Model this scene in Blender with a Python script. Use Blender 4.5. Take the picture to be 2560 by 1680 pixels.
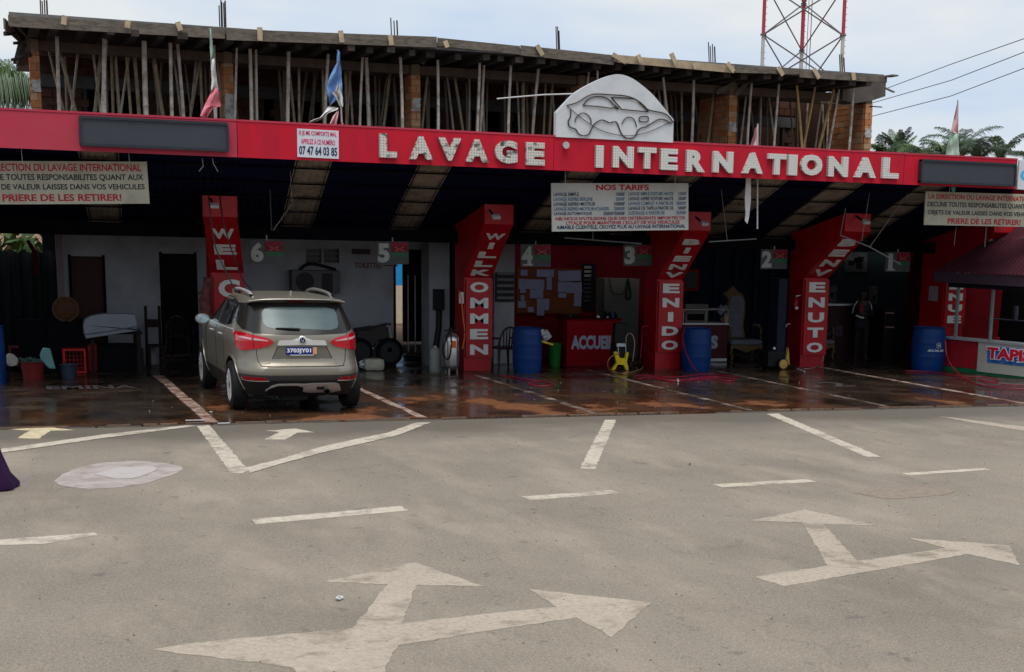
import bpy, bmesh, math, random
from mathutils import Vector, Matrix
from mathutils.geometry import tessellate_polygon
random.seed(7)
for _o in list(bpy.data.objects): bpy.data.objects.remove(_o)
SC = bpy.context.scene
COL = SC.collection
# ------------------------------------------------------------------ camera
R = Matrix(((0.92319825, -0.38354178, 0.02450918),
            (-0.05329398, -0.19091478, -0.98015881),
            (0.38061102, 0.90357471, -0.19669265)))      # world -> camera (right, down, forward)
FPX, PX, PY, CH = 3883.0, 1583.0, 1362.0, 2.7
CAMP = Vector((0, 0, CH))
cd = bpy.data.cameras.new('camera'); cam = bpy.data.objects.new('camera', cd); COL.objects.link(cam)
cd.sensor_width = 36; cd.lens = 36 * FPX / 2560
cd.shift_x = (1280 - PX) / 2560; cd.shift_y = (PY - 840) / 2560
cd.clip_start = 0.1; cd.clip_end = 3000
_m = Matrix((( R[0][0], -R[1][0], -R[2][0], 0), (R[0][1], -R[1][1], -R[2][1], 0), (R[0][2], -R[1][2], -R[2][2], CH), (0, 0, 0, 1)))
cam.matrix_world = _m
SC.camera = cam
# ------------------------------------------------------------------ world, sun, exposure
SUN_EL, SUN_AZ = math.radians(66), math.radians(200)
W = bpy.data.worlds.new('World'); SC.world = W; W.use_nodes = True
nt = W.node_tree; nt.nodes.clear()
sky = nt.nodes.new('ShaderNodeTexSky'); sky.sky_type = 'NISHITA'; sky.sun_disc = False
sky.sun_elevation = SUN_EL; sky.sun_rotation = SUN_AZ; sky.air_density = 1.0; sky.dust_density = 1.0; sky.ozone_density = 1.0
tc = nt.nodes.new('ShaderNodeTexCoord'); mp = nt.nodes.new('ShaderNodeMapping'); mp.inputs['Scale'].default_value = (1.3, 1.3, 5.0)
nz = nt.nodes.new('ShaderNodeTexNoise'); nz.inputs['Scale'].default_value = 2.6; nz.inputs['Detail'].default_value = 5; nz.inputs['Roughness'].default_value = 0.52
cr = nt.nodes.new('ShaderNodeValToRGB'); cr.color_ramp.elements[0].position = 0.40; cr.color_ramp.elements[0].color = (5.0, 6.1, 7.75, 1)
cr.color_ramp.elements[1].position = 0.62; cr.color_ramp.elements[1].color = (7.2, 7.45, 7.6, 1)
mx = nt.nodes.new('ShaderNodeMix'); mx.data_type = 'RGBA'; mx.inputs[0].default_value = 0.93
bg = nt.nodes.new('ShaderNodeBackground'); bg.inputs['Strength'].default_value = 0.075
wo = nt.nodes.new('ShaderNodeOutputWorld')
L = nt.links.new
L(tc.outputs['Generated'], mp.inputs['Vector']); L(mp.outputs[0], nz.inputs['Vector']); L(nz.outputs[0], cr.inputs[0])
L(sky.outputs[0], mx.inputs[6]); L(cr.outputs[0], mx.inputs[7]); L(mx.outputs[2], bg.inputs['Color']); L(bg.outputs[0], wo.inputs[0])
sd = bpy.data.lights.new('sun', 'SUN'); sd.energy = 1.5; sd.angle = math.radians(35); sd.color = (1, 0.95, 0.88)
sun = bpy.data.objects.new('sun', sd); COL.objects.link(sun)
_d = Vector((math.sin(SUN_AZ) * math.cos(SUN_EL), math.cos(SUN_AZ) * math.cos(SUN_EL), math.sin(SUN_EL)))
sun.rotation_euler = _d.to_track_quat('Z', 'Y').to_euler(); sun.location = (0, 0, 30)
SC.view_settings.view_transform = 'Standard'; SC.view_settings.look = 'None'; SC.view_settings.gamma = 1.0
SC.view_settings.use_curve_mapping = False; SC.view_settings.exposure = 0.6
SC.render.engine = 'CYCLES'
SC.cycles.max_bounces = 5; SC.cycles.diffuse_bounces = 2; SC.cycles.glossy_bounces = 3; SC.cycles.transmission_bounces = 4
SC.cycles.use_denoising = True

# ------------------------------------------------------------------ survey helpers: a photo pixel to a point at a real depth
def ray(u, v): return R.transposed() @ Vector(((u - PX) / FPX, (v - PY) / FPX, 1))
def at(u, v, y): r = ray(u, v); return CAMP + r * (y / r.y)
def gz(u, v, z=0.0): r = ray(u, v); return CAMP + r * ((z - CH) / r.z)
def atx(u, v, x): r = ray(u, v); return CAMP + r * (x / r.x)
def k(ox, oy, x, y): return (ox + x / 3.71875, oy + y / 3.71875)

# ------------------------------------------------------------------ materials
MATS = {}
def nodes(m):
    m.use_nodes = True; t = m.node_tree; b = t.nodes['Principled BSDF']; return t, b
def mat(name, col, rough=0.6, metal=0.0, var=0.12, vs=6.0, dirt=None, damt=0.5, ds=3.0, bump=0.0, bs=60.0, spec=None, emit=None, trans=0.0, coat=0.0, dlo=0.45, dhi=0.7, stretch=None, translu=0.0):
    if name in MATS: return MATS[name]
    m = bpy.data.materials.new(name); t, b = nodes(m); N = t.nodes; K = t.links.new
    co = N.new('ShaderNodeTexCoord'); src = co.outputs['Object']
    geo = N.new('ShaderNodeNewGeometry'); src = geo.outputs['Position']
    if stretch:
        mm = N.new('ShaderNodeMapping'); mm.inputs['Scale'].default_value = stretch; K(src, mm.inputs['Vector']); src = mm.outputs[0]
    n1 = N.new('ShaderNodeTexNoise'); n1.inputs['Scale'].default_value = vs; n1.inputs['Detail'].default_value = 6; n1.inputs['Roughness'].default_value = 0.6
    K(src, n1.inputs['Vector'])
    r1 = N.new('ShaderNodeValToRGB'); c = Vector(col[:3])
    r1.color_ramp.elements[0].position = 0.3; r1.color_ramp.elements[1].position = 0.7
    r1.color_ramp.elements[0].color = (*(c * (1 - var)), 1); r1.color_ramp.elements[1].color = (*[min(1, q * (1 + var)) for q in c], 1)
    K(n1.outputs[0], r1.inputs[0]); out = r1.outputs[0]
    if dirt:
        n2 = N.new('ShaderNodeTexNoise'); n2.inputs['Scale'].default_value = ds; n2.inputs['Detail'].default_value = 8; n2.inputs['Roughness'].default_value = 0.65
        K(src, n2.inputs['Vector'])
        r2 = N.new('ShaderNodeValToRGB'); r2.color_ramp.elements[0].position = dlo; r2.color_ramp.elements[1].position = dhi
        r2.color_ramp.elements[0].color = (0, 0, 0, 1); r2.color_ramp.elements[1].color = (damt, damt, damt, 1)
        K(n2.outputs[0], r2.inputs[0])
        x = N.new('ShaderNodeMix'); x.data_type = 'RGBA'; K(r2.outputs[0], x.inputs[0]); K(out, x.inputs[6]); x.inputs[7].default_value = (*dirt, 1); out = x.outputs[2]
    K(out, b.inputs['Base Color'])
    b.inputs['Roughness'].default_value = rough; b.inputs['Metallic'].default_value = metal
    b.inputs['Specular IOR Level'].default_value = .22 if spec is None else spec
    if trans: b.inputs['Transmission Weight'].default_value = trans
    if coat: b.inputs['Coat Weight'].default_value = coat; b.inputs['Coat Roughness'].default_value = 0.05
    if emit: b.inputs['Emission Color'].default_value = (*emit[:3], 1); b.inputs['Emission Strength'].default_value = emit[3]
    if bump:
        nb = N.new('ShaderNodeTexNoise'); nb.inputs['Scale'].default_value = bs; nb.inputs['Detail'].default_value = 4; K(src, nb.inputs['Vector'])
        bp = N.new('ShaderNodeBump'); bp.inputs['Strength'].default_value = bump; bp.inputs['Distance'].default_value = 0.01
        K(nb.outputs[0], bp.inputs['Height']); K(bp.outputs[0], b.inputs['Normal'])
    if translu:
        tb = N.new('ShaderNodeBsdfTranslucent'); K(out, tb.inputs['Color']); ms = N.new('ShaderNodeMixShader'); ms.inputs[0].default_value = translu
        oo = next(q for q in N if q.type == 'OUTPUT_MATERIAL'); K(b.outputs[0], ms.inputs[1]); K(tb.outputs[0], ms.inputs[2]); K(ms.outputs[0], oo.inputs[0])
    MATS[name] = m; return m
RED = mat('red_fascia_paint', (0.50, 0.008, 0.026), 0.6, spec=.2, var=0.07, vs=1.2, dirt=(0.27, 0.012, 0.03), damt=0.55, ds=1.6, stretch=(2.2, 1, .5), bump=.5, bs=1.3)
REDF = mat('faded_red_paint', (0.44, 0.035, 0.065), 0.6, spec=.25, var=0.06, vs=1.5, dirt=(0.35, 0.06, 0.08), damt=0.4, ds=2)
REDC = mat('red_column_paint', (0.38, 0.004, 0.010), 0.4, spec=.3, var=0.1, vs=3, dirt=(0.1, 0.01, 0.01), damt=0.5, ds=2)
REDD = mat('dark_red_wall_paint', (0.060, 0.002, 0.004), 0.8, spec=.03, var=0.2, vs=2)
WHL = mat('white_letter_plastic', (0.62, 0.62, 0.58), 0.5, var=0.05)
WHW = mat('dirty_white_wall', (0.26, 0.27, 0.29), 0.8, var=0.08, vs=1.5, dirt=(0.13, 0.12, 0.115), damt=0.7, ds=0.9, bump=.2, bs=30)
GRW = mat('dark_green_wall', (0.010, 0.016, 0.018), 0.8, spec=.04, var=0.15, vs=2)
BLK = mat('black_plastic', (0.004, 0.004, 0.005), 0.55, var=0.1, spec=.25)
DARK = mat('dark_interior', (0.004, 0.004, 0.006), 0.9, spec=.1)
CONC = mat('weathered_concrete', (0.17, 0.165, 0.16), 0.9, var=0.2, vs=8, dirt=(0.05, 0.045, 0.045), damt=0.8, ds=4, bump=.5, bs=25)
WOODG = mat('grey_weathered_wood', (0.165, 0.138, 0.11), 0.9, var=0.3, vs=9, dirt=(0.04, 0.035, 0.03), damt=0.7, ds=5, stretch=(1, 1, 4), bump=.4)
WOODL = mat('pale_fresh_wood', (0.42, 0.33, 0.22), 0.8, var=0.15, vs=9, dirt=(0.2, 0.15, 0.1), damt=0.5, ds=6)
WOODD = mat('dark_formwork_wood', (0.06, 0.047, 0.04), 0.9, var=0.3, vs=9)
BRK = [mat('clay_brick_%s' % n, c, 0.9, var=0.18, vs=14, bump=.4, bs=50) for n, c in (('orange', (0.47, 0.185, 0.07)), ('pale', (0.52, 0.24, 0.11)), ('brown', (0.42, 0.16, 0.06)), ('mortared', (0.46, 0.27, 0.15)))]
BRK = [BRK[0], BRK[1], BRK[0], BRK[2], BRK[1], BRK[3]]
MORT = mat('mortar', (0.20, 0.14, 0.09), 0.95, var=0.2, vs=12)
PLAS = mat('cement_render', (0.52, 0.50, 0.46), 0.9, var=0.2, vs=10, dirt=(0.08, 0.08, 0.06), damt=0.8, ds=7, bump=.5)
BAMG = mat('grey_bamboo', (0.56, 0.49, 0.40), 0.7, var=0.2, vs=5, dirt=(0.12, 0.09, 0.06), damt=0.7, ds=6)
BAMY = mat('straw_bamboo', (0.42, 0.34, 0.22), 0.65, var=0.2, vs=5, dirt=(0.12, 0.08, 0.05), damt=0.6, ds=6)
BAMB = mat('bright_cane', (0.50, 0.32, 0.13), 0.6, var=0.15, vs=5, dirt=(0.2, 0.1, 0.04), damt=0.5, ds=6)
STEEL = mat('brushed_steel', (0.55, 0.53, 0.50), 0.3, 0.9, var=0.1)
GALV = mat('galvanised_steel', (0.45, 0.46, 0.47), 0.5, 0.5, var=0.1)
RUST = mat('rusty_rebar', (0.05, 0.035, 0.03), 0.8, var=0.2)
RUBB = mat('tyre_rubber', (0.012, 0.012, 0.012), 0.7, var=0.1)
BLUB = mat('blue_barrel_plastic', (0.002, 0.03, 0.145), 0.45, spec=.2, var=0.12, vs=3, dirt=(0.015, 0.035, 0.08), damt=0.8, ds=4, dlo=.5, dhi=.8)
GRNP = mat('green_plastic', (0.004, 0.12, 0.01), 0.5)
YELP = mat('yellow_plastic', (0.70, 0.50, 0.01), 0.5)
WHT = mat('white_plastic', (0.55, 0.56, 0.56), 0.5, dirt=(0.3, 0.28, 0.22), damt=0.5, ds=6)
PAPR = mat('notice_paper', (0.09, 0.09, 0.14), 0.8, var=0.12)
CLRED = mat('red_hose_rubber', (0.3, 0.005, 0.03), 0.5)
BROWN = mat('brown_wood', (0.10, 0.05, 0.03), 0.6)
GOLD = mat('gilded_wood', (0.13, 0.075, 0.03), 0.5, 0.1)
CREAM = mat('cream_sign_board', (0.46, 0.43, 0.33), 0.6, var=0.06, vs=2, dirt=(0.25, 0.22, 0.15), damt=0.5, ds=3)
TARIF = mat('white_sign_board', (0.50, 0.50, 0.46), 0.5, var=0.05, vs=2, dirt=(0.30, 0.30, 0.26), damt=0.4, ds=3)
INKR = mat('red_sign_ink', (0.42, 0.015, 0.03), 0.5, var=.2, vs=20)
INKB = mat('black_sign_ink', (0.015, 0.03, 0.035), 0.5, var=.2, vs=20)
INKN = mat('navy_sign_ink', (0.01, 0.03, 0.10), 0.5, var=.2, vs=20)
INKL = mat('faded_blue_ink', (0.07, 0.15, 0.26), 0.5, var=.2, vs=20)
PINK = mat('pink_sign_ink', (0.62, 0.02, 0.12), 0.5)

# ------------------------------------------------------------------ mesh helpers
WO = {}
class MB:
    def __init__(s): s.v = []; s.f = []; s.sm = False
    def add(s, vs, fs):
        n = len(s.v); s.v += [Vector(p) for p in vs]; s.f += [tuple(i + n for i in f) for f in fs]; return s
    def box(s, c, d, rot=None):
        c = Vector(c); h = [q / 2 for q in d]
        vs = [Vector((x * h[0], y * h[1], z * h[2])) for z in (-1, 1) for y in (-1, 1) for x in (-1, 1)]
        if rot is not None: vs = [rot @ p for p in vs]
        return s.add([c + p for p in vs], [(0, 2, 3, 1), (4, 5, 7, 6), (0, 1, 5, 4), (2, 6, 7, 3), (0, 4, 6, 2), (1, 3, 7, 5)])
    def bx(s, x0, x1, y0, y1, z0, z1): return s.box(((x0 + x1) / 2, (y0 + y1) / 2, (z0 + z1) / 2), (abs(x1 - x0), abs(y1 - y0), abs(z1 - z0)))
    def beam(s, a, b, w, h, up=(0, 0, 1)):
        a, b = Vector(a), Vector(b); d = (b - a); l = d.length; d.normalize()
        x = d.cross(Vector(up)); 
        if x.length < 1e-4: x = d.cross(Vector((1, 0, 0)))
        x.normalize(); z = x.cross(d)
        m = Matrix((x, d, z)).transposed()
        return s.box((a + b) / 2, (w, l, h), m)
    def tube(s, pts, r, n=8, cap=True):
        pts = [Vector(p) for p in pts]; rs = r if isinstance(r, (list, tuple)) else [r] * len(pts)
        base = len(s.v); ref = None
        for i, p in enumerate(pts):
            t = (pts[min(i + 1, len(pts) - 1)] - pts[max(i - 1, 0)]).normalized()
            if ref is None: ref = Vector((0, 0, 1)) if abs(t.z) < 0.9 else Vector((1, 0, 0))
            u = t.cross(ref).normalized(); w = t.cross(u).normalized(); ref = -w if False else ref
            for j in range(n):
                a = 2 * math.pi * j / n; s.v.append(p + (u * math.cos(a) + w * math.sin(a)) * rs[i])
        for i in range(len(pts) - 1):
            for j in range(n):
                a = base + i * n + j; b = base + i * n + (j + 1) % n; s.f.append((a, b, b + n, a + n))
        if cap:
            s.f.append(tuple(base + j for j in range(n))); e = base + (len(pts) - 1) * n; s.f.append(tuple(e + j for j in reversed(range(n))))
        s.sm = True; return s
    def lathe(s, c, prof, n=20, axis='z'):
        c = Vector(c); base = len(s.v)
        for (r, h) in prof:
            for j in range(n):
                a = 2 * math.pi * j / n; x, y = r * math.cos(a), r * math.sin(a)
                p = {'z': Vector((x, y, h)), 'x': Vector((h, x, y)), 'y': Vector((x, h, y))}[axis]; s.v.append(c + p)
        for i in range(len(prof) - 1):
            for j in range(n):
                a = base + i * n + j; b = base + i * n + (j + 1) % n; s.f.append((a, b, b + n, a + n))
        s.f.append(tuple(base + j for j in range(n))); e = base + (len(prof) - 1) * n; s.f.append(tuple(e + j for j in range(n)))
        s.sm = True; return s
    def poly(s, pts, ext):      # concave polygon given in 3D, extruded by vector ext
        pts = [Vector(p) for p in pts]; e = Vector(ext); n = len(pts); tr = tessellate_polygon([pts]); b = len(s.v)
        s.v += pts + [p + e for p in pts]
        s.f += [tuple(b + i for i in t) for t in tr] + [tuple(b + n + i for i in reversed(t)) for t in tr]
        s.f += [(b + i, b + (i + 1) % n, b + n + (i + 1) % n, b + n + i) for i in range(n)]; return s
    def mesh(s, name, off=Vector((0, 0, 0)), fix=True):
        me = bpy.data.meshes.new(name); me.from_pydata([p - off for p in s.v], [], s.f); me.update()
        if fix:
            bm = bmesh.new(); bm.from_mesh(me); bmesh.ops.recalc_face_normals(bm, faces=bm.faces); bm.to_mesh(me); bm.free()
        if s.sm:
            for p in me.polygons: p.use_smooth = True
            try: me.set_sharp_from_angle(angle=math.radians(42))
            except Exception: pass
        return me
    def build(s, name, m, parent=None, label=None, kind=None, bevel=0, fix=True):
        off = WO.get(parent.name, Vector()) if parent else Vector()
        o = bpy.data.objects.new(name, s.mesh(name, off, fix)); COL.objects.link(o)
        if m: o.data.materials.append(m)
        if parent: o.parent = parent; WO[o.name] = off
        else: WO[o.name] = Vector()
        if label: o['label'] = label
        if kind: o['kind'] = kind
        if bevel:
            md = o.modifiers.new('b', 'BEVEL'); md.width = bevel; md.segments = 2; md.limit_method = 'ANGLE'
        return o
def tag(o, label, cat, group=None, kind=None):
    if label: o['label'] = label
    if cat: o['category'] = cat
    if group: o['group'] = group
    if kind: o['kind'] = kind
    return o
def thing(name, loc, label, cat, group=None):
    o = bpy.data.objects.new(name, None); o.empty_display_size = .1; COL.objects.link(o); o.location = loc; WO[o.name] = Vector(loc)
    return tag(o, label, cat, group)
def struct(name, mb, m): return tag(mb.build(name, m), None, None, kind='structure')
def box(x0, x1, y0, y1, z0, z1): return MB().bx(x0, x1, y0, y1, z0, z1)
def tube(p, r, n=8): return MB().tube(p, r, n)
def curve(pts, n=8):            # smooth catmull-rom through points
    P = [Vector(p) for p in pts]; out = []
    for i in range(len(P) - 1):
        p0, p1, p2, p3 = P[max(i - 1, 0)], P[i], P[i + 1], P[min(i + 2, len(P) - 1)]
        for j in range(n):
            t = j / n; out.append(0.5 * ((2 * p1) + (p2 - p0) * t + (2 * p0 - 5 * p1 + 4 * p2 - p3) * t * t + (3 * p1 - p0 - 3 * p2 + p3) * t ** 3))
    out.append(P[-1]); return out
def copy_tree(o, label=None, loc=None):
    c = o.copy(); COL.objects.link(c); WO[c.name] = WO.get(o.name, Vector())
    for ch in list(o.children):
        d = ch.copy(); COL.objects.link(d); d.parent = c; WO[d.name] = WO.get(ch.name, Vector())
        for g in list(ch.children): e = g.copy(); COL.objects.link(e); e.parent = d
    if label: c['label'] = label
    if loc is not None: c.location = loc
    return c
_TC = {}
def glyphs(s, bold=0.0, shear=0.0, spacing=1.0):
    key = (s, bold, shear, spacing)
    if key in _TC: return _TC[key]
    cu = bpy.data.curves.new('t', 'FONT'); cu.body = s; cu.offset = bold; cu.shear = shear; cu.space_character = spacing; cu.resolution_u = 3; cu.extrude = 0.01
    o = bpy.data.objects.new('t', cu); COL.objects.link(o); bpy.context.view_layer.update()
    dg = bpy.context.evaluated_depsgraph_get(); me = bpy.data.meshes.new_from_object(o.evaluated_get(dg))
    vs = [v.co.copy() for v in me.vertices]; fs = [tuple(p.vertices) for p in me.polygons]
    bpy.data.objects.remove(o); bpy.data.curves.remove(cu); bpy.data.meshes.remove(me)
    x0 = min(v.x for v in vs); x1 = max(v.x for v in vs); y0 = min(v.y for v in vs); y1 = max(v.y for v in vs)
    vs = [Vector(((v.x - x0) / (x1 - x0), (v.y - y0) / (y1 - y0), (v.z + .01) / .02)) for v in vs]
    _TC[key] = (vs, fs); return vs, fs
def text(s, m, parent, org, u, v, w, h, bold=0.02, depth=0.003, name='lettering', shear=0.0, lift=0.002, spacing=1.0):
    vs, fs = glyphs(s, bold, shear, spacing); u = Vector(u).normalized(); v = Vector(v).normalized(); n = u.cross(v).normalized(); org = Vector(org)
    mb = MB(); mb.add([org + u * (p.x * w) + v * (p.y * h) + n * (lift + p.z * depth) for p in vs], fs)
    return mb.build(name, m, parent, fix=False)
def clay_bricks(x0, x1, y0, y1, z0, z1, parent, bl=0.26, bh=0.16, face='y', as_parts=True, gap=0.012, mats=BRK, stuff_name='brickwork', skip=None):
    """coursed bricks on a mortar core; face y = seen from the front, x = seen from the left"""
    core = box(x0 + .008, x1 - .008, y0 + .008, y1 - .008, z0, z1); core.build('mortar_core', MORT, parent)
    a0, a1 = (x0, x1) if face == 'y' else (y0, y1); row = 0; z = z0; rest = MB(); off = WO.get(parent.name, Vector())
    while z < z1 - 0.03:
        h = min(bh, z1 - z) - gap; a = a0 - (bl / 2 if row % 2 else 0)
        while a < a1 - 0.02:
            s0, s1 = max(a, a0), min(a + bl - gap, a1)
            if s1 - s0 > 0.03 and not (skip and skip((s0 + s1) / 2, z + h / 2)):
                j = random.uniform(-.006, .006); 
                c = ((s0 + s1) / 2, (y0 + y1) / 2 + j, z + h / 2) if face == 'y' else ((x0 + x1) / 2 + j, (s0 + s1) / 2, z + h / 2)
                d = (s1 - s0, y1 - y0, h) if face == 'y' else (x1 - x0, s1 - s0, h)
                if as_parts: MB().box(c, d).build('brick', random.choice(mats), parent)
                else: rest.box(c, d)
            a += bl
        z += bh; row += 1
    if not as_parts: rest.build(stuff_name, mats[0], parent, kind='stuff')
# ================================================================== GROUND
def road_mat():
    m = bpy.data.materials.new('asphalt'); t, b = nodes(m); N = t.nodes; K = t.links.new
    g = N.new('ShaderNodeNewGeometry'); P = g.outputs['Position']
    def noise(sc, det, vec=P, ro=.6):
        n = N.new('ShaderNodeTexNoise'); n.inputs['Scale'].default_value = sc; n.inputs['Detail'].default_value = det; n.inputs['Roughness'].default_value = ro; K(vec, n.inputs['Vector']); return n.outputs[0]
    def ramp(x, a, b_, c0, c1):
        r = N.new('ShaderNodeValToRGB'); r.color_ramp.elements[0].position = a; r.color_ramp.elements[1].position = b_; r.color_ramp.elements[0].color = (*c0, 1); r.color_ramp.elements[1].color = (*c1, 1); K(x, r.inputs[0]); return r.outputs[0]
    def mix(f, a, c, bl='MIX'):
        x = N.new('ShaderNodeMix'); x.data_type = 'RGBA'; x.blend_type = bl
        if isinstance(f, float): x.inputs[0].default_value = f
        else: K(f, x.inputs[0])
        K(a, x.inputs[6])
        if isinstance(c, tuple): x.inputs[7].default_value = (*c, 1)
        else: K(c, x.inputs[7])
        return x.outputs[2]
    base = ramp(noise(0.35, 5), .3, .72, (0.250, 0.214, 0.169), (0.380, 0.322, 0.255))
    fine = ramp(noise(75, 3, ro=.8), .3, .75, (.52, .52, .52), (1.40, 1.39, 1.37))
    c = mix(1.0, base, fine, 'MULTIPLY')
    v = N.new('ShaderNodeTexVoronoi'); v.inputs['Scale'].default_value = 55; K(P, v.inputs['Vector'])
    agg = ramp(v.outputs['Distance'], .1, .5, (1.12, 1.11, 1.09), (.86, .86, .86)); c = mix(1.0, c, agg, 'MULTIPLY')
    mpn = N.new('ShaderNodeMapping'); mpn.inputs['Scale'].default_value = (1.5, .5, 1); K(P, mpn.inputs['Vector'])
    dust = ramp(noise(0.8, 6, mpn.outputs[0]), .50, .74, (0, 0, 0), (.6, .6, .6)); c = mix(dust, c, (0.40, 0.335, 0.26))
    # oily drips and damp stains
    mp2 = N.new('ShaderNodeMapping'); mp2.inputs['Scale'].default_value = (2.0, 1.5, 1); K(P, mp2.inputs['Vector'])
    gr2 = ramp(noise(28, 5, ro=.75), .35, .68, (.80, .80, .80), (1.14, 1.14, 1.13)); c = mix(1.0, c, gr2, 'MULTIPLY')
    mp3 = N.new('ShaderNodeMapping'); mp3.inputs['Scale'].default_value = (1.3, .45, 1); mp3.inputs['Rotation'].default_value = (0, 0, .5); K(P, mp3.inputs['Vector']); d2_ = ramp(noise(1.1, 7, mp3.outputs[0], .62), .52, .68, (0, 0, 0), (.33, .33, .33)); c = mix(d2_, c, (0.39, 0.312, 0.242))
    dk = ramp(noise(.5, 6, mp3.outputs[0], .6), .52, .7, (0, 0, 0), (.22, .22, .22)); c = mix(dk, c, (0.17, 0.155, 0.13))
    spots = ramp(noise(1.7, 3, mp2.outputs[0]), .645, .70, (0, 0, 0), (.45, .45, .45)); c = mix(spots, c, (0.085, 0.08, 0.078))
    dots = ramp(noise(5.5, 2, mp2.outputs[0]), .70, .74, (0, 0, 0), (.5, .5, .5)); c = mix(dots, c, (0.07, 0.065, 0.063))
    # run-off wetness beside the wash floor: fades with distance from the kerb
    sx = N.new('ShaderNodeSeparateXYZ'); K(P, sx.inputs[0])
    wv = N.new('ShaderNodeMath'); wv.operation = 'MULTIPLY_ADD'; wv.inputs[1].default_value = 2.4; K(noise(.55, 4), wv.inputs[0]); K(sx.outputs[1], wv.inputs[2])
    mr = N.new('ShaderNodeMapRange'); mr.inputs['From Min'].default_value = 20.4; mr.inputs['From Max'].default_value = 21.9; mr.inputs['To Min'].default_value = 0; mr.inputs['To Max'].default_value = .8; K(wv.outputs[0], mr.inputs['Value'])
    c = mix(mr.outputs[0], c, (0.135, 0.118, 0.095))
    # mortar-like crack lines
    vc = N.new('ShaderNodeTexVoronoi'); vc.feature = 'DISTANCE_TO_EDGE'; vc.inputs['Scale'].default_value = .33
    wn = N.new('ShaderNodeVectorMath'); wn.operation = 'MULTIPLY_ADD'; nn = N.new('ShaderNodeTexNoise'); nn.inputs['Scale'].default_value = 1.5; nn.inputs['Detail'].default_value = 6; K(P, nn.inputs['Vector']); K(nn.outputs['Color'], wn.inputs[0]); wn.inputs[1].default_value = (1.4, 1.4, 0); K(P, wn.inputs[2]); K(wn.outputs[0], vc.inputs['Vector'])
    cm = ramp(noise(.25, 2), .52, .6, (0, 0, 0), (1, 1, 1)); ck = ramp(vc.outputs[0], .0, .005, (.22, .22, .22), (0, 0, 0)); ck = mix(1.0, ck, cm, 'MULTIPLY'); c = mix(ck, c, (0.05, 0.047, 0.045))
    K(c, b.inputs['Base Color'])
    rr = N.new('ShaderNodeMapRange'); K(mr.outputs[0], rr.inputs['Value']); rr.inputs['From Max'].default_value = .8; rr.inputs['To Min'].default_value = .88; rr.inputs['To Max'].default_value = .45; K(rr.outputs[0], b.inputs['Roughness'])
    b.inputs['Specular IOR Level'].default_value = .3
    bp = N.new('ShaderNodeBump'); bp.inputs['Strength'].default_value = .55; bp.inputs['Distance'].default_value = .006; K(noise(60, 3), bp.inputs['Height']); K(bp.outputs[0], b.inputs['Normal'])
    return m
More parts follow.
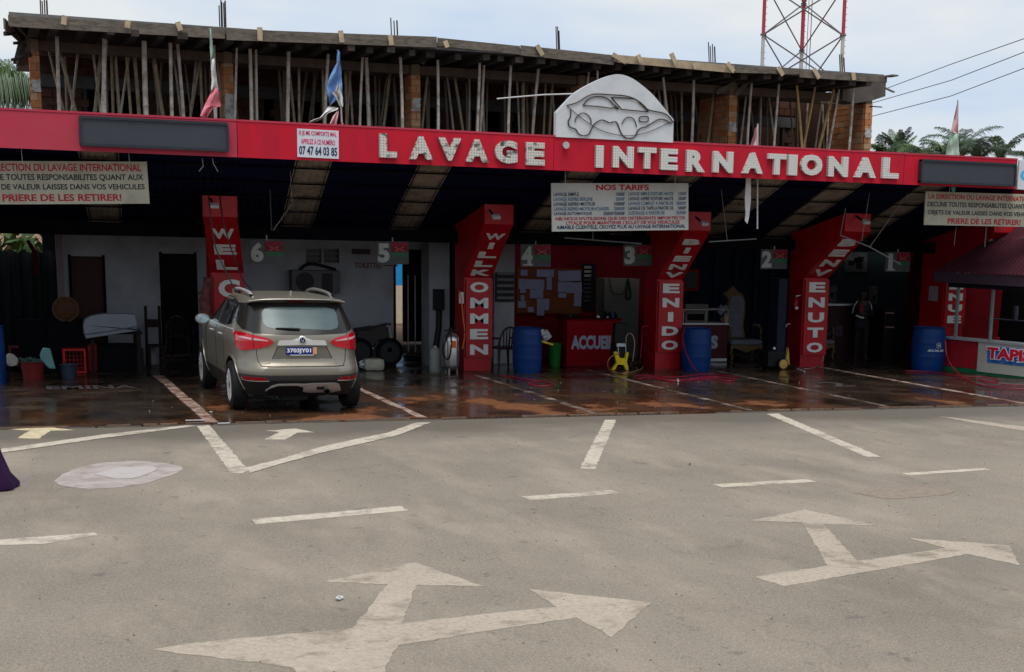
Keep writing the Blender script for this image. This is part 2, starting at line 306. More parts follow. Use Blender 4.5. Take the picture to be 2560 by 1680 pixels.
def wet_mat():
    m = bpy.data.materials.new('wet_wash_floor'); t, b = nodes(m); N = t.nodes; K = t.links.new
    g = N.new('ShaderNodeNewGeometry'); P = g.outputs['Position']
    def noise(sc, det, vec=P, ro=.6):
        n = N.new('ShaderNodeTexNoise'); n.inputs['Scale'].default_value = sc; n.inputs['Detail'].default_value = det; n.inputs['Roughness'].default_value = ro; K(vec, n.inputs['Vector']); return n.outputs[0]
    def ramp(x, a, b_, c0, c1):
        r = N.new('ShaderNodeValToRGB'); r.color_ramp.elements[0].position = a; r.color_ramp.elements[1].position = b_; r.color_ramp.elements[0].color = (*c0, 1); r.color_ramp.elements[1].color = (*c1, 1); K(x, r.inputs[0]); return r.outputs[0]
    def mix(f, a, c, bl='MIX'):
        x = N.new('ShaderNodeMix'); x.data_type = 'RGBA'; x.blend_type = bl; K(f, x.inputs[0]); K(a, x.inputs[6])
        if isinstance(c, tuple): x.inputs[7].default_value = (*c, 1)
        else: K(c, x.inputs[7])
        return x.outputs[2]
    base = ramp(noise(.9, 6), .35, .7, (0.016, 0.011, 0.008), (0.062, 0.042, 0.028))
    mp2 = N.new('ShaderNodeMapping'); mp2.inputs['Scale'].default_value = (1, .8, 1); K(P, mp2.inputs['Vector'])
    n = noise(.75, 7, mp2.outputs[0], .58)
    sx = N.new('ShaderNodeSeparateXYZ'); K(P, sx.inputs[0])
    # mud gathers towards the kerb and in the middle bays
    a = N.new('ShaderNodeMapRange'); K(sx.outputs[1], a.inputs['Value']); a.inputs['From Min'].default_value = 21.8; a.inputs['From Max'].default_value = 26; a.inputs['To Min'].default_value = .13; a.inputs['To Max'].default_value = -.06
    a2 = N.new('ShaderNodeMapRange'); K(sx.outputs[0], a2.inputs['Value']); a2.inputs['From Min'].default_value = 2.2; a2.inputs['From Max'].default_value = 4; a2.inputs['To Min'].default_value = -.14; a2.inputs['To Max'].default_value = .0
    a3 = N.new('ShaderNodeMapRange'); K(sx.outputs[0], a3.inputs['Value']); a3.inputs['From Min'].default_value = 10.5; a3.inputs['From Max'].default_value = 13; a3.inputs['To Min'].default_value = .0; a3.inputs['To Max'].default_value = -.10
    def add(x, y):
        q = N.new('ShaderNodeMath'); q.operation = 'ADD'; K(x, q.inputs[0]); K(y, q.inputs[1]); return q.outputs[0]
    nn = add(add(add(n, a.outputs[0]), a2.outputs[0]), a3.outputs[0])
    brown = ramp(nn, .44, .60, (0, 0, 0), (.8, .8, .8)); c = mix(brown, base, (0.085, 0.034, 0.014))
    mud = ramp(nn, .61, .66, (0, 0, 0), (1, 1, 1)); mcol = ramp(noise(9, 4), .3, .7, (0.13, 0.045, 0.016), (0.22, 0.085, 0.034)); c = mix(mud, c, mcol)
    K(c, b.inputs['Base Color'])
    ro = ramp(noise(1.3, 5), .42, .6, (.05, .05, .05), (.38, .38, .38)); r2 = N.new('ShaderNodeMix'); r2.data_type = 'FLOAT'; K(mud, r2.inputs[0]); K(ro, r2.inputs[2]); r2.inputs[3].default_value = .6; K(r2.outputs[0], b.inputs['Roughness'])
    b.inputs['Specular IOR Level'].default_value = .32
    bp = N.new('ShaderNodeBump'); bp.inputs['Strength'].default_value = .25; bp.inputs['Distance'].default_value = .006; K(noise(22, 4), bp.inputs['Height']); K(bp.outputs[0], b.inputs['Normal'])
    return m
KY = 21.75      # kerb line
ASPH = road_mat(); WETF = wet_mat()
struct('ground', MB().add([(-600, -300, -.06), (900, -300, -.06), (900, 900, -.06), (-600, 900, -.06)], [(0, 1, 2, 3)]), mat('red_earth', (0.22, 0.13, 0.08), .95, var=.2, vs=.5))
struct('road', box(-40, 60, -20, KY - .16, -.05, 0.0), ASPH)
struct('wash_floor', box(-12, 32, KY, 33.2, -.05, 0.012), WETF)
struct('drain_channel', box(-12, 32, KY - .16, KY, -.05, -.035), mat('drain_mud', (0.02, 0.015, 0.012), .5))
# ragged kerb edge of the wash floor: broken mortar lip
lip = MB(); x = -6.0
while x < 24:
    w = random.uniform(.12, .5)
    if random.random() < .8: lip.box((x + w / 2, KY - .02 + random.uniform(-.015, .012), .006 + random.uniform(-.004, .006)), (w, random.uniform(.03, .06), .03), Matrix.Rotation(random.uniform(-.05, .05), 3, 'Z'))
    x += w + random.uniform(0, .06)
struct('kerb_lip', lip, mat('muddy_mortar', (0.17, 0.105, 0.07), .8, var=.4, vs=7))
cov = MB(); x = -6.0      # worn infill of the channel leaving gaps
while x < 24:
    w = random.uniform(.5, 1.6)
    if not (5.9 < x < 9.6): cov.box((x + w / 2, KY - .09, -.012), (w, .15 + random.uniform(-.02, .0), .03))
    x += w + random.uniform(.0, .12)
struct('channel_infill', cov, mat('dark_infill', (0.075, 0.062, 0.052), .8, var=.4, vs=5, bump=.5, bs=30))
t = thing('drain_grate', (7.4, KY - .08, 0), 'rusty slotted steel drain grate along the kerb between the third and fourth bay lines', 'drain grate')
MB().bx(5.85, 9.65, KY - .158, KY - .145, -.03, .004).bx(5.85, 9.65, KY - .013, KY - .003, -.03, .004).build('frame', RUST, t)
for i in range(47): MB().box((5.9 + i * .08, KY - .08, -.008), (.022, .128, .018)).build('bar', RUST, t)

# ------------------------------------------------------------------ road paint
ROADP = mat('worn_road_paint', (0.57, 0.50, 0.40), .8, var=.08, vs=8, dirt=(0.30, 0.26, 0.205), damt=.8, ds=14, dlo=.45, dhi=.75, bump=.3, bs=70)
ROADF = mat('faded_road_paint', (0.46, 0.388, 0.305), .85, var=.08, vs=1.2, dirt=(0.36, 0.30, 0.235), damt=.6, ds=16, dlo=.44, dhi=.74, bump=.3, bs=70)
f1 = lambda x, y: (x / 1.859, 1040 + y / 1.859)
f2 = lambda x, y: (1280 + x / 1.859, 1000 + y / 1.859)
def ragged(pts, st=.06, am=.011):
    out = []
    for a, b in zip(pts, pts[1:] + pts[:1]):
        n = max(1, int((b - a).length / st)); d = (b - a).normalized(); w = Vector((-d.y, d.x, 0))
        for i in range(n): out.append(a.lerp(b, i / n) + (w * random.uniform(-am, am) if i else Vector()))
    return out
def worn(m, lo, hi, sc):
    t = m.node_tree; N = t.nodes; K = t.links.new; g = N.new('ShaderNodeNewGeometry'); n = N.new('ShaderNodeTexNoise'); n.inputs['Scale'].default_value = sc; n.inputs['Detail'].default_value = 8; n.inputs['Roughness'].default_value = .75; K(g.outputs['Position'], n.inputs['Vector'])
    r = N.new('ShaderNodeValToRGB'); r.color_ramp.elements[0].position = lo; r.color_ramp.elements[1].position = hi; r.color_ramp.elements[1].color = (.6, .6, .6, 1); K(n.outputs[0], r.inputs[0]); tr = N.new('ShaderNodeBsdfTransparent'); x = N.new('ShaderNodeMixShader'); o = next(q for q in N if q.type == 'OUTPUT_MATERIAL'); b = N['Principled BSDF']
    n2 = N.new('ShaderNodeTexNoise'); n2.inputs['Scale'].default_value = 1.7; n2.inputs['Detail'].default_value = 9; n2.inputs['Roughness'].default_value = .72; K(g.outputs['Position'], n2.inputs['Vector'])
    r2 = N.new('ShaderNodeValToRGB'); r2.color_ramp.elements[0].position = .50; r2.color_ramp.elements[1].position = .66; r2.color_ramp.elements[1].color = (.8, .8, .8, 1); K(n2.outputs[0], r2.inputs[0])
    mq = N.new('ShaderNodeMath'); mq.operation = 'MAXIMUM'; K(r.outputs[0], mq.inputs[0]); K(r2.outputs[0], mq.inputs[1]); K(mq.outputs[0], x.inputs[0]); K(b.outputs[0], x.inputs[1]); K(tr.outputs[0], x.inputs[2]); K(x.outputs[0], o.inputs[0])
worn(ROADP, .52, .88, 30); worn(ROADF, .46, .86, 26)
def paint(name, pix, z, m, label, cat='road marking', group=None):
    pts = ragged([gz(u, v, z) for u, v in pix]); o = MB().poly(pts, (0, 0, -.003)).build(name, m); return tag(o, label, cat, group)
paint('arrow_marking', [f1(1930, 680), f1(2245, 790), f1(1935, 785), f1(1868, 962), f2(0, 980), f2(210, 962), f2(75, 878), f2(645, 940), f2(465, 1103), f2(300, 1010), f2(0, 1055),
      f1(1850, 1065), f1(1800, 1150), f1(1760, 1270), f1(1480, 1270), f1(1350, 1165), f1(705, 1085), f1(860, 1058), f1(1640, 985), f1(1800, 782), f1(1505, 770)], .004, ROADF,
      'large faded white arrow in the foreground branching straight ahead and to the right')
paint('arrow_marking', [f2(1365, 508), f2(1690, 583), f2(1450, 577), f2(1605, 748), f2(2015, 688), f2(1845, 642), f2(2310, 675), f2(2360, 768), f2(2120, 715), f2(1270, 865), f2(1130, 822), f2(1465, 770), f2(1350, 568), f2(1110, 560)], .004, ROADF,
      'faded white forked arrow on the right side of the road pointing ahead and right')
paint('arrow_marking', [f1(215, 50), f1(350, 65), f1(235, 68), f1(180, 105), f1(80, 102), f1(140, 67), f1(45, 62)], .004, mat('yellowed_road_paint', (0.62, 0.52, 0.33), .8, dirt=(0.25, .2, .13), damt=.7, ds=8),
      'small yellowed arrow on the road near the left edge by the kerb')
paint('arrow_marking', [f1(1375, 58), f1(1460, 75), f1(1380, 77), f1(1325, 110), f1(1230, 108), f1(1300, 74), f1(1235, 68)], .004, ROADP, 'small white arrow on the road just behind the parked car')
paint('line_marking', [f1(915, 45), f1(972, 42), f1(1142, 236), f1(1158, 250), f1(1120, 266), f1(1070, 262)], .004, ROADP, 'thick white slanting road line meeting the curved line in a V')
paint('line_marking', [f1(1146, 238), f1(1300, 200), f1(1490, 143), f1(1640, 110), f1(1800, 78), f1(1890, 45), f1(1930, 31), f1(2005, 29), f1(1960, 45), f1(1850, 88), f1(1680, 128), f1(1500, 168), f1(1320, 217), f1(1160, 264)], .008, ROADP,
      'long curved white road line rising from the V to the drain grate')
paint('line_marking', [f1(-300, 196), f1(10, 152), f1(460, 88), f1(870, 42), f1(915, 45), f1(470, 103), f1(20, 168), f1(-300, 216)], .008, ROADP, 'long thin white road line running from the left edge to the kerb')
paint('line_marking', [f2(432, 92), f2(485, 92), f2(385, 320), f2(315, 318)], .004, ROADP, 'short white road line stub leading from the drain grate towards the foreground')
paint('line_marking', [f2(1185, 65), f2(1235, 62), f2(1715, 264), f2(1650, 265)], .004, ROADP, 'white slanting road line starting at the kerb near the fourth bay line')
paint('line_marking', [f2(1990, 76), f2(2050, 82), f2(2500, 138), f2(2500, 162), f2(2160, 108)], .004, ROADF, 'thin faded white road line at the far right edge near the kerb')
for pts, lb in (([f1(1165, 480), f1(1860, 418), f1(1898, 438), f1(1190, 503)], 'longest white dash of the dashed road line, in front of the car'),
                ([f1(-60, 578), f1(440, 542), f1(455, 553), f1(215, 592), f1(-60, 602)], 'ragged white dash of the dashed road line cut by the left edge of the picture'),
                ([f2(45, 448), f2(460, 418), f2(503, 433), f2(85, 466)], 'white dash of the dashed road line below the short line stub from the grate'),
                ([f2(930, 392), f2(1370, 367), f2(1418, 379), f2(980, 405)], 'white dash of the dashed road line beside the lower end of the slanting line'),
                ([f2(1805, 340), f2(2195, 316), f2(2225, 323), f2(1860, 349)], 'faintest and rightmost white dash, just above the brown round patch')):
    paint('dash_marking', pts, .004, ROADP, lb, group='dashes of the dashed road line')
def blob(pts):
    c = curve([Vector((p[0], p[1], 0)) for p in pts + [pts[0]]], 5)[:-1]
    return [(p.x + random.uniform(-2.5, 2.5), p.y + random.uniform(-.9, .9)) for p in c]
paint('manhole_surround', blob([f1(250, 302), f1(330, 252), f1(450, 222), f1(600, 210), f1(760, 218), f1(850, 240), f1(790, 275), f1(640, 320), f1(450, 338), f1(300, 325)]), .004,
      mat('pale_cement', (0.42, 0.365, 0.335), .9, var=.15, vs=3, dirt=(0.24, 0.19, 0.165), damt=.85, ds=3.5, dlo=.42, bump=.4, bs=20), 'pale pinkish cement patch round a manhole on the left of the road', 'cement patch')
paint('manhole_surround', blob([f1(440, 268), f1(560, 240), f1(720, 238), f1(690, 268), f1(560, 292)]), .009, mat('smooth_cement', (0.48, 0.44, 0.42), .85, var=.15, vs=5, dirt=(.3, .22, .2), damt=.6, ds=5), 'whiter worn disc in the middle of the pinkish cement patch', 'cement patch')
paint('road_patch', blob([f2(1590, 430), f2(1700, 410), f2(1880, 401), f2(2000, 405), f2(2060, 425), f2(1950, 445), f2(1750, 458)]), .004,
      mat('brown_patch', (0.26, 0.205, 0.16), .9, var=.25, vs=14, dirt=(.30, .255, .2), damt=.6, ds=6), 'brownish repaired round patch on the road below the rightmost dash', 'road patch')
# ------------------------------------------------------------------ bay lines on the wash floor
BAYL = mat('muddy_bay_paint', (0.46, 0.36, 0.30), .45, var=.15, vs=4, dirt=(0.16, 0.06, 0.035), damt=.95, ds=3.2, dlo=.40, dhi=.58)
BAYD = mat('worn_bay_paint', (0.32, 0.23, 0.19), .4, var=.15, vs=4, dirt=(0.045, 0.03, 0.022), damt=.97, ds=2.4, dlo=.38, dhi=.55)
BN = ['leftmost white bay line, left of the car', 'red-brown worn bay line right of the car', 'bay line below the column with WILLKOMMEN, partly under mud', 'bay line reaching the kerb above the slanting road line', 'white bay line running to the column with BENVENUTO', 'rightmost bay line, ending at the kerb near the right edge']
for i, (x, w, y1) in enumerate(((2.87, .17, 28.4), (5.83, .12, 28), (8.53, .12, 27.5), (11.1, .11, 28.4), (13.67, .10, 28), (16.37, .12, 29))):
    mb = MB(); y = KY + .02; 
    while y < y1:
        l = random.uniform(.5, 1.2); mb.box((x + random.uniform(-.008, .008), y + l / 2, .0165 + random.uniform(-.001, .001)), (w + random.uniform(-.015, .015), l, .005)); y += l + (random.uniform(0, .03))
    tag(mb.build('bay_line', BAYL if i in (0, 1, 5) else BAYD), BN[i], 'bay line', 'painted lines between the wash bays')
t0 = gz(118, 974, .02); t1 = gz(345, 972, .02)
tag(text('EMINA', mat('faint_floor_paint', (0.075, 0.062, 0.065), .5), None, t0, (1, 0, 0), (0, 1, 0), (t1 - t0).length, .55, .03, .002, 'floor_lettering'), 'faint white letters painted on the wet floor of the leftmost bay', 'lettering')
n0 = gz(2085, 967, .02); tag(text('2', mat('faint_floor_paint', (0.075, 0.062, 0.065), .5), None, n0, (1, 0, 0), (0, 1, 0), .5, .8, .01, .002, 'floor_number'), 'faint white numeral painted on the wet floor in front of the BENVENUTO column', 'numeral')

# ================================================================== CANOPY
FY = 25.6
can = thing('wash_canopy', (9, FY, 0), 'long red car wash canopy with sloping dark roof, white block letters and red columns', 'canopy')
def zf(u, v): return at(u, v, FY)
tl, tr = zf(0, 274), zf(2544, 400); ztop = (tl.z + tr.z) / 2; bl_, br_ = zf(0, 369), zf(2544, 473); zbot = (bl_.z + br_.z) / 2
XR = tr.x; xs = at(592, 300, FY).x
box(-3.5, xs - .006, FY, FY + .06, zbot, ztop - .004).build('fascia_panel', REDF, can, 'duller pinkish red fascia panel on the left')
box(xs + .006, at(1385, 350, FY).x - .004, FY, FY + .06, zbot, ztop).build('fascia_panel', RED, can)
box(at(1385, 350, FY).x + .004, at(2262, 380, FY).x - .004, FY, FY + .06, zbot, ztop).build('fascia_panel', RED, can)
box(at(2262, 380, FY).x + .004, XR, FY, FY + .06, zbot, ztop).build('fascia_panel', RED, can)
box(-3.5, XR, FY - .01, FY + .22, ztop, ztop + .03).build('fascia_cap', REDF, can)
box(-3.5, XR, FY + .062, FY + .22, zbot + .02, zbot + .05).build('fascia_soffit', DARK, can)
# roof: dark sheets with translucent strips between, sloping down to the back wall
YB = 31.0; ZB = 2.50; ZF = zbot + .16
def roofz(y): return ZB + (ZF - ZB) * (YB - y) / (YB - FY)
SHD = mat('dark_blue_roof_sheet', (0.004, 0.007, 0.042), .9, spec=.1, var=.2)
SHT = mat('dirty_translucent_sheet', (0.50, 0.43, 0.35), .8, var=.15, vs=4, dirt=(0.12, 0.09, 0.07), damt=.7, ds=3, translu=.22)
E_ = lambda c, y: (c, y)
kc = lambda c, x, y: (c * 640 + x / 3.71875, 380 + y / 3.71875)
strips = [((kc(0, 735, 10), kc(0, 1075, 10)), (kc(0, 885, 745), kc(0, 1155, 745))), ((kc(1, 405, 90), kc(1, 703, 90)), (kc(1, 295, 740), kc(1, 555, 740))), ((kc(1, 1560, 150), kc(1, 1832, 155)), (kc(1, 1300, 760), kc(1, 1540, 770))),
          ((kc(2, 590, 190), kc(2, 850, 200)), (kc(2, 150, 790), kc(2, 385, 800))), ((kc(2, 1545, 235), kc(2, 1810, 240)), (kc(2, 960, 830), kc(2, 1170, 830))), ((kc(3, -60, 270), kc(3, 240, 275)), (kc(2, 1780, 840), kc(2, 1990, 840))),
          ((kc(3, 700, 290), kc(3, 965, 290)), (kc(3, 10, 850), kc(3, 215, 860))), ((kc(3, 1500, 320), kc(3, 1720, 325)), (kc(3, 780, 860), kc(3, 980, 870)))]
ed = []
for (a, b), (c, d) in strips:
    f = lambda q, y: at(q[0], q[1], y).x
    ed.append((f(a, FY + .1), f(b, FY + .1), f(c, 30.2), f(d, 30.2)))
ed = [(-4.2, -4, -4.2, -4)] + ed + [(XR + .1, XR + .3, XR + 2.8, XR + 3)]
def sheet(xa, xb, xc, xd, name, m, rows=6, rib=.11):     # front x0,x1 back x0,x1 : corrugated lapped sheets
    for r in range(rows):
        y0 = FY + .08 + (YB - FY - .08) * r / rows; y1 = FY + .08 + (YB - FY - .08) * (r + 1.06) / rows
        mb = MB(); n = max(4, int((xb - xa) / rib * 2)); n += n % 2
        for (ya, lift) in ((y0, 0), (y1, .018)):
            t = (ya - FY) / (YB - FY)
            for i in range(n + 1):
                xx = (xa + (xb - xa) * i / n) * (1 - t) + (xc + (xd - xc) * i / n) * t
                mb.v.append(Vector((xx, ya, roofz(ya) + lift + (.012 if i % 2 else -.012))))
        mb.f = [(i, i + 1, n + 2 + i, n + 1 + i) for i in range(n)]
        mb.build(name, m, can, fix=False)
for i in range(len(ed) - 1):
    a, b = ed[i], ed[i + 1]; sheet(a[1], b[0], a[3] + (a[3] - a[1]) * 0, b[2], 'roof_sheet', SHD)
    q_ = [(a[1] - .02, FY + .1), (b[0] + .02, FY + .1), (b[2] + .02, YB), (a[3] - .02, YB)]; MB().poly([(x_, y_, roofz(y_) + .05) for x_, y_ in q_], (0, 0, .02)).build('underlay', SHD, can)
for a in ed[1:-1]:
    q_ = [(a[0] - .1, FY + .1), (a[1] + .1, FY + .1), (a[3] + .1, YB), (a[2] - .1, YB)]; MB().poly([(x_, y_, roofz(y_) + .055) for x_, y_ in q_], (0, 0, .01)).build('translucent_underlay', SHT, can)
    sheet(a[0] - .04, a[1] + .04, a[2] - .04, a[3] + .04, 'translucent_sheet', SHT)
for i in range(1, 6):
    y = FY + (YB - FY) * i / 6; box(-3.5, XR + .2, y - .02, y + .02, roofz(y) - .045, roofz(y) - .02).build('purlin', mat('dark_steel', (0.004, 0.004, 0.009), .9, spec=.1), can)
BEY = 29.4
box(-3.5, XR + 1.0, BEY, BEY + .14, 2.43, 2.66).build('tie_beam', mat('dark_beam', (0.003, 0.003, 0.006), .9, spec=.1), can)
# columns with forward leaning arms
COLY = 29.0
def column(ul, ur, vk, tipY, tipZ, letters_front, letters_arm, vplate_bottom, zk, label, depth=.62, tdx=0.0):
    xl = at(ul, vk, COLY).x; xr = at(ur, vk, COLY).x; w = xr - xl
    prof = [(COLY, 0.012), (COLY, zk), (tipY, tipZ), (tipY, min(tipZ + .35, roofz(tipY) - .02)), (COLY + depth * .75, roofz(COLY + depth) - .05), (COLY + depth, roofz(COLY + depth) - .05), (COLY + depth, .012)]
    cm = MB(); tx = [0, 0, tdx, tdx, 0, 0, 0]; tr_ = tessellate_polygon([[Vector((0, y, z)) for y, z in prof]])
    cm.v = [Vector((xl + d_, y, z)) for (y, z), d_ in zip(prof, tx)] + [Vector((xr + d_, y, z)) for (y, z), d_ in zip(prof, tx)]
    cm.f = [tuple(q) for q in tr_] + [tuple(7 + i for i in q) for q in tr_] + [(i, (i + 1) % 7, 7 + (i + 1) % 7, 7 + i) for i in range(7)]
    col = cm.build('column', REDC, can, label)
    off = WO[can.name]
    zb = at(ul, vplate_bottom, COLY).z; m_ = .03
    MB().bx(xl + m_, xr + m_ * .2, COLY - .05, COLY - .002, zb, zk - .03).build('letter_plate', REDC, col)
    lw = w * .66; lx = xl + w * .19; n = len(letters_front); step = (zk - .03 - zb) / n
    for i, ch in enumerate(letters_front):
        z = zk - .03 - step * (i + 1) + step * .17; ww = lw * (.32 if ch == 'I' else 1); 
        text(ch, WHL, col, (lx + (lw - ww) / 2, COLY - .052, z), (1, 0, 0), (0, 0, 1), ww, step * .66, .045, .012, 'letter')
    a = Vector((0, COLY, zk)); d = Vector((0, tipY - COLY, tipZ - zk)); Ld = d.length; d.normalize(); n = len(letters_arm); step = (Ld - .25) / n
    for i, ch in enumerate(letters_arm):
        s = .04 + step * (n - 1 - i) + step * .15; p = a + d * s; ww = lw * (.28 if ch == 'I' else 1)
        text(ch, WHL, col, (lx + (lw - ww) / 2 + tdx * s / Ld, p.y, p.z), (1, 0, 0), (tdx / Ld, d.y, d.z), ww, step * .62, .04, .012, 'letter')
    return xl, xr
c0 = kc
CW = column(528, 610, 690, 27.8, 2.80, 'COME', 'WEL', 960, 1.82, 'red column lettered WELCOME, behind the car', tdx=-.27)
column(1160, 1229, 697, 27.7, 2.80, 'OMMEN', 'WILLK', 893, 1.79, 'red column lettered WILLKOMMEN')
column(1643, 1706, 697, 27.75, 2.78, 'ENIDO', 'BIENV', 880, 1.80, 'red column lettered BIENVENIDO')
column(2009, 2070, 695, 27.4, 2.84, 'ENUTO', 'BENV', 887, 1.87, 'red column lettered BENVENUTO')
column(2361, 2414, 690, 27.3, 2.9, 'ENUE', 'BIENV', 812, 1.90, 'red column lettered BIENVENUE beside the kiosk', depth=.9)
column(-130, -50, 690, 27.6, 2.8, 'ENUE', 'BIENV', 960, 1.82, 'red column at the left end of the canopy')
# ------------------------------------------------------------------ big letters on the fascia: white trays with rows of bulb holes
def dotted(dirty):
    m = bpy.data.materials.new('bulb_letter_face' + ('_mildewed' if dirty else '')); t, b = nodes(m); N = t.nodes; K = t.links.new
    g = N.new('ShaderNodeNewGeometry'); s = N.new('ShaderNodeSeparateXYZ'); K(g.outputs['Position'], s.inputs[0])
    def M(op, a, c):
        q = N.new('ShaderNodeMath'); q.operation = op
        for i, e in enumerate((a, c)):
            if e is None: continue
            if isinstance(e, float): q.inputs[i].default_value = e
            else: K(e, q.inputs[i])
        return q.outputs[0]
    P = .045
    fx = M('SUBTRACT', M('FRACT', M('DIVIDE', s.outputs[0], P), None), .5); fzz = M('SUBTRACT', M('FRACT', M('DIVIDE', s.outputs[2], P), None), .5)
    d = M('SQRT', M('ADD', M('MULTIPLY', fx, fx), M('MULTIPLY', fzz, fzz)), None); hole = M('LESS_THAN', d, .19)
    n = N.new('ShaderNodeTexNoise'); n.inputs['Scale'].default_value = 9; n.inputs['Detail'].default_value = 8; K(g.outputs['Position'], n.inputs['Vector'])
    r = N.new('ShaderNodeValToRGB'); lo, hi = (.53, .66) if dirty else (.62, .85)
    r.color_ramp.elements[0].position = lo; r.color_ramp.elements[1].position = hi; r.color_ramp.elements[0].color = (0.56, 0.54, 0.48, 1) if dirty else (0.60, 0.59, 0.55, 1); r.color_ramp.elements[1].color = (0.06, 0.06, 0.05, 1) if dirty else (0.4, 0.39, 0.35, 1); K(n.outputs[0], r.inputs[0])
    x = N.new('ShaderNodeMix'); x.data_type = 'RGBA'; K(hole, x.inputs[0]); K(r.outputs[0], x.inputs[6]); x.inputs[7].default_value = (0.08, 0.08, 0.08, 1); K(x.outputs[2], b.inputs['Base Color']); b.inputs['Roughness'].default_value = .5
    return m
LD, LC = dotted(True), dotted(False)
k2 = lambda x, y: k(640, 0, x, y); k3 = lambda x, y: k(1280, 0, x, y); k4 = lambda x, y: k(1920, 0, x, y); k4b = lambda x, y: k(1920, 380, x, y)
LET = [('L', k2(1150, 1238), k2(1320, 1470)), ('A', k2(1430, 1262), k2(1655, 1488)), ('V', k2(1695, 1275), k2(1920, 1500)), ('A', k2(1955, 1290), k2(2172, 1512)), ('G', k2(2225, 1300), k3(60, 1525)), ('E', k3(135, 1320), k3(312, 1540)),
       ('I', k3(783, 1350), k3(853, 1560)), ('N', k3(943, 1355), k3(1138, 1565)), ('T', k3(1178, 1365), k3(1348, 1572)), ('E', k3(1385, 1378), k3(1548, 1585)), ('R', k3(1625, 1392), k3(1800, 1602)), ('N', k3(1875, 1403), k3(2063, 1610)), ('A', k3(2150, 1413), k3(2340, 1618)),
       ('T', k4(5, 1425), k4(172, 1628)), ('I', k4(193, 1435), k4(272, 1632)), ('O', k4(312, 1432), k4(512, 1636)), ('N', k4(565, 1450), k4(750, 1648)), ('A', k4(815, 1458), k4(1012, 1655)), ('L', k4(1072, 1462), k4(1220, 1662))]
for i, (ch, a, b) in enumerate(LET):
    A_, B_ = at(*a, FY - .07), at(*b, FY - .07); z0, z1 = B_.z, A_.z
    zc = (ztop + zbot) / 2 - .01; h = .33
    z0 = min(A_.z, B_.z) ; h = abs(A_.z - B_.z)
    text(ch, LD if i < 6 else LC, can, (A_.x, FY - .002, z0), (1, 0, 0), (0, 0, 1), (B_.x - A_.x) * .95, h, .06, .075, 'letter')
lp = at(*k3(497, 1350), FY - .06); lo = MB().lathe((lp.x, FY - .1, lp.z), [(.02, .1), (.05, .06), (.06, 0)], 12, 'y').build('spotlight', GALV, can)

# ------------------------------------------------------------------ signs
def quad_sign(name, cor, Y, th, m, label, cat, frame=None, group=None):
    P = [at(u, v, Y) for u, v in cor]    # tl tr br bl
    u = ((P[1] - P[0]) + (P[2] - P[3])).normalized(); w = ((P[1] - P[0]).length + (P[2] - P[3]).length) / 2; h = ((P[0] - P[3]).length + (P[1] - P[2]).length) / 2
    c = (P[0] + P[1] + P[2] + P[3]) / 4; v = Vector((-u.z, 0, u.x)).normalized(); o = c - u * w / 2 - v * h / 2
    t = thing(name, tuple(o), label, cat, group)
    MB().poly([o, o + u * w, o + u * w + v * h, o + v * h], (0, th, 0)).build('board', m, t)
    def wr(s, x0, x1, y0, y1, mm, bold=.02, shear=0.0, **kw): return text(s, mm, t, o + u * (w * x0) + v * (h * y0) + Vector((0, -.001, 0)), u, v, w * (x1 - x0), h * (y1 - y0), bold, .002, 'lettering', shear, **kw)
    if frame:
        q = [o, o + u * w, o + u * w + v * h, o + v * h]
        for i in range(4): MB().beam(q[i] + Vector((0, -.01, 0)), q[(i + 1) % 4] + Vector((0, -.01, 0)), .03, .03).build('frame_bar', frame, t)
    return t, wr, o, u, v, w, h
t, wr, *_ = quad_sign('phone_number_sign', [k2(380, 1195), k2(768, 1215), k2(770, 1478), k2(388, 1458)], FY - .02, .015, mat('sticker_white', (.60, .61, .66), .5, var=.03), 'white sticker sign with pink text and a phone number on the red fascia', 'sign')
wr('SI JE ME COMPORTE MAL', .04, .95, .74, .94, PINK, .012); wr('APPELEZ À CE NUMÉRO', .09, .91, .475, .70, PINK, .012); wr('07 47 64 03 85', .04, .96, .09, .40, INKN, .025)
# hanging notices
def hang(t, pts):
    for a, b in pts: MB().tube([a, b], .006, 5).build('wire', GALV, t)
SY = 26.2
a0 = lambda x, y: k(0, 380, x, y)
t, wr, o, u, v, w, h = quad_sign('notice_board', [a0(-290, 80), a0(1365, 92), a0(1392, 478), a0(-290, 490)], SY, .03, CREAM, 'cream notice board with red and black text hanging under the left of the canopy', 'sign', group='hanging responsibility notices')
fx = lambda x: (x + 290) / 1668.0
wr('LA DIRECTION DU LAVAGE INTERNATIONAL', fx(-215), fx(1320), .77, .945, INKR, .02); wr('DECLINE TOUTES RESPONSABILITES QUANT AUX', fx(-250), fx(1335), .535, .70, INKB, .02)
wr('OBJETS DE VALEUR LAISSES DANS VOS VEHICULES', fx(-250), fx(1340), .30, .47, INKB, .02); wr('PRIERE DE LES RETIRER!', fx(0), fx(1110), .07, .235, INKR, .025)
hang(t, [(o + u * w * .3 + v * h, o + u * w * .3 + v * (h + .4)), (o + u * w * .9 + v * h, o + u * w * .9 + v * (h + .4))])
a3 = lambda x, y: k(1920, 380, x, y)
t, wr, o, u, v, w, h = quad_sign('notice_board', [a3(1455, 368), a3(2520, 395), a3(2520, 700), a3(1465, 675)], SY, .03, CREAM, 'cream notice board with red and black text hanging at the right end beside the kiosk', 'sign', group='hanging responsibility notices')
fx = lambda x: (x - 1460) / 1060.0
wr('LA DIRECTION DU LAVAGE INTERNATIONAL', fx(1485), fx(2500), .78, .93, INKR, .02); wr('DECLINE TOUTES RESPONSABILITES QUANT AUX', fx(1480), fx(2490), .53, .70, INKB, .02)
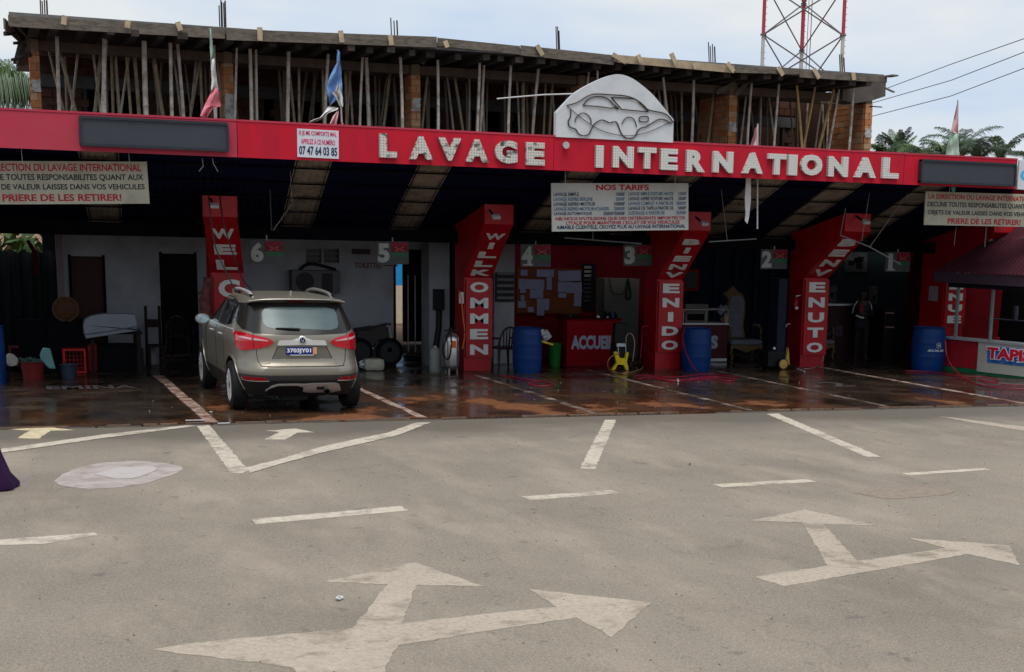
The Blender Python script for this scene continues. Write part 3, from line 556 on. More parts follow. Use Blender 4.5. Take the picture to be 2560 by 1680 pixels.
wr('OBJETS DE VALEUR LAISSES DANS VOS VEHICULES', fx(1485), fx(2505), .28, .45, INKB, .02); wr('PRIERE DE LES RETIRER!', fx(1670), fx(2350), .05, .22, INKR, .025)
hang(t, [(o + u * w * .2 + v * h, o + u * w * .2 + v * (h + .4)), (o + u * w * .9 + v * h, o + u * w * .9 + v * (h + .4))])
a2 = lambda x, y: k(1280, 380, x, y)
t, wr, o, u, v, w, h = quad_sign('tariff_board', [a2(366, 287), a2(1640, 292), a2(1640, 722), a2(372, 742)], SY, .03, TARIF, 'white price board headed NOS TARIFS hanging under the canopy', 'sign')
X = lambda x: (x - 369) / 1271.0; Yv = lambda y: 1 - (y - 292) / 445.0
wr('NOS TARIFS', X(773), X(1265), Yv(358), Yv(304), INKR, .035)
rows = [('LAVAGE SIMPLE', 615, '1000F', 957, 'LAVAGE SIMPLE VOITURE HAUTE', 1495, '1500F', 1545), ('LAVAGE ASPIRE BERLINE', 742, '2000F', 952, 'LAVAGE ASPIRE VOITURE HAUTE', 1495, '2500F', 1540),
        ('LAVAGE ASPIRE+MOTEUR', 765, '10000F', 940, 'LAVAGE COMPLET A PARTIR DE', 1495, '50000F', 1523), ('LAVAGE ASPIRE+MOTEUR+CHASSIS', 890, '20000F', 937, 'LAVAGE DE TAPIS A PARTIR DE', 1495, '5000F', 1540), ('LAVAGE AUTOMATIQUE', 732, '3000F/5000F', 838, 'LUSTRAGE A PARTIR DE', 1412, '25000F', 1522)]
for i, (a, ax, b, bx_, c, cx, d, dx) in enumerate(rows):
    y1 = 378 + i * 45; y0 = y1 + 33; m = INKN if i % 2 == 0 else INKL; m2 = INKL if i % 2 == 0 else INKN
    wr(a, X(388), X(ax), Yv(y0), Yv(y1), m, .015); wr(b, X(bx_), X(1038), Yv(y0), Yv(y1), m, .015); wr(c, X(1072), X(cx), Yv(y0 - 3), Yv(y1 - 3), m2, .015); wr(d, X(dx), X(1618), Yv(y0 - 3), Yv(y1 - 3), m2, .015)
wr("NB: NOUS N'UTILISONS QUE DES DETERGENTS IMPORTES DE", X(402), X(1606), Yv(640), Yv(604), INKR, .025); wr("L'ITALIE POUR MAINTENIR L'ECLAT DE VOS VEHICULES", X(497), X(1555), Yv(677), Yv(643), INKR, .025)
wr('AIMABLE CLIENTELE, CROYEZ PLUS AU LAVAGE INTERNATIONAL', X(408), X(1610), Yv(722), Yv(682), INKN, .025)
hang(t, [(o + u * w * .1 + v * h, o + u * w * .1 + v * (h + .35)), (o + u * w * .9 + v * h, o + u * w * .9 + v * (h + .35))])
# bay number signs under the tie beam
NB = mat('bay_sign_grey', (0.075, 0.085, 0.085), .5); NGR = mat('sign_green', (0.02, 0.20, 0.07), .5); NRD = mat('sign_red', (0.40, 0.02, 0.05), .5); NWH = mat('sign_number_white', (0.42, 0.44, 0.40), .6)
a1 = lambda x, y: k(640, 380, x, y)
NS = [('6', [a0(2320, 822), a1(262, 825), a1(262, 1040), a0(2320, 1040)], 'left of the toilets sign, right of the WELCOME column'), ('5', [a1(1122, 832), a1(1420, 832), a1(1420, 1045), a1(1122, 1045)], 'above the doorway left of the WILLKOMMEN column'),
      ('4', [a2(80, 858), a2(360, 858), a2(360, 1068), a2(80, 1068)], 'above the notice papers right of the WILLKOMMEN column'), ('3', [a2(1038, 862), a2(1300, 862), a2(1300, 1058), a2(1038, 1058)], 'left of the BIENVENIDO column'),
      ('2', [a2(2315, 905), a3(180, 905), a3(180, 1088), a2(2315, 1088)], 'left of the BENVENUTO column'), ('1', [a3(1090, 930), a3(1318, 930), a3(1318, 1112), a3(1090, 1112)], 'right of the BENVENUTO column')]
for n_, cor, where in NS:
    t, wr, o, u, v, w, h = quad_sign('bay_number_sign', cor, BEY - .12, .03, NB, 'bay sign with number %s, %s' % (n_, where), 'bay sign', group='numbered bay signs')
    wr(n_, .03 if n_ != '1' else .12, .40 if n_ != '1' else .30, .08, .92, NWH, .05)
    MB().poly([o + u * (w * .45) + v * (h * .55) + Vector((0, -.006, 0)), o + u * (w * .98) + v * (h * .55) + Vector((0, -.006, 0)), o + u * (w * .98) + v * (h * .97) + Vector((0, -.006, 0)), o + u * (w * .45) + v * (h * .97) + Vector((0, -.006, 0))], (0, .004, 0)).build('red_light_panel', mat('sign_dark_red', (.16, .012, .02), .5), t)
    wrl = text('CLOSE', NRD, t, o + u * (w * .47) + v * (h * .80) + Vector((0, -.009, 0)), u, v, w * .49, h * .15, .03, .002)
    for s in (-1, 1):
        c = o + u * (w * .71) + v * (h * .67) + Vector((0, -.012, 0)); MB().beam(c - u * (w * .14) - v * (h * .09 * s), c + u * (w * .14) + v * (h * .09 * s), .012, .02).build('cross_bar', mat('sign_salmon', (.5, .1, .08), .5), t)
    if n_ in '14': MB().poly([o + u * (w * .07) + v * (h * .06) + Vector((0, -.001, 0)), o + u * (w * .40) + v * (h * .06) + Vector((0, -.001, 0)), o + u * (w * .40) + v * (h * .13) + Vector((0, -.001, 0)), o + u * (w * .07) + v * (h * .13) + Vector((0, -.001, 0))], (0, -.008, 0)).build('serif', NWH, t)
    text('OPEN', NGR, t, o + u * (w * .46) + v * (h * .33) + Vector((0, -.006, 0)), u, v, w * .52, h * .17, .03, .002)
    MB().beam(o + u * (w * .5) + v * h, Vector(((o + u * (w * .5)).x, BEY - .10, 2.5)), .02, .02).build('bracket', GALV, t)
# LED boards on the fascia
LEDM = mat('led_screen_off', (0.045, 0.05, 0.062), .35, var=.08, vs=2); LEDF = mat('led_frame', (0.03, 0.035, 0.045), .4, .2)
for cor, lb in (([(198, 292), (570, 307), (571, 376), (202, 365)], 'long dark switched-off LED display on the left of the fascia'), ([k4(1428, 1475), k4(2318, 1535), k4b(2290, 322), k4b(1425, 278)], 'dark switched-off LED display near the right end of the fascia')):
    A_, B_ = at(*cor[0], FY - .1), at(*cor[2], FY - .1); A2, B2 = at(*cor[1], FY - .1), at(*cor[3], FY - .1); x0, x1 = (A_.x + B2.x) / 2, (A2.x + B_.x) / 2; z1 = (A_.z + A2.z) / 2; z0 = (B_.z + B2.z) / 2
    t = thing('led_display', (x0, FY - .1, z0), lb, 'led display')
    box(x0, x1, FY - .09, FY - .004, z0, z1).build('screen', LEDM, t)
    for (p, q, r, s) in ((x0, x1, z0 - .01, z0 + .03), (x0, x1, z1 - .03, z1 + .01), (x0 - .01, x0 + .025, z0 + .03, z1 - .03), (x1 - .025, x1 + .01, z0 + .03, z1 - .03)): box(p, q, FY - .115, FY - .003, r, s).build('frame_bar', LEDF, t)
# white board cut by the right edge of the picture
t, wr, o, u, v, w, h = quad_sign('white_advert_board', [(2546, 401), (2640, 406), (2640, 480), (2546, 472)], FY + .05, .05, mat('advert_white', (.6, .64, .68), .5), 'white advert board with pale blue lettering at the far right edge of the fascia', 'sign')
wr('CAR', .05, .9, .3, .7, mat('advert_blue', (.08, .42, .70), .5), .04)
# car outline sign on top of the fascia
cp = [(412, 1045), (500, 950), (580, 870), (690, 800), (800, 745), (900, 705), (975, 690), (1050, 700), (1130, 735), (1220, 800), (1310, 880), (1400, 985), (1460, 1060), (1503, 1110)]
CY = FY - .03
P = [at(*k3(x, y), CY) for x, y in cp]
t = thing('car_outline_sign', (P[6].x, CY, ztop), 'white domed sign board with a wire outline of a car standing on the fascia', 'sign')
sp = curve(P[1:-1], 3); full = [Vector((P[0].x, CY, ztop + .003)), P[0]] + sp + [P[-1], Vector((P[-1].x, CY, ztop + .003))]
MB().poly(full, (0, .12, 0)).build('board', mat('sign_pale_grey', (0.58, 0.60, 0.62), .55, var=.05, vs=2, dirt=(.4, .42, .42), damt=.5, ds=3), t)
TUB = mat('dark_neon_tube', (0.03, 0.03, 0.03), .4, var=.3, dirt=(.2, .1, .04), damt=.6, ds=12)
lines = [([(510, 980), (610, 950), (740, 878), (900, 880), (1060, 893), (1160, 930), (1230, 985), (1270, 1022), (1400, 1050), (1460, 1085), (1500, 1140)], .011), ([(510, 980), (600, 1060), (720, 1150), (850, 1220), (1010, 1258), (1150, 1256), (1300, 1215), (1440, 1150), (1495, 1130)], .006),
         ([(660, 980), (700, 930), (760, 900), (840, 900), (900, 925), (940, 970), (990, 1005), (975, 1012), (955, 995), (920, 1005), (800, 990), (660, 980)], .010), ([(925, 905), (1130, 918), (1190, 960), (1255, 1025), (1250, 1037), (1040, 1018), (1010, 1005), (925, 905)], .010),
         ([(585, 1135), (600, 1090), (650, 1050), (700, 1065), (733, 1110), (735, 1155)], .009), ([(1020, 1155), (1050, 1105), (1090, 1090), (1135, 1110), (1160, 1180)], .009),
         ([(545, 1015), (545, 1080), (522, 1130), (540, 1180), (590, 1200), (620, 1245), (670, 1262), (715, 1245), (740, 1195), (770, 1150), (830, 1115), (880, 1130), (910, 1143), (960, 1130), (985, 1160), (1005, 1215), (1040, 1270), (1090, 1287), (1140, 1270), (1170, 1215), (1200, 1190), (1240, 1180), (1300, 1145), (1370, 1108), (1430, 1118), (1480, 1150)], .011),
         ([(1195, 1085), (1255, 1083), (1270, 1105), (1255, 1130), (1195, 1130), (1180, 1105), (1195, 1085)], .010)]
for pts, r in lines: MB().tube(curve([at(*k3(x, y), CY - .02) for x, y in pts], 4), r, 6).build('outline_tube', TUB, t)
tag(MB().tube([at(*k2(2240, 918), CY + .2), at(*k3(0, 905), CY + .2), at(*k3(300, 880), CY + .15), at(*k3(565, 872), CY + .05)], .013, 6).build('white_rod', WHT), 'thin white rod sticking out left behind the car outline sign', 'rod')
# ================================================================== UNFINISHED UPPER STOREY
BY = 31.2; SLY = 29.7; SZ = at(1090, 100, SLY).z
bld = thing('unfinished_building', (9, BY, 0), 'unfinished brick storey with rough concrete slab held on formwork behind the red fascia', 'building')
XE = at(2180, 300, BY).x; XL = at(80, 300, BY).x
SU = SZ - .26       # underside of the formwork
box(XL, XE - .2, BY + .4, 40, 3.15, 3.35).build('floor_slab', CONC, bld)
# top slab
XS = at(2212, 188, SLY).x; A_ = at(22, 40, SLY); cl = gz(75, 121, SU)
MB().poly([(A_.x, SLY + .03, SZ - .16), (XS, SLY + .03, SZ - .16), (XS, 40, SZ - .16), (cl.x - .1, 40, SZ - .16), (cl.x - .05, cl.y, SZ - .16)], (0, 0, .12)).build('roof_slab', CONC, bld)
# edge boards
segs = [((22, 38), (562, 70), 24, WOODG), ((566, 72), (1092, 92), 25, WOODG), ((1094, 94), (1300, 115), 20, WOODG), ((1302, 113), (1535, 138), 24, WOODG), ((1545, 137), (1836, 164), 19, WOODL), ((1838, 167), (2000, 171), 15, WOODG), ((1895, 169), (2040, 178), 14, WOODG), ((2000, 176), (2218, 190), 18, WOODG)]
for i, (a, b, th, m) in enumerate(segs):
    yy = SLY - .03 * (i % 2); p, q = at(*a, yy), at(*b, yy); h = th / FPX * yy
    MB().poly([p, q, q - Vector((0, 0, h)), p - Vector((0, 0, h))], (0, .027, 0)).build('edge_board', m, bld, 'pale new edge board of the slab formwork' if m is WOODL else None)
# left end boards running back
for k_, (a, b) in enumerate((((22, 38), (75, 121)), ((10, 46), (68, 112)), ((40, 40), (92, 108)))):
    p = at(*a, SLY + k_ * .02); q = gz(b[0], b[1], SU - .02 * k_ + .1); MB().beam(p - Vector((0, 0, .08)), q, .03, .17).build('end_board', WOODG, bld)
for a, b in (((12, 84), (36, 62)), ((12, 86), (36, 84)), ((36, 108), (60, 106)), ((45, 132), (62, 112)), ((42, 136), (75, 132)), ((30, 150), (78, 138))): MB().beam(at(*a, 30.4), at(*b, 30.8), .05, .05).build('loose_stick', WOODD, bld)
p, q = at(*k4(1105, 712), SLY), at(*k4(1185, 700), SLY - .3); MB().beam(p, q, .16, .03).build('edge_board', WOODG, bld)
p = at(*k4(1085, 815), 30.4); q = at(*k4(1165, 855), 30.2); MB().beam(p, q, .12, .03).build('loose_board', WOODG, bld)
# cleats on the edge
cl_ = [(600, 145, 590, 230), (1190, 190, 1182, 262), (1650, 205, 1680, 285)]; cl2 = [(35, 255, 38, 380), (785, 285, 800, 395), (1245, 325, 1260, 422), (1755, 380, 1780, 442)]; cl3 = [(230, 420, 285, 515), (935, 505, 1060, 580), (1170, 510, 1200, 580), (1480, 495, 1530, 610), (1690, 590, 1710, 640), (2000, 585, 2060, 665)]; cl4 = [(90, 625, 140, 700), (425, 640, 475, 730), (790, 675, 800, 745)]
for f, L_ in (((lambda x, y: k(0, 0, x, y)), cl_), (k2, cl2), (k3, cl3), (k4, cl4)):
    for x0, y0, x1, y1 in L_: MB().beam(at(*f(x0, y0), SLY - .07), at(*f(x1, y1), SLY - .09), .09, .035, (0, 1, 0)).build('cleat', WOODL, bld)
# joists under the slab, ends sticking out
x = XL + .05; i = 0
while x < XS - .1:
    o_ = random.uniform(-.12, .25); MB().box((x, (SLY + .1 + o_ + 37) / 2, SU + .02 + random.uniform(-.015, .015)), (.13 + random.uniform(-.02, .04), 37 - SLY - .1 - o_, .11), Matrix.Rotation(random.uniform(-.012, .012), 3, 'Z')).build('joist', WOODD, bld); x += random.uniform(.34, .52)
box(XL - .1, XS - .05, SLY + .25, 38, SU + .085, SU + .105).build('formwork_deck', WOODD, bld)
for y, d in ((BY + .02, .17), (BY + 1.3, .12)):
    for i in range(5):
        xa = XL + (XE - XL) * i / 5; xb = XL + (XE - XL) * (i + 1) / 5 - .02; box(xa, xb, y, y + .16, SU - .07 - d, SU - .07).build('bearer', mat('brown_bearer', (0.11, 0.075, 0.055), .9, var=.25, vs=5), bld)
# brick columns and end walls
def bcol(nm, u0, u1, vt, dep, label, render_bits=(), ftop=None):
    x0, x1 = at(u0, 300, BY).x, at(u1, 300, BY).x; c = MB().bx(x0 + .01, x1 - .01, BY + .01, BY + dep, 3.35, SU - .05).build('brick_column', MORT, bld, label)
    clay_bricks(x0, x1, BY, BY + .07, 3.9, SU - .25, c, bl=.21, bh=.13)
    clay_bricks(x0 - .012, x0 + .06, BY + .075, BY + dep, 3.9, SU - .25, c, bl=.28, bh=.13, face='x')
    for z0, z1 in render_bits:
        mb = MB(); n = 7
        for j in range(n):
            za = z0 + (z1 - z0) * j / n; mb.box(((x0 + x1) / 2 + random.uniform(-.01, .02), BY - .006, za + (z1 - z0) / n / 2), ((x1 - x0) * random.uniform(.8, 1.05), .03, (z1 - z0) / n * 1.02))
        mb.build('render_patch', PLAS, c)
    return x0, x1
bcol('c1', 83, 106, 120, .35, 'brick column at the left end of the unfinished storey', [(4.95, 5.15)])
bcol('c2', 562, 586, 140, .4, 'brick column smeared with cement behind the first flag', [(4.62, 5.1), (4.35, 4.5)])
bcol('c3', 1029, 1051, 160, .5, 'orange brick column in the middle left with a cement patch', [(4.97, 5.22)])
bcol('c4', 1446, 1462, 170, .5, 'brick column mostly hidden by the car outline sign')
bcol('c5', 1822, 1841, 240, 1.5, 'brick column right of the car outline sign with a cement patch', [(4.9, 5.1)])
bcol('c6', 2163, 2180, 240, 1.7, 'ragged brick column at the right end of the unfinished storey', [(4.93, 5.12)])
# small lime-washed diagonal boards near columns
for a, b in ((k2(1500, 455), k2(1460, 560)), (k2(1610, 460), k2(1540, 590)), (k3(2105, 760), k3(1900, 860)), (k3(2215, 740), k3(2080, 880))): MB().beam(at(*a, BY - .1), at(*b, BY - .02), .10, .03, (0, 1, 0)).build('brace_board', WOODG, bld)
MB().poly([at(*k4(x, y), BY - .03) for x, y in ((700, 775), (1098, 745), (1092, 895), (970, 935), (800, 960), (690, 930))], (0, .5, 0)).build('concrete_corbel', mat('stained_concrete', (.115, .098, .088), .9, var=.25, vs=6, dirt=(.05, .04, .035), damt=.6, bump=.4), bld)
MB().tube([at(*k4(950, 988), BY), at(*k4(1060, 996), BY)], .014, 6).build('rebar', RUST, bld)
# back wall with window openings
YW = 34.6
wins = [(k(0, 0, 790, 840), k(0, 0, 1350, 1050)), (k(0, 0, 1710, 880), k(0, 0, 1900, 1050)), (k2(60, 930), k2(190, 1120)), (k2(340, 950), k2(620, 1120)), (k2(940, 970), k2(1290, 1150)), (k2(1570, 1010), k2(1680, 1150)), (k2(2000, 1030), k2(2290, 1200)), (k2(2370, 1040), k3(90, 1240)), (k3(1500, 1130), k3(1590, 1300)), (k3(2110, 1150), k3(2230, 1320)), (k3(2290, 1150), k4(140, 1350)), (k4(400, 1180), k4(540, 1370))]
wx = [(at(*a, YW).x, at(*b, YW).x, at(*a, YW).z) for a, b in wins]
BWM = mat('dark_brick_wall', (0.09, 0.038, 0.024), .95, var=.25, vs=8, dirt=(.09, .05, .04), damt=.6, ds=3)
zl = sum(w_[2] for w_ in wx) / len(wx)
XQ = at(98, 300, YW).x
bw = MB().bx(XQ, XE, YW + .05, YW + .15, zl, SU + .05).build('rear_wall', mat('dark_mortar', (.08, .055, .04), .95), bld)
prev = XQ; solid = []
for a, b, z in wx:
    solid.append((prev, a)); prev = b
solid.append((prev, XE))
rb = MB()
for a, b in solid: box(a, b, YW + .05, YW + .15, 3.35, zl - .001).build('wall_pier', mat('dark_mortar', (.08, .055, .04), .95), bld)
def inwin(x, z): return z < zl and not any(a <= x <= b for a, b in solid)
z = 3.5; row = 0
while z < SU - .05:
    if not (zl < z + .1 < zl + .27):
        x = XQ - (.14 if row % 2 else 0)
        while x < XE:
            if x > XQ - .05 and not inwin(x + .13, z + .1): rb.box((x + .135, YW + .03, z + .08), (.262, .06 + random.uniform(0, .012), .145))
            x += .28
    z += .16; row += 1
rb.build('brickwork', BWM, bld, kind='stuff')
box(XQ, XE, YW - .02, YW + .10, zl + .001, zl + .24).build('lintel_band', mat('dark_concrete', (0.09, 0.085, 0.085), .9, var=.2), bld)
for i, (a, b, z_) in enumerate(wx): 
    for s in (a, b): box(s - .03, s + .03, YW + .0, YW + .14, 3.5, zl - .002).build('window_frame', WOODD, bld)
box(at(110, 300, 38).x, XE + .1, 38.5, 38.6, 3.36, SU).build('far_wall', DARK, bld); box(XQ, XQ + .1, YW + .16, YW + .5, 3, SU).build('side_wall', DARK, bld)
box(XE - .12, XE, YW - 1.7, 38.5, 3, SU).build('side_wall', BWM, bld)
# starter bars
RB = [((100, -8), (102, 40), 4, 17), ((548, 2), (552, 68), 5, 14), ((976, 46), (978, 88), 3, 16), ((1390, 66), (1392, 122), 3, 7), ((1770, 107), (1772, 155), 4, 17), ((2098, 136), (2100, 180), 3, 12)]
for (a, b, n, sp_) in RB:
    for j in range(n):
        u_ = a[0] + sp_ * j / (n - 1) + random.uniform(-1, 1); MB().tube([at(u_, a[1] + random.uniform(-4, 12), BY + .1), at(u_ + 2, b[1] + 6, BY + .1)], .012 if j != n - 1 else .016, 5).build('rebar', RUST, bld)

# ------------------------------------------------------------------ bamboo props: each its own thing
kk = lambda c, x, y: (c * 640 + x / 3.71875, y / 3.71875)
PR = [(0, 460, 480, 610, 1030, 22, 'y'), (0, 530, 350, 555, 1030, 32, 'g'), (0, 550, 470, 690, 1030, 30, 'y'), (0, 605, 420, 640, 1030, 24, 'd'), (0, 940, 500, 885, 1040, 32, 'y'), (0, 970, 350, 990, 1045, 38, 'g'), (0, 985, 400, 948, 1045, 28, 'g'), (0, 1035, 470, 1055, 1045, 25, 'y'), (0, 1175, 500, 1215, 1050, 24, 'y'),
      (0, 1245, 440, 1285, 1060, 32, 'y'), (0, 1340, 380, 1370, 1065, 45, 'g'), (0, 1420, 450, 1530, 1070, 34, 'y'), (0, 1440, 780, 1465, 1060, 24, 'd'), (0, 1585, 450, 1605, 1075, 32, 'g'), (0, 1650, 400, 1695, 1075, 30, 'g'), (0, 1860, 460, 1890, 1050, 28, 'y'), (0, 1850, 640, 1780, 1075, 22, 'y'), (0, 1905, 550, 1920, 1080, 22, 'd'), (0, 1990, 640, 1995, 1085, 26, 'g'), (0, 2200, 480, 2190, 900, 22, 'g'), (0, 2325, 450, 2335, 1105, 32, 'g'), (0, 2368, 500, 2375, 1105, 24, 'd'),
      (1, 0, 500, 8, 1115, 24, 'g'), (1, 210, 600, 230, 1120, 24, 'd'), (1, 265, 580, 262, 1130, 30, 'd'), (1, 303, 460, 293, 1130, 34, 'g'), (1, 320, 800, 350, 1130, 24, 'y'), (1, 400, 510, 418, 1135, 24, 'y'), (1, 545, 560, 515, 1115, 22, 'd'), (1, 620, 540, 645, 1145, 24, 'y'), (1, 672, 480, 655, 1150, 30, 'g'), (1, 828, 540, 832, 1160, 27, 'y'), (1, 858, 640, 862, 1165, 24, 'd'), (1, 990, 600, 982, 1175, 24, 'g'), (1, 1025, 510, 1045, 1178, 36, 'g'), (1, 1105, 600, 1105, 1180, 24, 'd'),
      (1, 1145, 600, 1148, 1180, 22, 'd'), (1, 1260, 570, 1180, 1185, 28, 'y'), (1, 1275, 640, 1298, 1190, 24, 'd'), (1, 1342, 520, 1348, 1195, 30, 'g'), (1, 1605, 590, 1550, 1210, 24, 'y'), (1, 1608, 680, 1612, 1210, 20, 'd'), (1, 1690, 540, 1685, 1215, 28, 'g'), (1, 1830, 600, 1915, 1225, 28, 'y'), (1, 1955, 680, 1965, 1230, 22, 'd'), (1, 2080, 590, 2050, 1235, 28, 'g'), (1, 2120, 600, 2080, 1240, 26, 'g'), (1, 2155, 700, 2150, 1235, 20, 'd'), (1, 2310, 660, 2305, 1240, 22, 'd'), (1, 2370, 600, 2360, 1245, 28, 'g'),
      (2, 105, 640, 110, 1255, 34, 'y'), (2, 190, 700, 200, 1260, 24, 'd'), (2, 245, 640, 205, 1260, 30, 'g'), (2, 310, 800, 285, 1265, 22, 'y'), (2, 385, 640, 345, 1265, 28, 'y'), (2, 545, 620, 500, 1000, 24, 'd'), (2, 715, 640, 690, 1000, 24, 'g'), (2, 795, 640, 800, 1000, 24, 'g'), (2, 1130, 670, 1120, 1000, 22, 'd'), (2, 1405, 720, 1450, 1050, 28, 'g'), (2, 1575, 770, 1580, 1325, 24, 'y'), (2, 1475, 780, 1490, 1320, 22, 'd'), (2, 1690, 740, 1665, 1325, 30, 'g'), (2, 1765, 800, 1710, 1330, 22, 'd'), (2, 1890, 750, 1815, 1335, 28, 'y'),
      (2, 1725, 1150, 1745, 1330, 18, 'd'), (2, 2105, 740, 2095, 1345, 24, 'd'), (2, 2230, 740, 2200, 1355, 27, 'g'), (2, 2305, 850, 2300, 1355, 20, 'd'), (2, 2375, 800, 2372, 1360, 20, 'd'), (3, 100, 800, 50, 1370, 25, 'g'), (3, 268, 800, 305, 1375, 27, 'b'), (3, 435, 820, 315, 1375, 25, 'b'), (3, 505, 860, 520, 1380, 20, 'd'), (3, 615, 820, 480, 1380, 32, 'b'), (3, 655, 860, 560, 1385, 24, 'g'), (3, 640, 1080, 590, 1300, 18, 'd'), (3, 795, 820, 740, 1390, 28, 'g'), (3, 375, 870, 355, 1370, 22, 'd'), (3, 265, 1000, 272, 1370, 18, 'd')]
bayn = [(106, 'in the leftmost opening'), (586, 'between the two flags'), (1051, 'left of the car outline sign'), (1480, 'right of the car outline sign'), (1841, 'in the rightmost opening')]
_o1 = ['first', 'second', 'third', 'fourth', 'fifth', 'sixth', 'seventh', 'eighth', 'ninth']
ordn = _o1 + ['tenth', 'eleventh', 'twelfth', 'thirteenth', 'fourteenth', 'fifteenth', 'sixteenth', 'seventeenth', 'eighteenth', 'nineteenth']
for _t, _tt in (('twenty', 'twentieth'), ('thirty', 'thirtieth'), ('forty', 'fortieth')): ordn += [_tt] + [_t + '-' + q for q in _o1]
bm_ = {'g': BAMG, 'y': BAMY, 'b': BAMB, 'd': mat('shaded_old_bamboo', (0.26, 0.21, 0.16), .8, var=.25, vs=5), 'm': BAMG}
cnt = {}
PR2 = []
for c, x0, y0, x1, y1, w_, kd in PR:
    a, b = kk(c, x0, y0), kk(c, x1, y1); PR2.append((b[0], a, b, w_, kd))
for q in range(50):
    uu = random.uniform(125, 2130)
    if 1395 < uu < 1610: continue
    vt_ = 118 + (uu - 100) * .052; vb_ = 280 + uu * .044; PR2.append((uu, (uu + random.uniform(-22, 22), vt_), (uu, vb_), random.uniform(17, 24), 'd' if q % 2 else 'm'))
PR2.sort(key=lambda q: q[0])
for _, a, b, w_, kd in PR2:
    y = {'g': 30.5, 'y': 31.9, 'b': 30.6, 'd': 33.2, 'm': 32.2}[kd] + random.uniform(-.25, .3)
    A2, B2 = at(*a, y), at(*b, y); d = (A2 - B2)
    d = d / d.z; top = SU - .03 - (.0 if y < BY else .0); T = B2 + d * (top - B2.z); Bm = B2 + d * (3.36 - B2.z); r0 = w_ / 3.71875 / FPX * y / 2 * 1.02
    L_ = (T - Bm).length; n = max(8, int(L_ / .27)) ; pts = []; rs = []; bow = Vector((random.uniform(-.035, .035), 0, 0))
    for j in range(n + 1):
        s = j / n; p = Bm.lerp(T, s) + bow * math.sin(s * math.pi)
        for ds, rr in ((-.012, 1), (0, 1.16), (.012, .97)) if 0 < j < n else ((0, 1),): pts.append(p + (T - Bm).normalized() * ds); rs.append(r0 * rr * (1.05 - .12 * s))
    i = max(q for q in range(5) if bayn[q][0] <= max(a[0], 106) + 5); cnt[i] = cnt.get(i, 0) + 1
    lean = (A2.x - B2.x); ln = 'leaning right' if lean > .18 else 'leaning left' if lean < -.18 else 'nearly upright'
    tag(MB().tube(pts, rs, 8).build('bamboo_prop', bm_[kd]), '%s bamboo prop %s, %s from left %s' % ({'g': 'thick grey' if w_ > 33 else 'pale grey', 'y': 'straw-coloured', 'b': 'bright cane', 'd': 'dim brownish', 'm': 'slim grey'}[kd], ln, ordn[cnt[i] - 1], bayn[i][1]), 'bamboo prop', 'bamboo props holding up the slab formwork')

# ================================================================== LATTICE TOWER
def lattice():
    Lp = {'l': (at(1908, 94, 66)), 'r': (at(2108, 83, 64.2)), 'c': (at(2004.5, 125, 70.5))}
    zn = sum(p.z for p in Lp.values()) / 3
    t = thing('lattice_tower', (Lp['c'].x, 66, 0), 'red and white steel lattice mast rising behind the unfinished building', 'tower')
    RD = mat('tower_red_paint', (0.40, 0.05, 0.07), .6, var=.2); WT = mat('tower_white_paint', (0.50, 0.49, 0.48), .6, var=.2, dirt=(.2, .15, .1), damt=.5); BR = mat('tower_brace_steel', (0.13, 0.11, 0.115), .6)
    H_ = 2.2; zs = [zn + H_ * i for i in range(-5, 3)]
    for kx, p in Lp.items():
        for a, b in zip(zs[:-1], zs[1:]):
            i = zs.index(a); m = RD if i >= 5 else WT
            MB().tube([(p.x, p.y, a + .03), (p.x, p.y, b - .03)], .10 if kx == 'c' else .085, 8).build('leg', m, t); MB().lathe((p.x, p.y, b), [(.15, -.03), (.15, .03)], 8).build('flange', BR, t)
        if kx == 'l' or kx == 'r' or kx == 'c':
            for j in range(30): MB().beam((p.x, p.y, zs[3] + j * .28), (p.x + .16, p.y, zs[3] + j * .28), .02, .02).build('step_bolt', BR, t)
    for a, b in (('l', 'r'), ('l', 'c'), ('r', 'c')):
        A, B = Lp[a], Lp[b]
        for z0, z1 in zip(zs[:-1], zs[1:]):
            MB().tube([(A.x, A.y, z0), (B.x, B.y, z1)], .034, 5).build('brace', BR, t); MB().tube([(B.x, B.y, z0), (A.x, A.y, z1)], .034, 5).build('brace', BR, t)
    c = Lp['c']; box(c.x + .45, c.x + .48, c.y, c.y + .03, zs[0], zs[-1]).build('ladder_rail', BR, t); box(c.x + .28, c.x + .30, c.y, c.y + .03, zs[0], zs[-1]).build('ladder_rail', BR, t)
lattice()
for (a, b, c, lb) in ((k4(1130, 812), k4(1700, 598), k4(2380, 360), 'uppermost of the three power cables at the upper right'), (k4(960, 960), k4(1700, 748), k4(2380, 485), 'middle one of the three power cables at the upper right'), (k4(960, 1083), k4(1700, 893), k4(2380, 635), 'lowest of the three power cables at the upper right')):
    y = 52; e = at(c[0] + 400, c[1] - 155, 34); s = at(*a, 48); tag(MB().tube([at(a[0] - 260, a[1] + 90, 58), at(*a, 52), at(*b, 46), at(*c, 40), e], .013, 5).build('power_cable', RUST), lb, 'power cable', 'power cables in the sky')
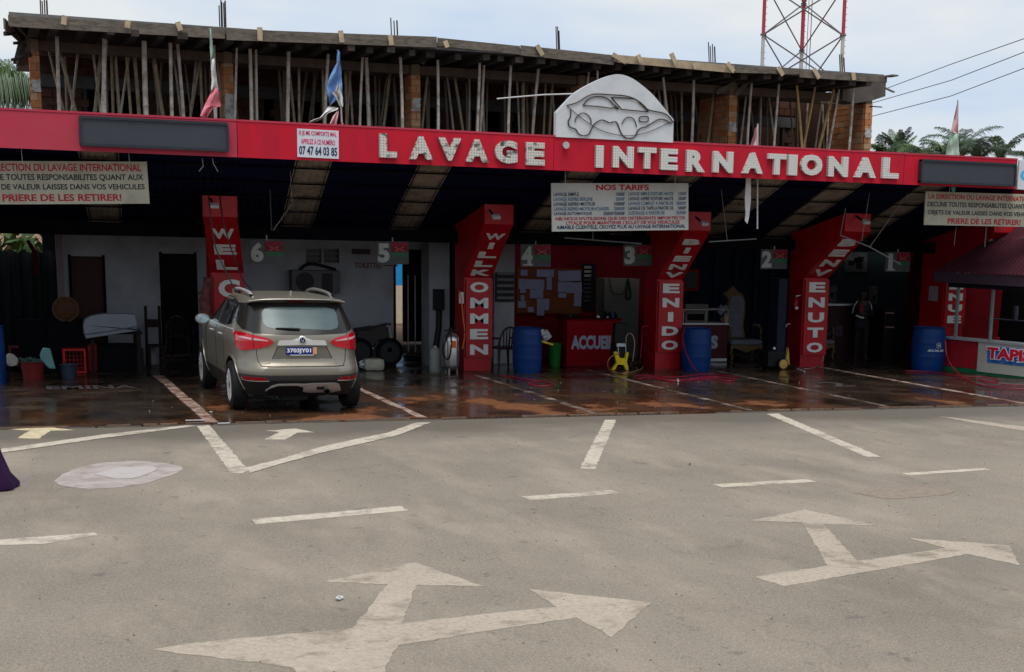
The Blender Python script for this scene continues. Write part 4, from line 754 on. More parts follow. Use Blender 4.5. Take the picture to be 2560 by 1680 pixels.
# ================================================================== PALMS
LEAF = [mat('palm_leaf_green', (0.065, 0.115, 0.035), .6, var=.3, vs=3), mat('palm_leaf_dark', (0.035, 0.06, 0.03), .6, var=.3, vs=3), mat('palm_leaf_silver', (0.17, 0.22, 0.14), .45, var=.3, vs=3)]
TRK = mat('palm_trunk', (0.14, 0.11, 0.09), .9, var=.3)
def frond(mb, base, az, elev, L_, droop, nl=52, lw=.017, ll=.5, hang_=.35):
    d = Vector((math.cos(az), math.sin(az), 0)); pts = []; p = Vector(base); e = elev; n = 14
    for i in range(n + 1):
        pts.append(p.copy()); p += (d * math.cos(e) + Vector((0, 0, math.sin(e)))) * (L_ / n); e -= droop / n
    mb.tube(pts, [.03 * (1 - .8 * i / n) for i in range(n + 1)], 4, False); mb.sm = False
    side = d.cross(Vector((0, 0, 1)))
    for j in range(nl):
        s = .1 + .9 * j / nl; i = min(int(s * n), n - 1); f = s * n - i; q = pts[i].lerp(pts[i + 1], f); tg = (pts[i + 1] - pts[i]).normalized()
        l = ll * math.sin(math.pi * min(1, s * .9 + .08)) ** .6 * random.uniform(.8, 1.15)
        for sg in (-1, 1):
            dr = (side * sg + tg * .55 + Vector((0, 0, random.uniform(-.1, .25)))).normalized(); m1 = q + dr * l * .5 + Vector((0, 0, .02)); e1 = q + dr * l * .9 - Vector((0, 0, l * hang_ * random.uniform(.6, 1.4))); w_ = tg * lw
            mb.add([q - w_ * .6, q + w_ * .6, m1 + w_, m1 - w_, e1], [(0, 1, 2, 3), (3, 2, 4)])
def palm(u, v, y, nf, L_, label, mats=(0, 1), ll=.45, seed=1, elr=(-.1, 1.35), lean=.0, droop=(1.0, 1.9)):
    random.seed(seed); c = at(u, v, y); t = thing('palm_tree', (c.x, y, -.05), label, 'palm tree', 'palm trees behind the building')
    MB().tube([(c.x + lean, y, -.05), (c.x + lean * .5, y, c.z * .5), (c.x, y, c.z)], [.2, .15, .13], 8).build('trunk', TRK, t)
    for i in range(nf):
        mb = MB(); frond(mb, c, 2 * math.pi * i / nf + random.uniform(-.25, .25), random.uniform(*elr), L_ * random.uniform(.8, 1.1), random.uniform(*droop), ll=ll); mb.build('frond', LEAF[mats[i % len(mats)]], t, fix=False)
palm(2206, 396, 60, 12, 1.35, 'bright green palm crown just right of the unfinished building', (0, 0, 1), seed=3, elr=(.5, 1.45), ll=.42)
palm(2243, 398, 66, 9, 1.6, 'slim upright palm, second from the building', (0, 1), seed=4, elr=(1.1, 1.55), droop=(.5, 1.1), ll=.4)
palm(2300, 402, 58, 14, 1.9, 'broad drooping palm between the building and the pink and green flag', (1, 0, 1), ll=.55, seed=5, elr=(.7, 1.45), droop=(2.0, 2.7))
palm(2362, 408, 60, 6, 2.0, 'palm standing behind the pink and green flag', (1, 1, 0), seed=6, elr=(1.1, 1.5), droop=(1.0, 1.9), ll=.5)
palm(2405, 404, 62, 6, 2.6, 'taller palm with bent fronds right behind the pink and green flag', (1, 0), seed=16, elr=(1.1, 1.5), droop=(1.2, 2.2), ll=.55)
palm(2446, 406, 56, 7, 1.9, 'tall dark palm with ragged fronds right of the pink and green flag', (1, 1), seed=7, elr=(.9, 1.5), droop=(1.2, 2.2), ll=.55)
palm(2500, 408, 60, 5, 1.7, 'thin palm near the right end of the fascia', (1, 0), seed=8, elr=(1.1, 1.5), droop=(.8, 1.6), ll=.5)
palm(2582, 412, 56, 6, 1.5, 'palm cut by the right edge of the picture', (1,), seed=9, elr=(.8, 1.5), ll=.5)
random.seed(11)
c = at(112, 262, 44); t = thing('palm_tree', (c.x, 44, -.05), 'large silvery palm arching behind the left end of the building', 'palm tree', 'palm trees behind the building')
MB().tube([(c.x, 44, -.05), (c.x, 44, c.z)], [.25, .2], 8).build('trunk', TRK, t)
for i, (az, el, L_, dr, hg) in enumerate(((3.14, 1.25, 3.2, 2.5, 1.0), (3.3, 1.05, 3.0, 2.1, 1.1), (2.9, .85, 2.9, 1.9, 1.0), (3.5, .6, 2.8, 1.6, .9), (2.7, 1.1, 2.6, 2.2, 1.0), (3.0, .35, 2.6, 1.2, .8), (3.8, .9, 2.6, 2, 1.), (1.5, 1.0, 2.2, 2, .9), (5, 1, 2.2, 2, .9))):
    mb = MB(); frond(mb, c, az, el, L_, dr, nl=90, lw=.016, ll=.95, hang_=hg); mb.build('frond', LEAF[2 if i % 2 == 0 else 0], t, fix=False)
random.seed(21)
# ================================================================== GROUND FLOOR BACK WALLS
WY = 31.0
wx_ = lambda u, y=WY: at(u, 640, y).x
def wall(name, x0, x1, y, m, label, ops=(), z1=2.62, th=.18):
    t = thing(name, (x0, y, 0), label, 'wall'); mb = MB(); cuts = sorted(ops); prev = x0
    for a, b, za, zb in cuts:
        mb.bx(prev, a, y, y + th, 0.01, z1)
        if zb < z1: mb.bx(a, b, y, y + th, zb, z1)
        if za > .02: mb.bx(a, b, y, y + th, 0.01, za)
        prev = b
    mb.bx(prev, x1, y, y + th, 0.01, z1); mb.build('wall', m, t); return t
def fz(v, u, y=WY): return at(u, v, y).z
d1 = (wx_(173), wx_(258), .01, fz(641, 220)); d2 = (wx_(401), wx_(488), .01, fz(634, 440)); w1 = (wx_(765), wx_(803), fz(657, 780), fz(622, 780)); w2 = (wx_(810), wx_(848), fz(657, 830), fz(622, 830)); d3 = (wx_(986), wx_(1070), .01, fz(624, 1030))
t = wall('back_wall', wx_(158), wx_(1072), WY, WHW, 'dirty white back wall with dark doorways at the back of the left wash bays', [d1, d2, w1, w2, d3])
for d, lf in ((d1, 1), (d2, 0), (d3, 0)):
    for s in (d[0], d[1]): box(s - .025, s + .025, WY - .012, WY - .002, .012, d[3] + .03).build('door_frame', DARK, t)
    if lf: box(d[0] + .03, d[0] + .62, WY + .06, WY + .10, .02, d[3] - .02).build('door_leaf', mat('dark_red_door', (.035, .006, .005), .6), t)
for w_ in (w1, w2):
    box(w_[0], w_[1], WY + .08, WY + .10, w_[2], w_[3]).build('window_pane', mat('dark_glass', (.01, .01, .012), .1), t)
    box(w_[0], w_[1], WY - .02, WY - .002, w_[2] - .05, w_[2] - .01).build('window_sill', WHW, t)
    z = w_[2] + .07
    while z < w_[3]: box(w_[0], w_[1], WY + .03, WY + .045, z, z + .015).build('louvre_slat', mat('dull_slat', (.12, .11, .11), .5), t); z += .1
tt = thing('toilet_sign', (wx_(880), WY, 1.9), 'red handwritten word TOILETTES with an arrow on the white back wall', 'sign')
q0, q1 = at(*a1(915, 1078), WY), at(*a1(1165, 1030), WY)
DRI = mat('dark_red_ink', (.13, .01, .02), .6)
text('TOILETTES', DRI, tt, q0 + Vector((0, -.004, 0)), (1, 0, 0), (0, 0, 1), q1.x - q0.x, q1.z - q0.z, .02)
e = at(*a1(1275, 1055), WY); MB().beam((q1.x + .03, WY - .01, e.z), (e.x, WY - .01, e.z), .008, .02).poly([(e.x, WY - .014, e.z + .05), (e.x + .1, WY - .014, e.z), (e.x, WY - .014, e.z - .05)], (0, .008, 0)).build('arrow', DRI, tt)
box(at(*a1(890, 950), WY).x, at(*a1(1060, 950), WY).x, WY - .03, WY - .003, at(*a1(890, 950), WY).z, at(*a1(890, 900), WY).z).build('plaque', mat('dull_plaque', (.05, .03, .04), .6), tt)
# inside of the doorway: lane with daylight
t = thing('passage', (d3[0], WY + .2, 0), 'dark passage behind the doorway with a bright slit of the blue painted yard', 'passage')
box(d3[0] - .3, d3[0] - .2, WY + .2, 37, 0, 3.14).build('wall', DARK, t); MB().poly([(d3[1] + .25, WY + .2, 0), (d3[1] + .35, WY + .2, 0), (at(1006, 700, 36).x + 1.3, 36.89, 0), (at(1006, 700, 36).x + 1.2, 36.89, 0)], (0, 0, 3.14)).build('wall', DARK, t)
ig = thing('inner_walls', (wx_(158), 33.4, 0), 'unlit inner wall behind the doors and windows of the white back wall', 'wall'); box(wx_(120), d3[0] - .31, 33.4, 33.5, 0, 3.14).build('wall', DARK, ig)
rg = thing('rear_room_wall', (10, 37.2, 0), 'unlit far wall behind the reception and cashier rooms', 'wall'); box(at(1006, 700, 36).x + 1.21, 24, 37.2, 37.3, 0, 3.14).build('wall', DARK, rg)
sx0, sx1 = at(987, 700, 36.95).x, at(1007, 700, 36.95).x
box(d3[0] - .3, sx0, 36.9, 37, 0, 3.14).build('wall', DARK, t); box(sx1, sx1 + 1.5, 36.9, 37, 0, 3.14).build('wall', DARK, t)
zyb = at(997, 714, 44).z; t2 = thing('yard_wall', (sx0, 44, 0), 'sunlit beige yard wall with a blue upper part seen through the passage slit', 'wall')
box(sx0 - 1, sx1 + 5, 44, 44.1, 0, zyb).build('wall', mat('yard_beige', (.8, .72, .55), .8), t2); box(sx0 - 1, sx1 + 5, 44, 44.1, zyb + .01, 2.9).build('wall', mat('yard_blue', (.03, .38, .85), .6), t2)
for i, u in enumerate((1019, 1037, 1068)): box(at(u, 700, WY + .25).x, at(u, 700, WY + .25).x + (.02 if i < 2 else .035), WY + .25, WY + .28, .2, 1.75).build('pipe', mat('pale_pipe', (.3, .3, .29), .5), t)
# air conditioner on the wall
q0, q1 = at(*a1(335, 1308), WY - .3), at(*a1(780, 1105), WY - .3)
t = thing('air_conditioner', (q0.x, WY - .3, q0.z), 'dirty white air conditioner unit on the back wall above the car', 'air conditioner')
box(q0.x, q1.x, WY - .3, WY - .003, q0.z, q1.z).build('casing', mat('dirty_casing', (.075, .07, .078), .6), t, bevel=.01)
MB().lathe((q0.x + .25, WY - .305, (q0.z + q1.z) / 2), [(.18, 0), (.18, .004), (.05, .006)], 20, 'y').build('fan_grille', BLK, t)
box(at(*a1(612, 1200), WY - .3).x, at(*a1(712, 1200), WY - .3).x, WY - .31, WY - .302, q0.z + .02, q1.z - .05).build('vent', BLK, t)
MB().tube(curve([(q0.x + .2, WY - .1, q1.z), (q0.x + .3, WY - .15, q1.z + .1), (q0.x + .5, WY - .08, q1.z + .12), (q0.x + .9, WY - .1, q1.z + .02)], 4), .03, 6).build('pipe', BLK, t)
# pillar beside the doorway
t = thing('white_pillar', (wx_(1085, 30.2), 30.2, 0), 'dirty white pillar with a black switch box left of the WILLKOMMEN column', 'pillar')
xa, xb = at(1073, 640, 30.2).x, at(1124, 640, 30.2).x
box(xa, xb, 30.2, 30.8, .012, 2.5).build('shaft', WHW, t); box(at(1085, 700, 30.1).x, at(1112, 700, 30.1).x, 30.1, 30.198, at(1085, 775, 30.1).z, at(1085, 723, 30.1).z).build('switch_box', BLK, t, bevel=.01)
MB().tube([at(1098, 776, 30.15), at(1097, 820, 30.15), at(1090, 870, 30.1)], .06, 8).build('conduit', BLK, t)
q0 = at(1139, 757, 29.2); q1 = at(1150, 729, 29.2)
tag(box(q0.x, q1.x, 28.95, 28.99, q0.z, q1.z).build('wall_box', WHT), 'small white box fixed left of the WILLKOMMEN column', 'box')
# white wall with slats right of WILLKOMMEN
xa, xb = at(1236, 640, WY - .4).x, at(1287, 640, WY - .4).x
t = wall('side_wall', xa, xb, WY - .4, WHW, 'narrow white wall with dark slatted vent right of the WILLKOMMEN column')
box(xa + .02, xb - .02, WY - .45, WY - .402, fz(752, 1250), fz(680, 1250)).build('vent', BLK, t)
for i in range(5): z = fz(745 - i * 15, 1250); box(xa + .04, xb - .04, WY - .47, WY - .452, z, z + .05).build('slat', mat('grey_slat', (.13, .13, .14), .6), t)
# red reception room
RW = 32.2
xa, xb = at(1286, 640, RW).x, at(1700, 640, RW).x
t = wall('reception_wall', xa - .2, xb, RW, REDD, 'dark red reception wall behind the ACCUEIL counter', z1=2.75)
r2 = lambda x, y: k(1280, 380, x, y); r3 = lambda x, y: k(1280, 700, x, y)
nbz = thing('notice_wall', (at(*r2(45, 1500), RW - .03).x, RW - .03, 1), 'brown pin board covered with paper notices on the red reception wall', 'notice board')
q0, q1 = at(*r2(40, 1500), RW - .03), at(*r2(650, 1085), RW - .03); box(q0.x, q1.x, RW - .04, RW - .003, q0.z, q1.z).build('board', mat('cork_board', (.06, .020, .008), .9, spec=.03), nbz)
for (x0, y0, x1, y1) in ((80, 1095, 145, 1150), (230, 1095, 390, 1160), (60, 1185, 300, 1275), (320, 1165, 370, 1280), (75, 1265, 130, 1310), (165, 1280, 290, 1360), (430, 1105, 640, 1200), (425, 1210, 560, 1300), (500, 1215, 650, 1310), (430, 1310, 505, 1355), (80, 1330, 115, 1380), (55, 1385, 130, 1450), (145, 1440, 200, 1490), (230, 1365, 300, 1520), (275, 1365, 345, 1470), (575, 1310, 645, 1435)):
    q0, q1 = at(*r2(x0, y1), RW - .05), at(*r2(x1, y0), RW - .05); MB().box(((q0.x + q1.x) / 2, RW - .052, (q0.z + q1.z) / 2), (q1.x - q0.x, .003 + random.uniform(0, .006), q1.z - q0.z), Matrix.Rotation(random.uniform(-.05, .05), 3, 'Y')).build('paper', PAPR, nbz)
# louvred window
t = thing('louvred_window', (at(*r2(655, 1165), RW - .03).x, RW - .03, 1.8), 'small louvred window with pale slats right of the pin board', 'window')
q0, q1 = at(*r2(650, 1470), RW - .03), at(*r2(780, 1040), RW - .03); box(q0.x, q1.x, RW - .03, RW - .003, q0.z, q1.z).build('pane', DARK, t)
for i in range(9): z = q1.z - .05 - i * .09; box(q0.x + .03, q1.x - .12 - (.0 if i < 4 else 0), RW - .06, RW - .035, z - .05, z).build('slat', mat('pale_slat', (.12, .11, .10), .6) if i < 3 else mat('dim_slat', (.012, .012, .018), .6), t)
# cream cabinet with cables
q0, q1 = at(*r3(852, 480), 31.6), at(*r3(1185, -10), 31.6)
t = thing('cream_cabinet', (q0.x, 31.6, 0), 'tall dirty cream cabinet with hanging cables behind the ACCUEIL counter', 'cabinet')
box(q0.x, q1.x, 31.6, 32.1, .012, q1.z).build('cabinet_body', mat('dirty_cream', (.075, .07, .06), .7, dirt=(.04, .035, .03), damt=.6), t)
MB().tube(curve([at(*r2(905, 1175), 31.58), at(*r2(930, 1300), 31.55), at(*r2(985, 1325), 31.55), at(*r2(1050, 1300), 31.55), at(*r2(1070, 1180), 31.58)], 5), .01, 5).build('cable', BLK, t)
MB().tube(curve([at(*r2(1080, 1175), 31.55), at(*r2(1060, 1300), 31.55), at(*r2(1075, 1370), 31.55), at(*r2(1105, 1340), 31.55), at(*r2(1085, 1200), 31.55)], 5), .02, 5).build('cable', BLK, t)
# wall screen
q0, q1 = at(*r2(1595, 1290), RW - .1), at(*r2(1740, 1095), RW - .1)
t = thing('wall_screen', (q0.x, RW - .1, q0.z), 'black wall screen in a red frame right of the BIENVENIDO column', 'screen')
box(q0.x, q1.x, RW - .1, RW - .003, q0.z, q1.z).build('frame', REDD, t); box(q0.x + .03, q1.x - .06, RW - .11, RW - .102, q0.z + .06, q1.z - .05).build('screen', BLK, t)
# dark hall between reception and right wall
xa, xc = at(1725, 640, 31.4).x, at(1995, 640, 31.4).x
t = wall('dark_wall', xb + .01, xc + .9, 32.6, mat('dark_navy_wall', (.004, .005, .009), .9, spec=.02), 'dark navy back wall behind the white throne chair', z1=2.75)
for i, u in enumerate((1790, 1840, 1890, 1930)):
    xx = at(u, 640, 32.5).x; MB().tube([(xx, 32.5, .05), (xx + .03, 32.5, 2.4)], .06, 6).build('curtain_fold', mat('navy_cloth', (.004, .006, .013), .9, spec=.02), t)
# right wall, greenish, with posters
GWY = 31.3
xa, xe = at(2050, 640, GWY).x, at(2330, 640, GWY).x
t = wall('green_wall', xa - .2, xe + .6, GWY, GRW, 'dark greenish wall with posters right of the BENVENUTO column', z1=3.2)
s5 = lambda x, y: k(1680, 620, x, y)
for (x0, y0, x1, y1), lb in (((1450, 345, 1535, 515), 'left poster behind the BENVENUTO column'), ((1825, 355, 1915, 520), 'framed poster behind the standing person'), ((2130, 385, 2210, 545), 'faint purple poster right of the standing person'), ((1600, 45, 1820, 220), 'wide picture with a dark motif high on the greenish wall')):
    q0, q1 = at(*s5(x0, y1), GWY - .03), at(*s5(x1, y0), GWY - .03); tp = thing('poster', (q0.x, GWY - .03, q0.z), lb, 'poster'); big = x0 == 1600; pur = x0 == 2130
    box(q0.x, q1.x, GWY - .03, GWY - .003, q0.z, q1.z).build('sheet', mat('poster_purple', (.018, .012, .026), .6) if pur else mat('poster_grey', (.035, .036, .04), .6, var=.5, vs=9), tp)
    if not pur:
        for i in range(3 if not big else 5): a = random.uniform(.1, .6); b = random.uniform(.1, .6); box(q0.x + (q1.x - q0.x) * a, q0.x + (q1.x - q0.x) * (a + .28), GWY - .036, GWY - .0315, q0.z + (q1.z - q0.z) * b, q0.z + (q1.z - q0.z) * (b + .25)).build('picture_patch', DARK if i % 2 or big else mat('poster_red', (.12, .03, .04), .5), tp)
q0, q1 = at(*s5(1440, 535), 30.9), at(*s5(1760, 515), 30.9)
t = thing('cashier_counter', (q0.x, 30.9, 0), 'dark red cashier counter with pinkish letters right of the BENVENUTO column', 'counter')
box(q0.x - .3, q1.x + .1, 30.9, 31.25, .012, q0.z).build('front', mat('very_dark_red', (.02, .002, .004), .5), t); box(q0.x - .3, q1.x + .14, 30.85, 31.28, q0.z + .002, q0.z + .04).build('top', GALV, t)
e0, e1 = at(*s5(1420, 818), 30.89), at(*s5(1600, 722), 30.89); text('CAIS', mat('dim_pink_letter', (.05, .03, .05), .5), t, e0 - Vector((.08, .004, 0)), (1, 0, 0), (0, 0, 1), e1.x - e0.x + .05, e1.z - e0.z, .05)
# black cabinet
q0, q1 = at(*s5(1955, 1045), 30.5), at(*s5(2085, 565), 30.5); g = gz(*s5(2000, 1060), .012)
t = thing('black_fridge', (q0.x, 30.5, 0), 'tall black cabinet with two thin pinkish bars right of the standing person', 'cabinet')
box(q0.x, q1.x, 30.5, 31.1, .012, q1.z).build('cabinet_body', BLK, t, bevel=.01)
for y in (604, 737): p0, p1 = at(*s5(1985, y), 30.48), at(*s5(2065, y), 30.48); box(p0.x, p1.x, 30.47, 30.497, p0.z - .012, p0.z + .012).build('handle', mat('pinkish_bar', (.4, .2, .22), .4), t)
# side partition beside column 5
box_ = at(2325, 640, 30.5).x
rw = thing('dark_red_side_wall', (19, 30.6, 0), 'large dark red wall closing the right end of the canopy behind the kiosk', 'wall'); box(box_ + .12, 27, 30.6, 30.75, .0, 4.2).build('wall', REDD, rw)
tag(box(box_ - .05, box_ + .1, 29.9, 31.3, .012, 2.5).build('partition_wall', REDD), 'dark red partition beside the BIENVENUE column', 'wall')
# left yard: dark shade-net fence and trees outside
nx0, nx1 = -2.5, at(150, 640, 31.4).x
t = thing('net_fence', (nx0, 31.4, 0), 'dark green shade net fence behind the left end of the canopy', 'fence')
NETM = mat('dark_net', (0.006, 0.008, 0.009), .95, spec=.1, var=.5, vs=18)
zt = at(60, 622, 31.4).z
for i in range(9):
    xa = nx0 + (nx1 - nx0) * i / 9; xb2 = nx0 + (nx1 - nx0) * (i + 1) / 9; mb = MB()
    for j in range(7):
        x = xa + (xb2 - xa) * j / 6; mb.v += [Vector((x, 31.4 + .03 * math.sin(j * 2.1 + i), .0)), Vector((x, 31.4 + .03 * math.cos(j * 1.7 + i), zt - .04 * (j % 3)))]
    mb.f = [(2 * j, 2 * j + 2, 2 * j + 3, 2 * j + 1) for j in range(6)]; mb.build('net_panel', NETM, t); box(xa - .03, xa + .03, 31.42, 31.48, 0, zt + .05).build('post', BROWN, t)
xp = at(152, 700, 30.6).x; tag(box(xp - .06, xp + .06, 30.6, 30.72, .012, 2.55).build('white_post', mat('pinkish_white_post', (.14, .10, .11), .7)), 'pinkish white post at the left end of the white back wall', 'post')
tag(MB().tube([at(*a0(255, 820), 30.9), at(*a0(320, 930), 30.9), at(*a0(345, 1140), 30.9)], .04, 6).build('red_pole', REDD), 'bent dark red pole in front of the net fence', 'pole')
# bushes outside, past the net
def bush(x, y, z0, r, h, label, seed, n=650):
    random.seed(seed); t = thing('bush', (x, y, 0), label, 'bush'); mb = MB()
    MB().tube([(x, y, 0), (x + .1, y, z0 + h * .5)], [.12, .05], 6).build('trunk', TRK, t)
    for i in range(n):
        a = random.uniform(0, 6.28); s = random.random() ** .5; p = Vector((x + math.cos(a) * r * s, y + math.sin(a) * r * s * .6, z0 + h * (random.random() * (1.1 - s * .6)))); u = Vector((random.gauss(0, 1), random.gauss(0, 1), random.gauss(0, 1))).normalized(); w = u.cross(Vector((random.gauss(0, 1), random.gauss(0, 1), .3))).normalized(); q = random.uniform(.14, .30)
        mb.add([p, p + (u + w) * q * .5, p + u * q * 1.6, p + (u - w) * q * .5], [(0, 1, 2, 3)])
    mb.build('crown', LEAF[0], t, fix=False)
bush(at(30, 600, 40).x, 40, .3, 1.9, 3.0, 'leafy bush glimpsed above the net fence at the left', 31); bush(at(105, 600, 44).x, 44, .2, 1.9, 2.7, 'second leafy bush glimpsed above the net fence', 32); bush(-1.5, 42, .2, 2.6, 3.0, 'leafy bush at the far left behind the net fence', 33)
random.seed(5)

# ================================================================== FURNITURE AND EQUIPMENT
def barrel(u0, u1, vt, vb, label, group='blue plastic barrels'):
    g = gz((u0 + u1) / 2, vb - 3, .012); y = g.y; a, b = at(u0, vb, y), at(u1, vb, y); r = (b.x - a.x) / 2 * .97; c = Vector(((a.x + b.x) / 2, y + r * .3, .012)); H_ = at(u0, vt, y).z - .012
    t = thing('barrel', tuple(c), label, 'barrel', group); pr = []
    for i in range(25):
        s = i / 24; rr = r * (.93 + .07 * math.sin(math.pi * min(1, max(0, s)))); 
        if .30 < s < .36 or .63 < s < .69: rr *= 1.03
        if s < .05: rr *= .97
        if s > .95: rr *= .96
        pr.append((rr, s * H_))
    MB().lathe(c, pr, 28).build('drum', BLUB, t); MB().lathe(c + Vector((0, 0, H_)), [(r * .93, 0), (r * .95, .02), (r * .86, .025), (r * .86, .008)], 28).build('rim', BLUB, t)
    return t, c, r, H_
barrel(-32, 19, 818, 962, 'blue barrel cut by the left edge of the picture')
barrel(1285, 1357, 822, 936, 'blue barrel right of the WILLKOMMEN column')
barrel(1709, 1779, 823, 929, 'blue barrel right of the BIENVENIDO column with a red hose over it')
t, c, r, H_ = barrel(2287, 2362, 821, 928, 'blue barrel with white SOLIS lettering beside the kiosk')
def wrap(mb_text, c, r): pass
vs, fs = glyphs('SOLIS', .02, .25)
mb = MB(); SOW = mat('print_white', (.6, .62, .65), .5)
for q in vs: a = math.radians(-126 + q.x * 62); mb.v.append(Vector((c.x + math.cos(a) * (r * 1.0 + .004 + q.z * .003), c.y + math.sin(a) * (r * 1.0 + .004 + q.z * .003), .012 + H_ * (.46 + .055 * q.y))))
mb.f = fs; mb.build('lettering', SOW, t, fix=False)
mb = MB(); ctr = math.radians(-88)
for i in range(24):
    a = 2 * math.pi * i / 24; 
    if i % 6 == 0: continue
    da = .055 * math.cos(a) / r; mb.beam((c.x + math.cos(ctr + da) * (r + .006), c.y + math.sin(ctr + da) * (r + .006), .012 + H_ * .61 + .055 * math.sin(a)), (c.x + math.cos(ctr + .055 * math.cos(a + .26) / r) * (r + .006), c.y + math.sin(ctr + .055 * math.cos(a + .26) / r) * (r + .006), .012 + H_ * .61 + .055 * math.sin(a + .26)), .006, .008)
for i in range(8): a = math.pi * i / 4; l = .03 if i % 2 == 0 else .015; mb.beam((c.x + math.cos(ctr) * (r + .006), c.y + math.sin(ctr) * (r + .006), .012 + H_ * .61), (c.x + math.cos(ctr + l * math.cos(a) / r) * (r + .006), c.y + math.sin(ctr + l * math.cos(a) / r) * (r + .006), .012 + H_ * .61 + l * math.sin(a)), .006, .012)
mb.build('emblem', SOW, t)
def gp(u, v, z=.012): return gz(u, v, z)
def span(u0, u1, v, y): a, b = at(u0, v, y), at(u1, v, y); return a.x, b.x
# green bin
g = gp(1390, 915); x0, x1 = span(1374, 1407, 900, g.y); h = at(1390, 860, g.y).z
t = thing('green_bin', ((x0 + x1) / 2, g.y, 0), 'small green plastic bin left of the ACCUEIL counter', 'bin'); MB().lathe(((x0 + x1) / 2, g.y + .1, .012), [((x1 - x0) * .40, 0), ((x1 - x0) * .47, h * .9), ((x1 - x0) * .5, h - .02), ((x1 - x0) * .5, h), ((x1 - x0) * .44, h), ((x1 - x0) * .42, h * .5)], 18).build('tub', GRNP, t)
c = at(1364, 842, g.y); t = thing('rag_pile', (c.x, g.y, c.z - .1), 'crumpled white rag and yellow cloth behind the green bin', 'rag'); mb = MB()
for i in range(7): p = c + Vector((random.uniform(-.08, .06), random.uniform(0, .1), random.uniform(-.06, .1))); mb.box(p, (.1, .05, .12), Matrix.Rotation(random.uniform(-1, 1), 3, 'Y') @ Matrix.Rotation(random.uniform(-1, 1), 3, 'X'))
mb.build('rag', WHT, t); MB().box(c + Vector((.02, -.05, -.12)), (.25, .05, .04), Matrix.Rotation(.3, 3, 'Y')).build('yellow_cloth', YELP, t)
# reception counter
g = gp(1420, 915); x0, x1 = span(1418, 1552, 800, g.y); h = at(1420, 800, g.y).z
t = thing('reception_counter', (x0, g.y, 0), 'red reception counter with white ACCUEIL lettering', 'counter')
box(x0, x1, g.y, g.y + .6, .012, h).build('counter_body', mat('counter_red', (.19, .003, .008), .7, spec=.05), t, bevel=.01); box(x0 - .03, x1 + .03, g.y - .03, g.y + .65, h + .002, h + .03).build('counter_top', REDD, t)
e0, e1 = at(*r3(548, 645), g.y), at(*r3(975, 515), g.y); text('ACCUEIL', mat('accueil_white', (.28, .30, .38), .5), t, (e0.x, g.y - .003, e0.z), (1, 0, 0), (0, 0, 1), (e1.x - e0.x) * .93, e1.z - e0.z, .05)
CYY = g.y
for i, (x, hh, m) in enumerate(((870, 75, DARK), (905, 60, DARK), (935, 70, mat('dark_blue_bottle', (.02, .04, .12), .3)), (960, 55, DARK), (800, 25, WHT), (880, 20, WHT))):
    p = at(*r3(x, 368), CYY + .25); tb = thing('bottle', (p.x, CYY + .25, h + .03), ['slim dark bottle at the left of the group on the ACCUEIL counter', 'squat dark bottle second on the ACCUEIL counter', 'dark blue bottle on the ACCUEIL counter', 'rightmost dark bottle on the ACCUEIL counter', 'small white cup alone on the left of the counter top', 'small white cup in front of the dark bottles'][i], 'bottle', 'things on the reception counter')
    H_ = hh / 3.72 * CYY / FPX; MB().lathe((p.x, CYY + .25, h + .032), [(.035, 0), (.04, H_ * .1), (.04, H_ * .65), (.015, H_ * .8), (.015, H_)], 10).build('bottle_body', m, tb)
t = thing('monitor', (at(*r3(500, 360), CYY + .4).x, CYY + .4, h), 'black computer monitor seen from behind on the left of the counter', 'monitor'); p = at(*r3(470, 440), CYY + .4); q = at(*r3(620, 345), CYY + .4); box(p.x, q.x, CYY + .4, CYY + .45, h + .10, q.z + .05).build('screen', BLK, t); box((p.x + q.x) / 2 - .04, (p.x + q.x) / 2 + .04, CYY + .42, CYY + .5, h + .03, h + .1).build('stand', BLK, t)
# yellow hose reel / pressure washer
g = gp(1550, 926); y0 = g.y
P = lambda x, y, dy=0: at(*r3(x, y), y0 + dy)
t = thing('pressure_washer', (P(1010, 850).x, y0, 0), 'black pressure washer with a yellow X shaped front and silver handle before the reception counter', 'pressure washer')
MB().poly([P(950, 670), P(975, 665), P(1005, 725), P(1055, 728), P(1065, 670), P(1085, 675), P(1068, 765), P(1082, 805), P(1083, 848), P(1060, 835), P(1040, 790), P(985, 785), P(955, 840), P(928, 835), P(975, 770), P(955, 700)], (0, .07, 0)).build('yellow_frame', YELP, t)
q0, q1 = P(955, 850, .1), P(1085, 590, .1); box(q0.x, q1.x, y0 + .08, y0 + .4, .08, q1.z).build('motor_housing', BLK, t, bevel=.03)
q0, q1 = P(960, 640, .15), P(1080, 400, .15); box(q0.x, q1.x, y0 + .2, y0 + .36, q0.z, q1.z).build('tank', BLK, t, bevel=.04)
MB().tube([P(990, 690, .05), P(985, 600, .05), P(1055, 600, .05), P(1060, 690, .05)], .012, 8).build('handle', STEEL, t); q0, q1 = P(978, 620), P(1062, 590); box(q0.x, q1.x, y0 + .02, y0 + .06, q0.z, q1.z).build('grip', GALV, t)
for x in (945, 1090): c = P(x, 845, .2); MB().lathe((c.x - .03, c.y, .09), [(.08, 0), (.08, .05)], 16, 'x').build('wheel', RUBB, t)
HOSE = mat('pale_pink_hose', (.40, .22, .20), .5); HR = mat('crimson_hose', (.26, .004, .028), .5)
def hose(pts, m, r, label, nm='hose'): return tag(MB().tube(curve(pts, 5), r, 6).build(nm, m), label, 'hose', 'hoses about the wash bays')
G3 = lambda x, y, z=.03: gz(*r3(x, y), z)
hose([P(1060, 600), P(1062, 530), P(1090, 495), P(1125, 520), P(1140, 600), P(1122, 755)], HOSE, .009, 'pale pink hose arching behind the pressure washer')
